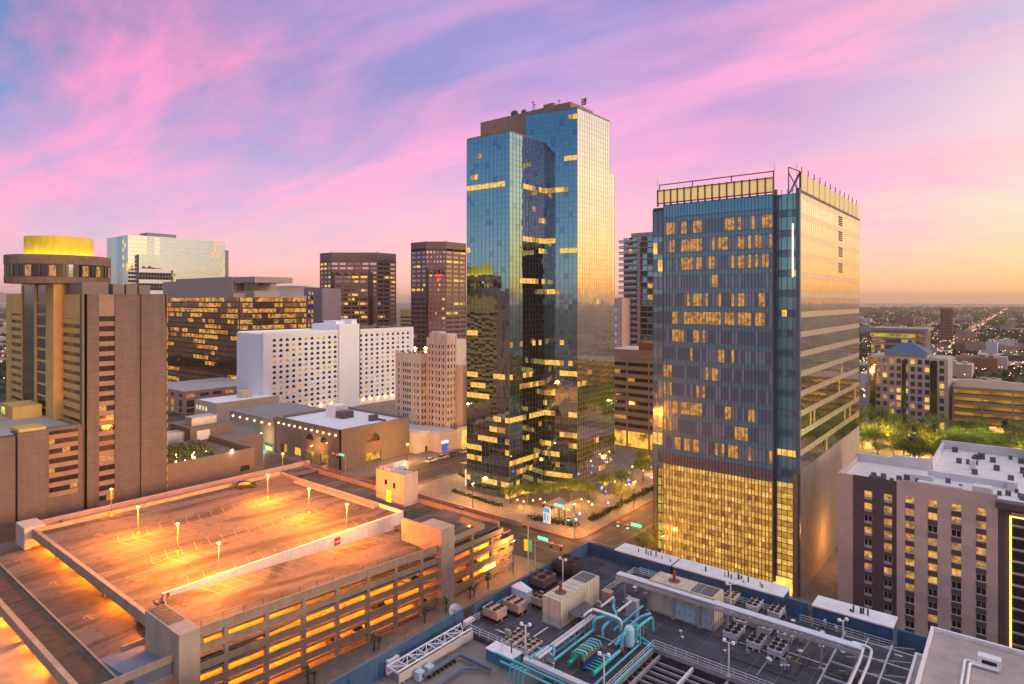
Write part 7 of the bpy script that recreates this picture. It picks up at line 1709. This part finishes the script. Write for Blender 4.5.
# traffic signals
redl = mat('signal_red', (.3, .02, .02), .5, 0, emit=(1, .05, .03), es=5); grn = mat('signal_green', (.02, .3, .2), .5, 0, emit=(.1, 1, .6), es=2.2); sgn = mat('street_sign_lit', (.1, .6, .4), .5, 0, emit=(.22, .85, .48), es=1.0); yel = mat('signal_yellow_arm', (.55, .35, .05), .6, .1)
def signal(label, x, y, d, n=2, green=False, sign=True, h=6.2, ln=7):
    t = thing('traffic_signal', label, 'traffic signal', (x, y, PZ), 'traffic signals at the crossing'); b = MB(); b.tube((x, y, PZ), (x, y, h), .13, 8, 0, .1); b.build('pole', steel, t)
    D = Vector((*d, 0)).normalized(); P_ = Vector((x, y, h - .4)); b = MB(); b.tube(P_, P_ + D * ln + Vector((0, 0, .5)), .09, 6, 0, .05); b.build('mast_arm', yel, t)
    for k in range(n):
        c = P_ + D * (ln * (.62 + .36 * k)) + Vector((0, 0, .1)); b = MB(); b.box(c.x - .22, c.y - .2, c.z - .75, c.x + .22, c.y + .2, c.z + .55); o = b.build('signal_head', black, t)
        for q, m in ((0, redl), (1, None), (2, grn if green else None)):
            if m: b = MB(); zc = c.z + .34 - q * .42; b.box(c.x - .16, c.y - .23, zc - .16, c.x + .23, c.y + .23, zc + .16); b.build('lit_lens', m, o)
    if sign: c = P_ + D * ln * .3 + Vector((0, 0, .75)); b = MB(); s_ = D * 1.3; b.hexa([c - s_ - Vector((.06, .06, .35)), c + s_ - Vector((.06, .06, .35)), c + s_ + Vector((.06, .06, -.35)), c - s_ + Vector((.06, .06, -.35))], [c - s_ - Vector((.06, .06, -.35)), c + s_ - Vector((.06, .06, -.35)), c + s_ + Vector((.06, .06, .35)), c - s_ + Vector((.06, .06, .35))]); b.build('street_name_sign', sgn, t)
signal('traffic signal with a lit street sign at the plaza corner, by the butterfly canopy', -88.2, 130.6, (-1, 0), 2)
signal('traffic signal on the kerb below the gold screened tower, with a lit sign', -66.5, 130.2, (-1, 0), 2, True)
signal('traffic signal at the garage corner with a lit green sign', -82.5, 110.2, (1, 0), 2)
signal('traffic signal on the plaza corner facing the street along the gold tower', -84.4, 128.6, (0, -1), 1, True, False, ln=4)
signal('traffic signal before the brown hall corner, with a lit green sign', -174, 128, (-1, 0), 2, False, True)
signal('traffic signal across the road from the brown hall', -166.5, 112, (0, 1), 1, False, False, ln=5)
bn = thing('street_banner', 'yellow and blue street banners on a pole at the garage corner', 'banner', (-82.3, 107.5, PZ)); b = MB(); b.tube((-82.3, 107.5, PZ), (-82.3, 107.5, 9.5), .1, 8); b.build('pole', steel, bn)
b = MB(); b.box(-83.4, 107.46, 4.2, -82.4, 107.5, 6.6); b.build('yellow_banner', mat('banner_yellow', (.65, .42, .06), .8, .05), bn); b = MB(); b.box(-82.2, 107.46, 4.3, -81.2, 107.5, 6.8); b.build('blue_banner', mat('banner_blue', (.05, .28, .55), .8, .05), bn)
# low barrier of the road works along the side street
br_ = thing('barrier_wall', 'long low orange lit barrier wall along the road before the mirror tower', 'barrier', (-120, 128, .02)); b = MB(); b.box(-150, 127.2, .02, -99.5, 127.5, 1.1); b.build('wall', garage_c, br_); b = MB(); b.box(-150, 127.15, 1.1, -99.5, 127.55, 1.22); b.build('coping', concrete, br_)
b = MB()
for k in range(12):
    a0, a1 = rad(180 + k * 7.5), rad(187.5 + k * 7.5); c0 = (-92, 133); r_ = 9
    p, q = (c0[0] + r_ * math.cos(a0), c0[1] - 4.6 + r_ * .55 * math.sin(a0)), (c0[0] + r_ * math.cos(a1), c0[1] - 4.6 + r_ * .55 * math.sin(a1))
for k in range(6): b.box(-104 + k * 3.2, 128.2, .14, -101 + k * 3.2, 128.5, .2)
struct(b.build('red_kerb', red_kerb))
# street lamps that light the streets
sl0 = None
SLM = mat('street_lamp_lens', (1, 1, 1), .5, 0, emit=(1, .58, .18), es=22)
slots = [(-83.2, 103.5, 'on the pavement at the corner end of the garage'), (-86.5, 131.8, 'at the plaza street corner'), (-84, 158, 'on the plaza kerb across from the gold tower'), (-84, 190, 'on the far plaza kerb'), (-66.3, 150, 'left of the gold screened tower'),
         (-148.3, 131, 'at the crossing beyond the garage stair house'), (-148.5, 168, 'left of the mirror tower by the shade sail'), (-168.4, 150, 'at the kerb corner of the brown hall'), (-168.2, 200, 'by the art deco block far kerb'), (-192, 127, 'before the arcade of the brown hall'), (-225, 127, 'before the teal lit wing'),
         (-166, 104, 'beside the terrace building behind the garage'), (-60, 126, 'before the gold screened tower base'), (-28.5, 150, 'in the alley between gold tower and striped hotel'), (-118, 129, 'at the road before the mirror tower')]
for k, (x, y, lab) in enumerate(slots):
    lab = 'amber street lamp ' + lab
    if sl0 is None:
        sl0 = thing('street_lamp', lab, 'street lamp', (x, y, PZ), 'amber street lamps'); b = MB(); b.tube((x, y, PZ), (x, y, 7.5), .11, 8, 0, .07); b.build('pole', dark_steel, sl0); b = MB(); b.box(x - .15, y - .5, 7.42, x + .15, y + .5, 7.62); b.build('housing', dark_steel, sl0); b = MB(); b.box(x - .12, y - .4, 7.34, x + .12, y + .4, 7.42); b.build('lens', SLM, sl0)
    else: dup(sl0, (x, y, PZ), 0, lab)
    l_ = bpy.data.lights.new('street_light', 'POINT'); l_.energy = 2500 if any(k_ in lab for k_ in ('alley', 'arcade', 'terrace', 'corner end', 'teal', 'tower base')) else 11000; l_.color = (1, .42, .07); l_.shadow_soft_size = .3
    o = bpy.data.objects.new('street_light', l_); COL.objects.link(o); o.location = (x, y, 7.1)
# a kiosk/bus lit at the corner near the white shop
ks = thing('lit_bus', 'white bus with lit windows waiting at the corner by the white shop', 'bus', (-163.5, 142, .03)); b = MB(); b.box(-165, 137.5, .4, -162.6, 145.5, 3.1); b.build('body', cp['white'], ks); b = MB(); b.box(-162.6, 138, 1.4, -162.56, 145, 2.6); b.box(-164.8, 137.46, 1.3, -162.8, 137.5, 2.7); b.build('windows', lit('bus_glow', (.7, .9, .8), .9, 1, .3), ks)
for x in (-164.9, -162.7):
    for y in (139, 144): b = MB(); b.tube((x - .12, y, .48), (x + .12, y, .48), .46, 12); b.build('wheel', rubber, ks)

# ------------------------------------------------------------------ park behind the striped hotel
park = MB(); park.box(-62, 255 + 5, .02, 40, 299, .1); struct(park.build('park_lawn', mat('dry_lawn', (.07, .075, .02), .9, .3, .15)))
tA = make_tree('park_tree', 31, 9, 6.2, 3000, LEAF[0], 'broad yellow green park tree nearest the striped hotel roof', (-30, 268, .1), 'trees in the park behind the striped hotel'); tB = make_tree('park_tree', 32, 9, 6.4, 3000, LEAF[0], 'broad dark green park tree left of the palms', (-44, 280, .1), 'trees in the park behind the striped hotel')
for k in range(72):
    x, y = R.uniform(-62, 12), R.uniform(261, 298) if k % 4 else R.uniform(314, 332); dup((tA, tB)[k % 2], (x, y, .1), R.random() * 6, 'park tree among others in the dense belt behind the striped hotel' if y < 300 else 'tree in the row at the foot of the grey office', 'trees in the park behind the striped hotel' if y < 300 else 'trees before the grey office', scale=R.uniform(.6, 1.2))
pA = None
for k, (px, Y) in enumerate(((905, 285), (914, 276), (921, 285), (935, 275), (913, 262), (962, 300), (881, 300), (1005, 310))):
    lab = 'tall palm in the park ' + ('left of the palm group', 'second from the left of the palm group', 'in the middle of the palm group', 'right of the palm group', 'in front of the palm group', 'near the amber garage', 'beside the gold screened tower wall', 'at the far right before the garage')[k]; x = at_y(Y, px)
    if pA is None: pA = make_palm('park_palm', 5, 12, lab, (x, Y, .1), 'tall palms in the park', 1.5, 34)
    else: dup(pA, (x, Y, .1), R.random() * 6, lab, scale=R.uniform(.8, 1.05))
for k in range(7):
    l_ = bpy.data.lights.new('park_light', 'POINT'); l_.energy = 20000; l_.color = (1, .55, .10) if k % 3 else (.75, .85, .12); l_.shadow_soft_size = .4
    x, y = -56 + k * 14 + R.uniform(-3, 3), 272 + 14 * (k % 2); o = bpy.data.objects.new('park_light', l_); COL.objects.link(o); o.location = (x, y, 5.5); dup(sl0, (x, y - .8, -1.6), 0, 'amber park lamp among the trees behind the striped hotel', 'park lamps')
# ------------------------------------------------------------------ far city
hz_cols = [mat('far_' + n, c, .9, .08) for n, c in dict(tan=(.40, .28, .20), white=(.62, .56, .54), brick=(.28, .13, .09), grey=(.32, .28, .28), cream=(.52, .40, .28), dark=(.14, .10, .09)).items()]
hnames = ['tan', 'white', 'brick red', 'grey', 'cream', 'dark brown']
unit = {}
for i, m in enumerate(hz_cols):
    b = MB(); b.box(-.5, -.5, 0, .5, .5, 1); b.box(-.3, -.2, 1, -.05, .1, 1.16); b.box(.1, .1, 1, .3, .3, 1.1); b.box(-.5, -.5, 1, -.47, .5, 1.06); b.box(-.47, -.5, 1, .5, -.47, 1.06)
    unit[i] = b
proto_b = {}
def sector(lo, hi, pxa, pxb):
    d = math.exp(R.uniform(math.log(lo), math.log(hi))); px = R.uniform(pxa, pxb); r = (px - 512) / F_PX * d; return (-d * SA + r * CA, d * CA + r * SA), d
def free(x, y): return not (-86 < x < -62 or -170 < x < -146 or any(a - 4 < y < c + 4 for a, c in ((246, 258), (300, 312), (420, 432), (640, 654), (1000, 1016))))
n_b = 0; tries = 0
while n_b < 215 and tries < 3000:
    tries += 1; z = n_b % 10
    (x, y), d = sector(400, 3600, 855, 1040) if z < 7 else (sector(480, 1600, -10, 12) if z < 8 else sector(520, 2200, 600, 662))
    if not free(x, y) or (-62 < x < 40 and 255 < y < 365) or (-95 < x < -50 and 555 < y < 595): continue
    i = R.choice((0, 0, 1, 1, 2, 3, 4, 4, 5)); sc = (R.uniform(10, 30), R.uniform(10, 28), R.choice((4, 5, 5, 6, 6, 7, 9, 13)) * (1 + d / 6000)); near = 'nearer' if d < 900 else ('middle' if d < 1900 else 'hazy outer')
    side = 'right' if z < 7 else ('far left' if z < 8 else 'centre')
    if i not in proto_b: o = unit[i].build('low_building', hz_cols[i], None, (0, 0, 0)); proto_b[i] = o
    else: o = proto_b[i].copy(); COL.objects.link(o)
    o.location = (x, y, 0); o.scale = sc
    tag(o, 'low %s block on the %s plain %s' % (hnames[i], near, {'right': 'right of the gold tower', 'far left': 'left of the banded hotel', 'centre': 'between the two glass towers'}[side]), 'building', 'low buildings on the city plain')
    n_b += 1
for (px, Y, wpx, h, c, lab) in ((992, 700, 9, 20, 1, 'white water tank like block beside the warehouse on the plain'), (965, 640, 45, 9, 1, 'long white warehouse with a grey roof across the boulevard'), (905, 1500, 16, 22, 2, 'wide brick block far on the plain left of the brown tower'), (880, 470, 30, 10, 1, 'long white roofed shed left behind the blue roofed office'), (900, 450, 55, 7, 3, 'flat grey roofed shed right behind the blue roofed office'), (985, 480, 60, 8, 4, 'cream flat shed behind the amber garage')):
    x = at_y(Y, px); d = Y / (CA + (px - 512) / F_PX * SA); o = proto_b.get(c) or list(proto_b.values())[0]; o = o.copy(); COL.objects.link(o); o.location = (x, Y, 0); o.scale = (wpx * d / F_PX, 22, h); o.name = 'warehouse'; o['label'] = lab; o['category'] = 'building'; o['group'] = 'sheds and blocks behind the park'
# trees of the plain (one mass), lights of the plain (one mass)
b = MB(); rr = random.Random(5)
for k in range(7500):
    d = math.exp(rr.uniform(math.log(380), math.log(4200))); px = rr.uniform(850, 1050) if k % 6 else (rr.uniform(-20, 16) if k % 12 else rr.uniform(600, 665)); r = (px - 512) / F_PX * d; x, y = -d * SA + r * CA, d * CA + r * SA
    if not free(x, y) or (-60 < x < 40 and 330 < y < 380): continue
    s_ = rr.uniform(2.2, 4.6) * (1 + d / 3000)
    for q in range(5):
        c = Vector((x + rr.gauss(0, s_ * .5), y + rr.gauss(0, s_ * .5), rr.uniform(.5, 1.3) * s_)); u = Vector((rr.gauss(0, 1), rr.gauss(0, 1), rr.gauss(0, .6))).normalized() * s_ * .7; v = u.cross(Vector((rr.gauss(0, 1), rr.gauss(0, 1), rr.gauss(0, 1)))).normalized() * s_ * .6; b.quad(c - u, c + v, c + u, c - v)
tag(b.build('far_woods', LEAF[2]), 'scattered dark trees across the far city plain', 'trees', None, 'stuff')
b = MB(); cl = [mat('city_light_amber', (1, 1, 1), .5, 0, emit=(1, .44, .10), es=4), mat('city_light_white', (1, 1, 1), .5, 0, emit=(1, .66, .30), es=4), mat('city_light_red', (1, 1, 1), .5, 0, emit=(1, .08, .05), es=4), mat('city_light_green', (1, 1, 1), .5, 0, emit=(.1, 1, .6), es=3)]
for k in range(2300):
    d = math.exp(rr.uniform(math.log(420), math.log(7000))); px = rr.uniform(850, 1045) if k % 5 else (rr.uniform(-20, 14) if k % 10 else rr.uniform(600, 665)); r = (px - 512) / F_PX * d; x, y = -d * SA + r * CA, d * CA + r * SA; z = rr.uniform(4, 9); s_ = .22 + d / 6500
    b.box(x - s_, y - s_, z, x + s_, y + s_, z + s_ * 1.4, rr.choice((0, 0, 0, 1, 1, 2 if rr.random() < .5 else 0, 3 if rr.random() < .3 else 0)))
for k in range(170):
    y = 420 * math.exp(k / 170 * 2.7); x = -74.5 + rr.uniform(-6, 6); s_ = .3 + y / 6500; b.box(x - s_, y - s_, 1, x + s_, y + s_, 1 + s_ * 1.3, 1 if x > -74 else (2 if rr.random() < .45 else 0))
tag(b.build('city_lights', cl), 'countless small street and car lights across the far city plain', 'lights', None, 'stuff')
# hills
def ridge(px0, px1, dist, fn, n, name):
    b = MB(); fr0 = []; 
    for k in range(n + 1):
        px = px0 + (px1 - px0) * k / n; r = (px - 512) / F_PX; h = max(1, fn(k / n)); row = []
        for dd, hh in ((dist, 0), (dist * 1.06, h * .55), (dist * 1.12, h), (dist * 1.3, h * .4), (dist * 1.5, 0)): row.append((-dd * SA + r * dd * CA, dd * CA + r * dd * SA, hh))
        fr0.append(row)
    for a, c in zip(fr0, fr0[1:]):
        for q in range(4): b.quad(a[q], c[q], c[q + 1], a[q + 1])
    return struct(b.build(name, mat('desert_hill', (.16, .12, .12), .95, .15, .002)))
def nf(seed):
    r2 = random.Random(seed); ph = [(r2.uniform(2, 22), r2.uniform(0, 6), r2.uniform(.3, 1)) for _ in range(9)]
    return lambda t: sum(a * math.sin(f * t + p) / (1 + f * .12) for f, p, a in ph)
f_ = nf(3); ridge(180, 345, 13000, lambda t: 58 + 330 * math.sin(math.pi * min(1, t)) ** .6 + 45 * f_(t), 60, 'hills')
f2_ = nf(4); ridge(-260, 60, 13500, lambda t: 60 + 330 * math.sin(math.pi * t) ** .7 + 50 * f2_(t), 70, 'hills')
f3_ = nf(6); None and ridge(960, 1200, 14000, lambda t: 58 + 34 * math.sin(math.pi * t) + 12 * f3_(t), 60, 'hills')
finish_rest()
# ------------------------------------------------------------------ evening haze over the plain
hz = bpy.data.materials.new('haze'); hz.use_nodes = True; n = hz.node_tree.nodes; n.remove(n['Principled BSDF']); pv = n.new('ShaderNodeVolumePrincipled'); hz.node_tree.links.new(pv.outputs[0], n['Material Output'].inputs['Volume'])
pv.inputs['Density'].default_value = .00012; pv.inputs['Color'].default_value = (1, .78, .58, 1); pv.inputs['Anisotropy'].default_value = .3
b = MB(); b.box(-12000, -12000, -1, 12000, 12000, 130); o = b.build('haze', hz); o['kind'] = 'stuff'; o['label'] = 'thin warm evening haze over the city'; o['category'] = 'haze'
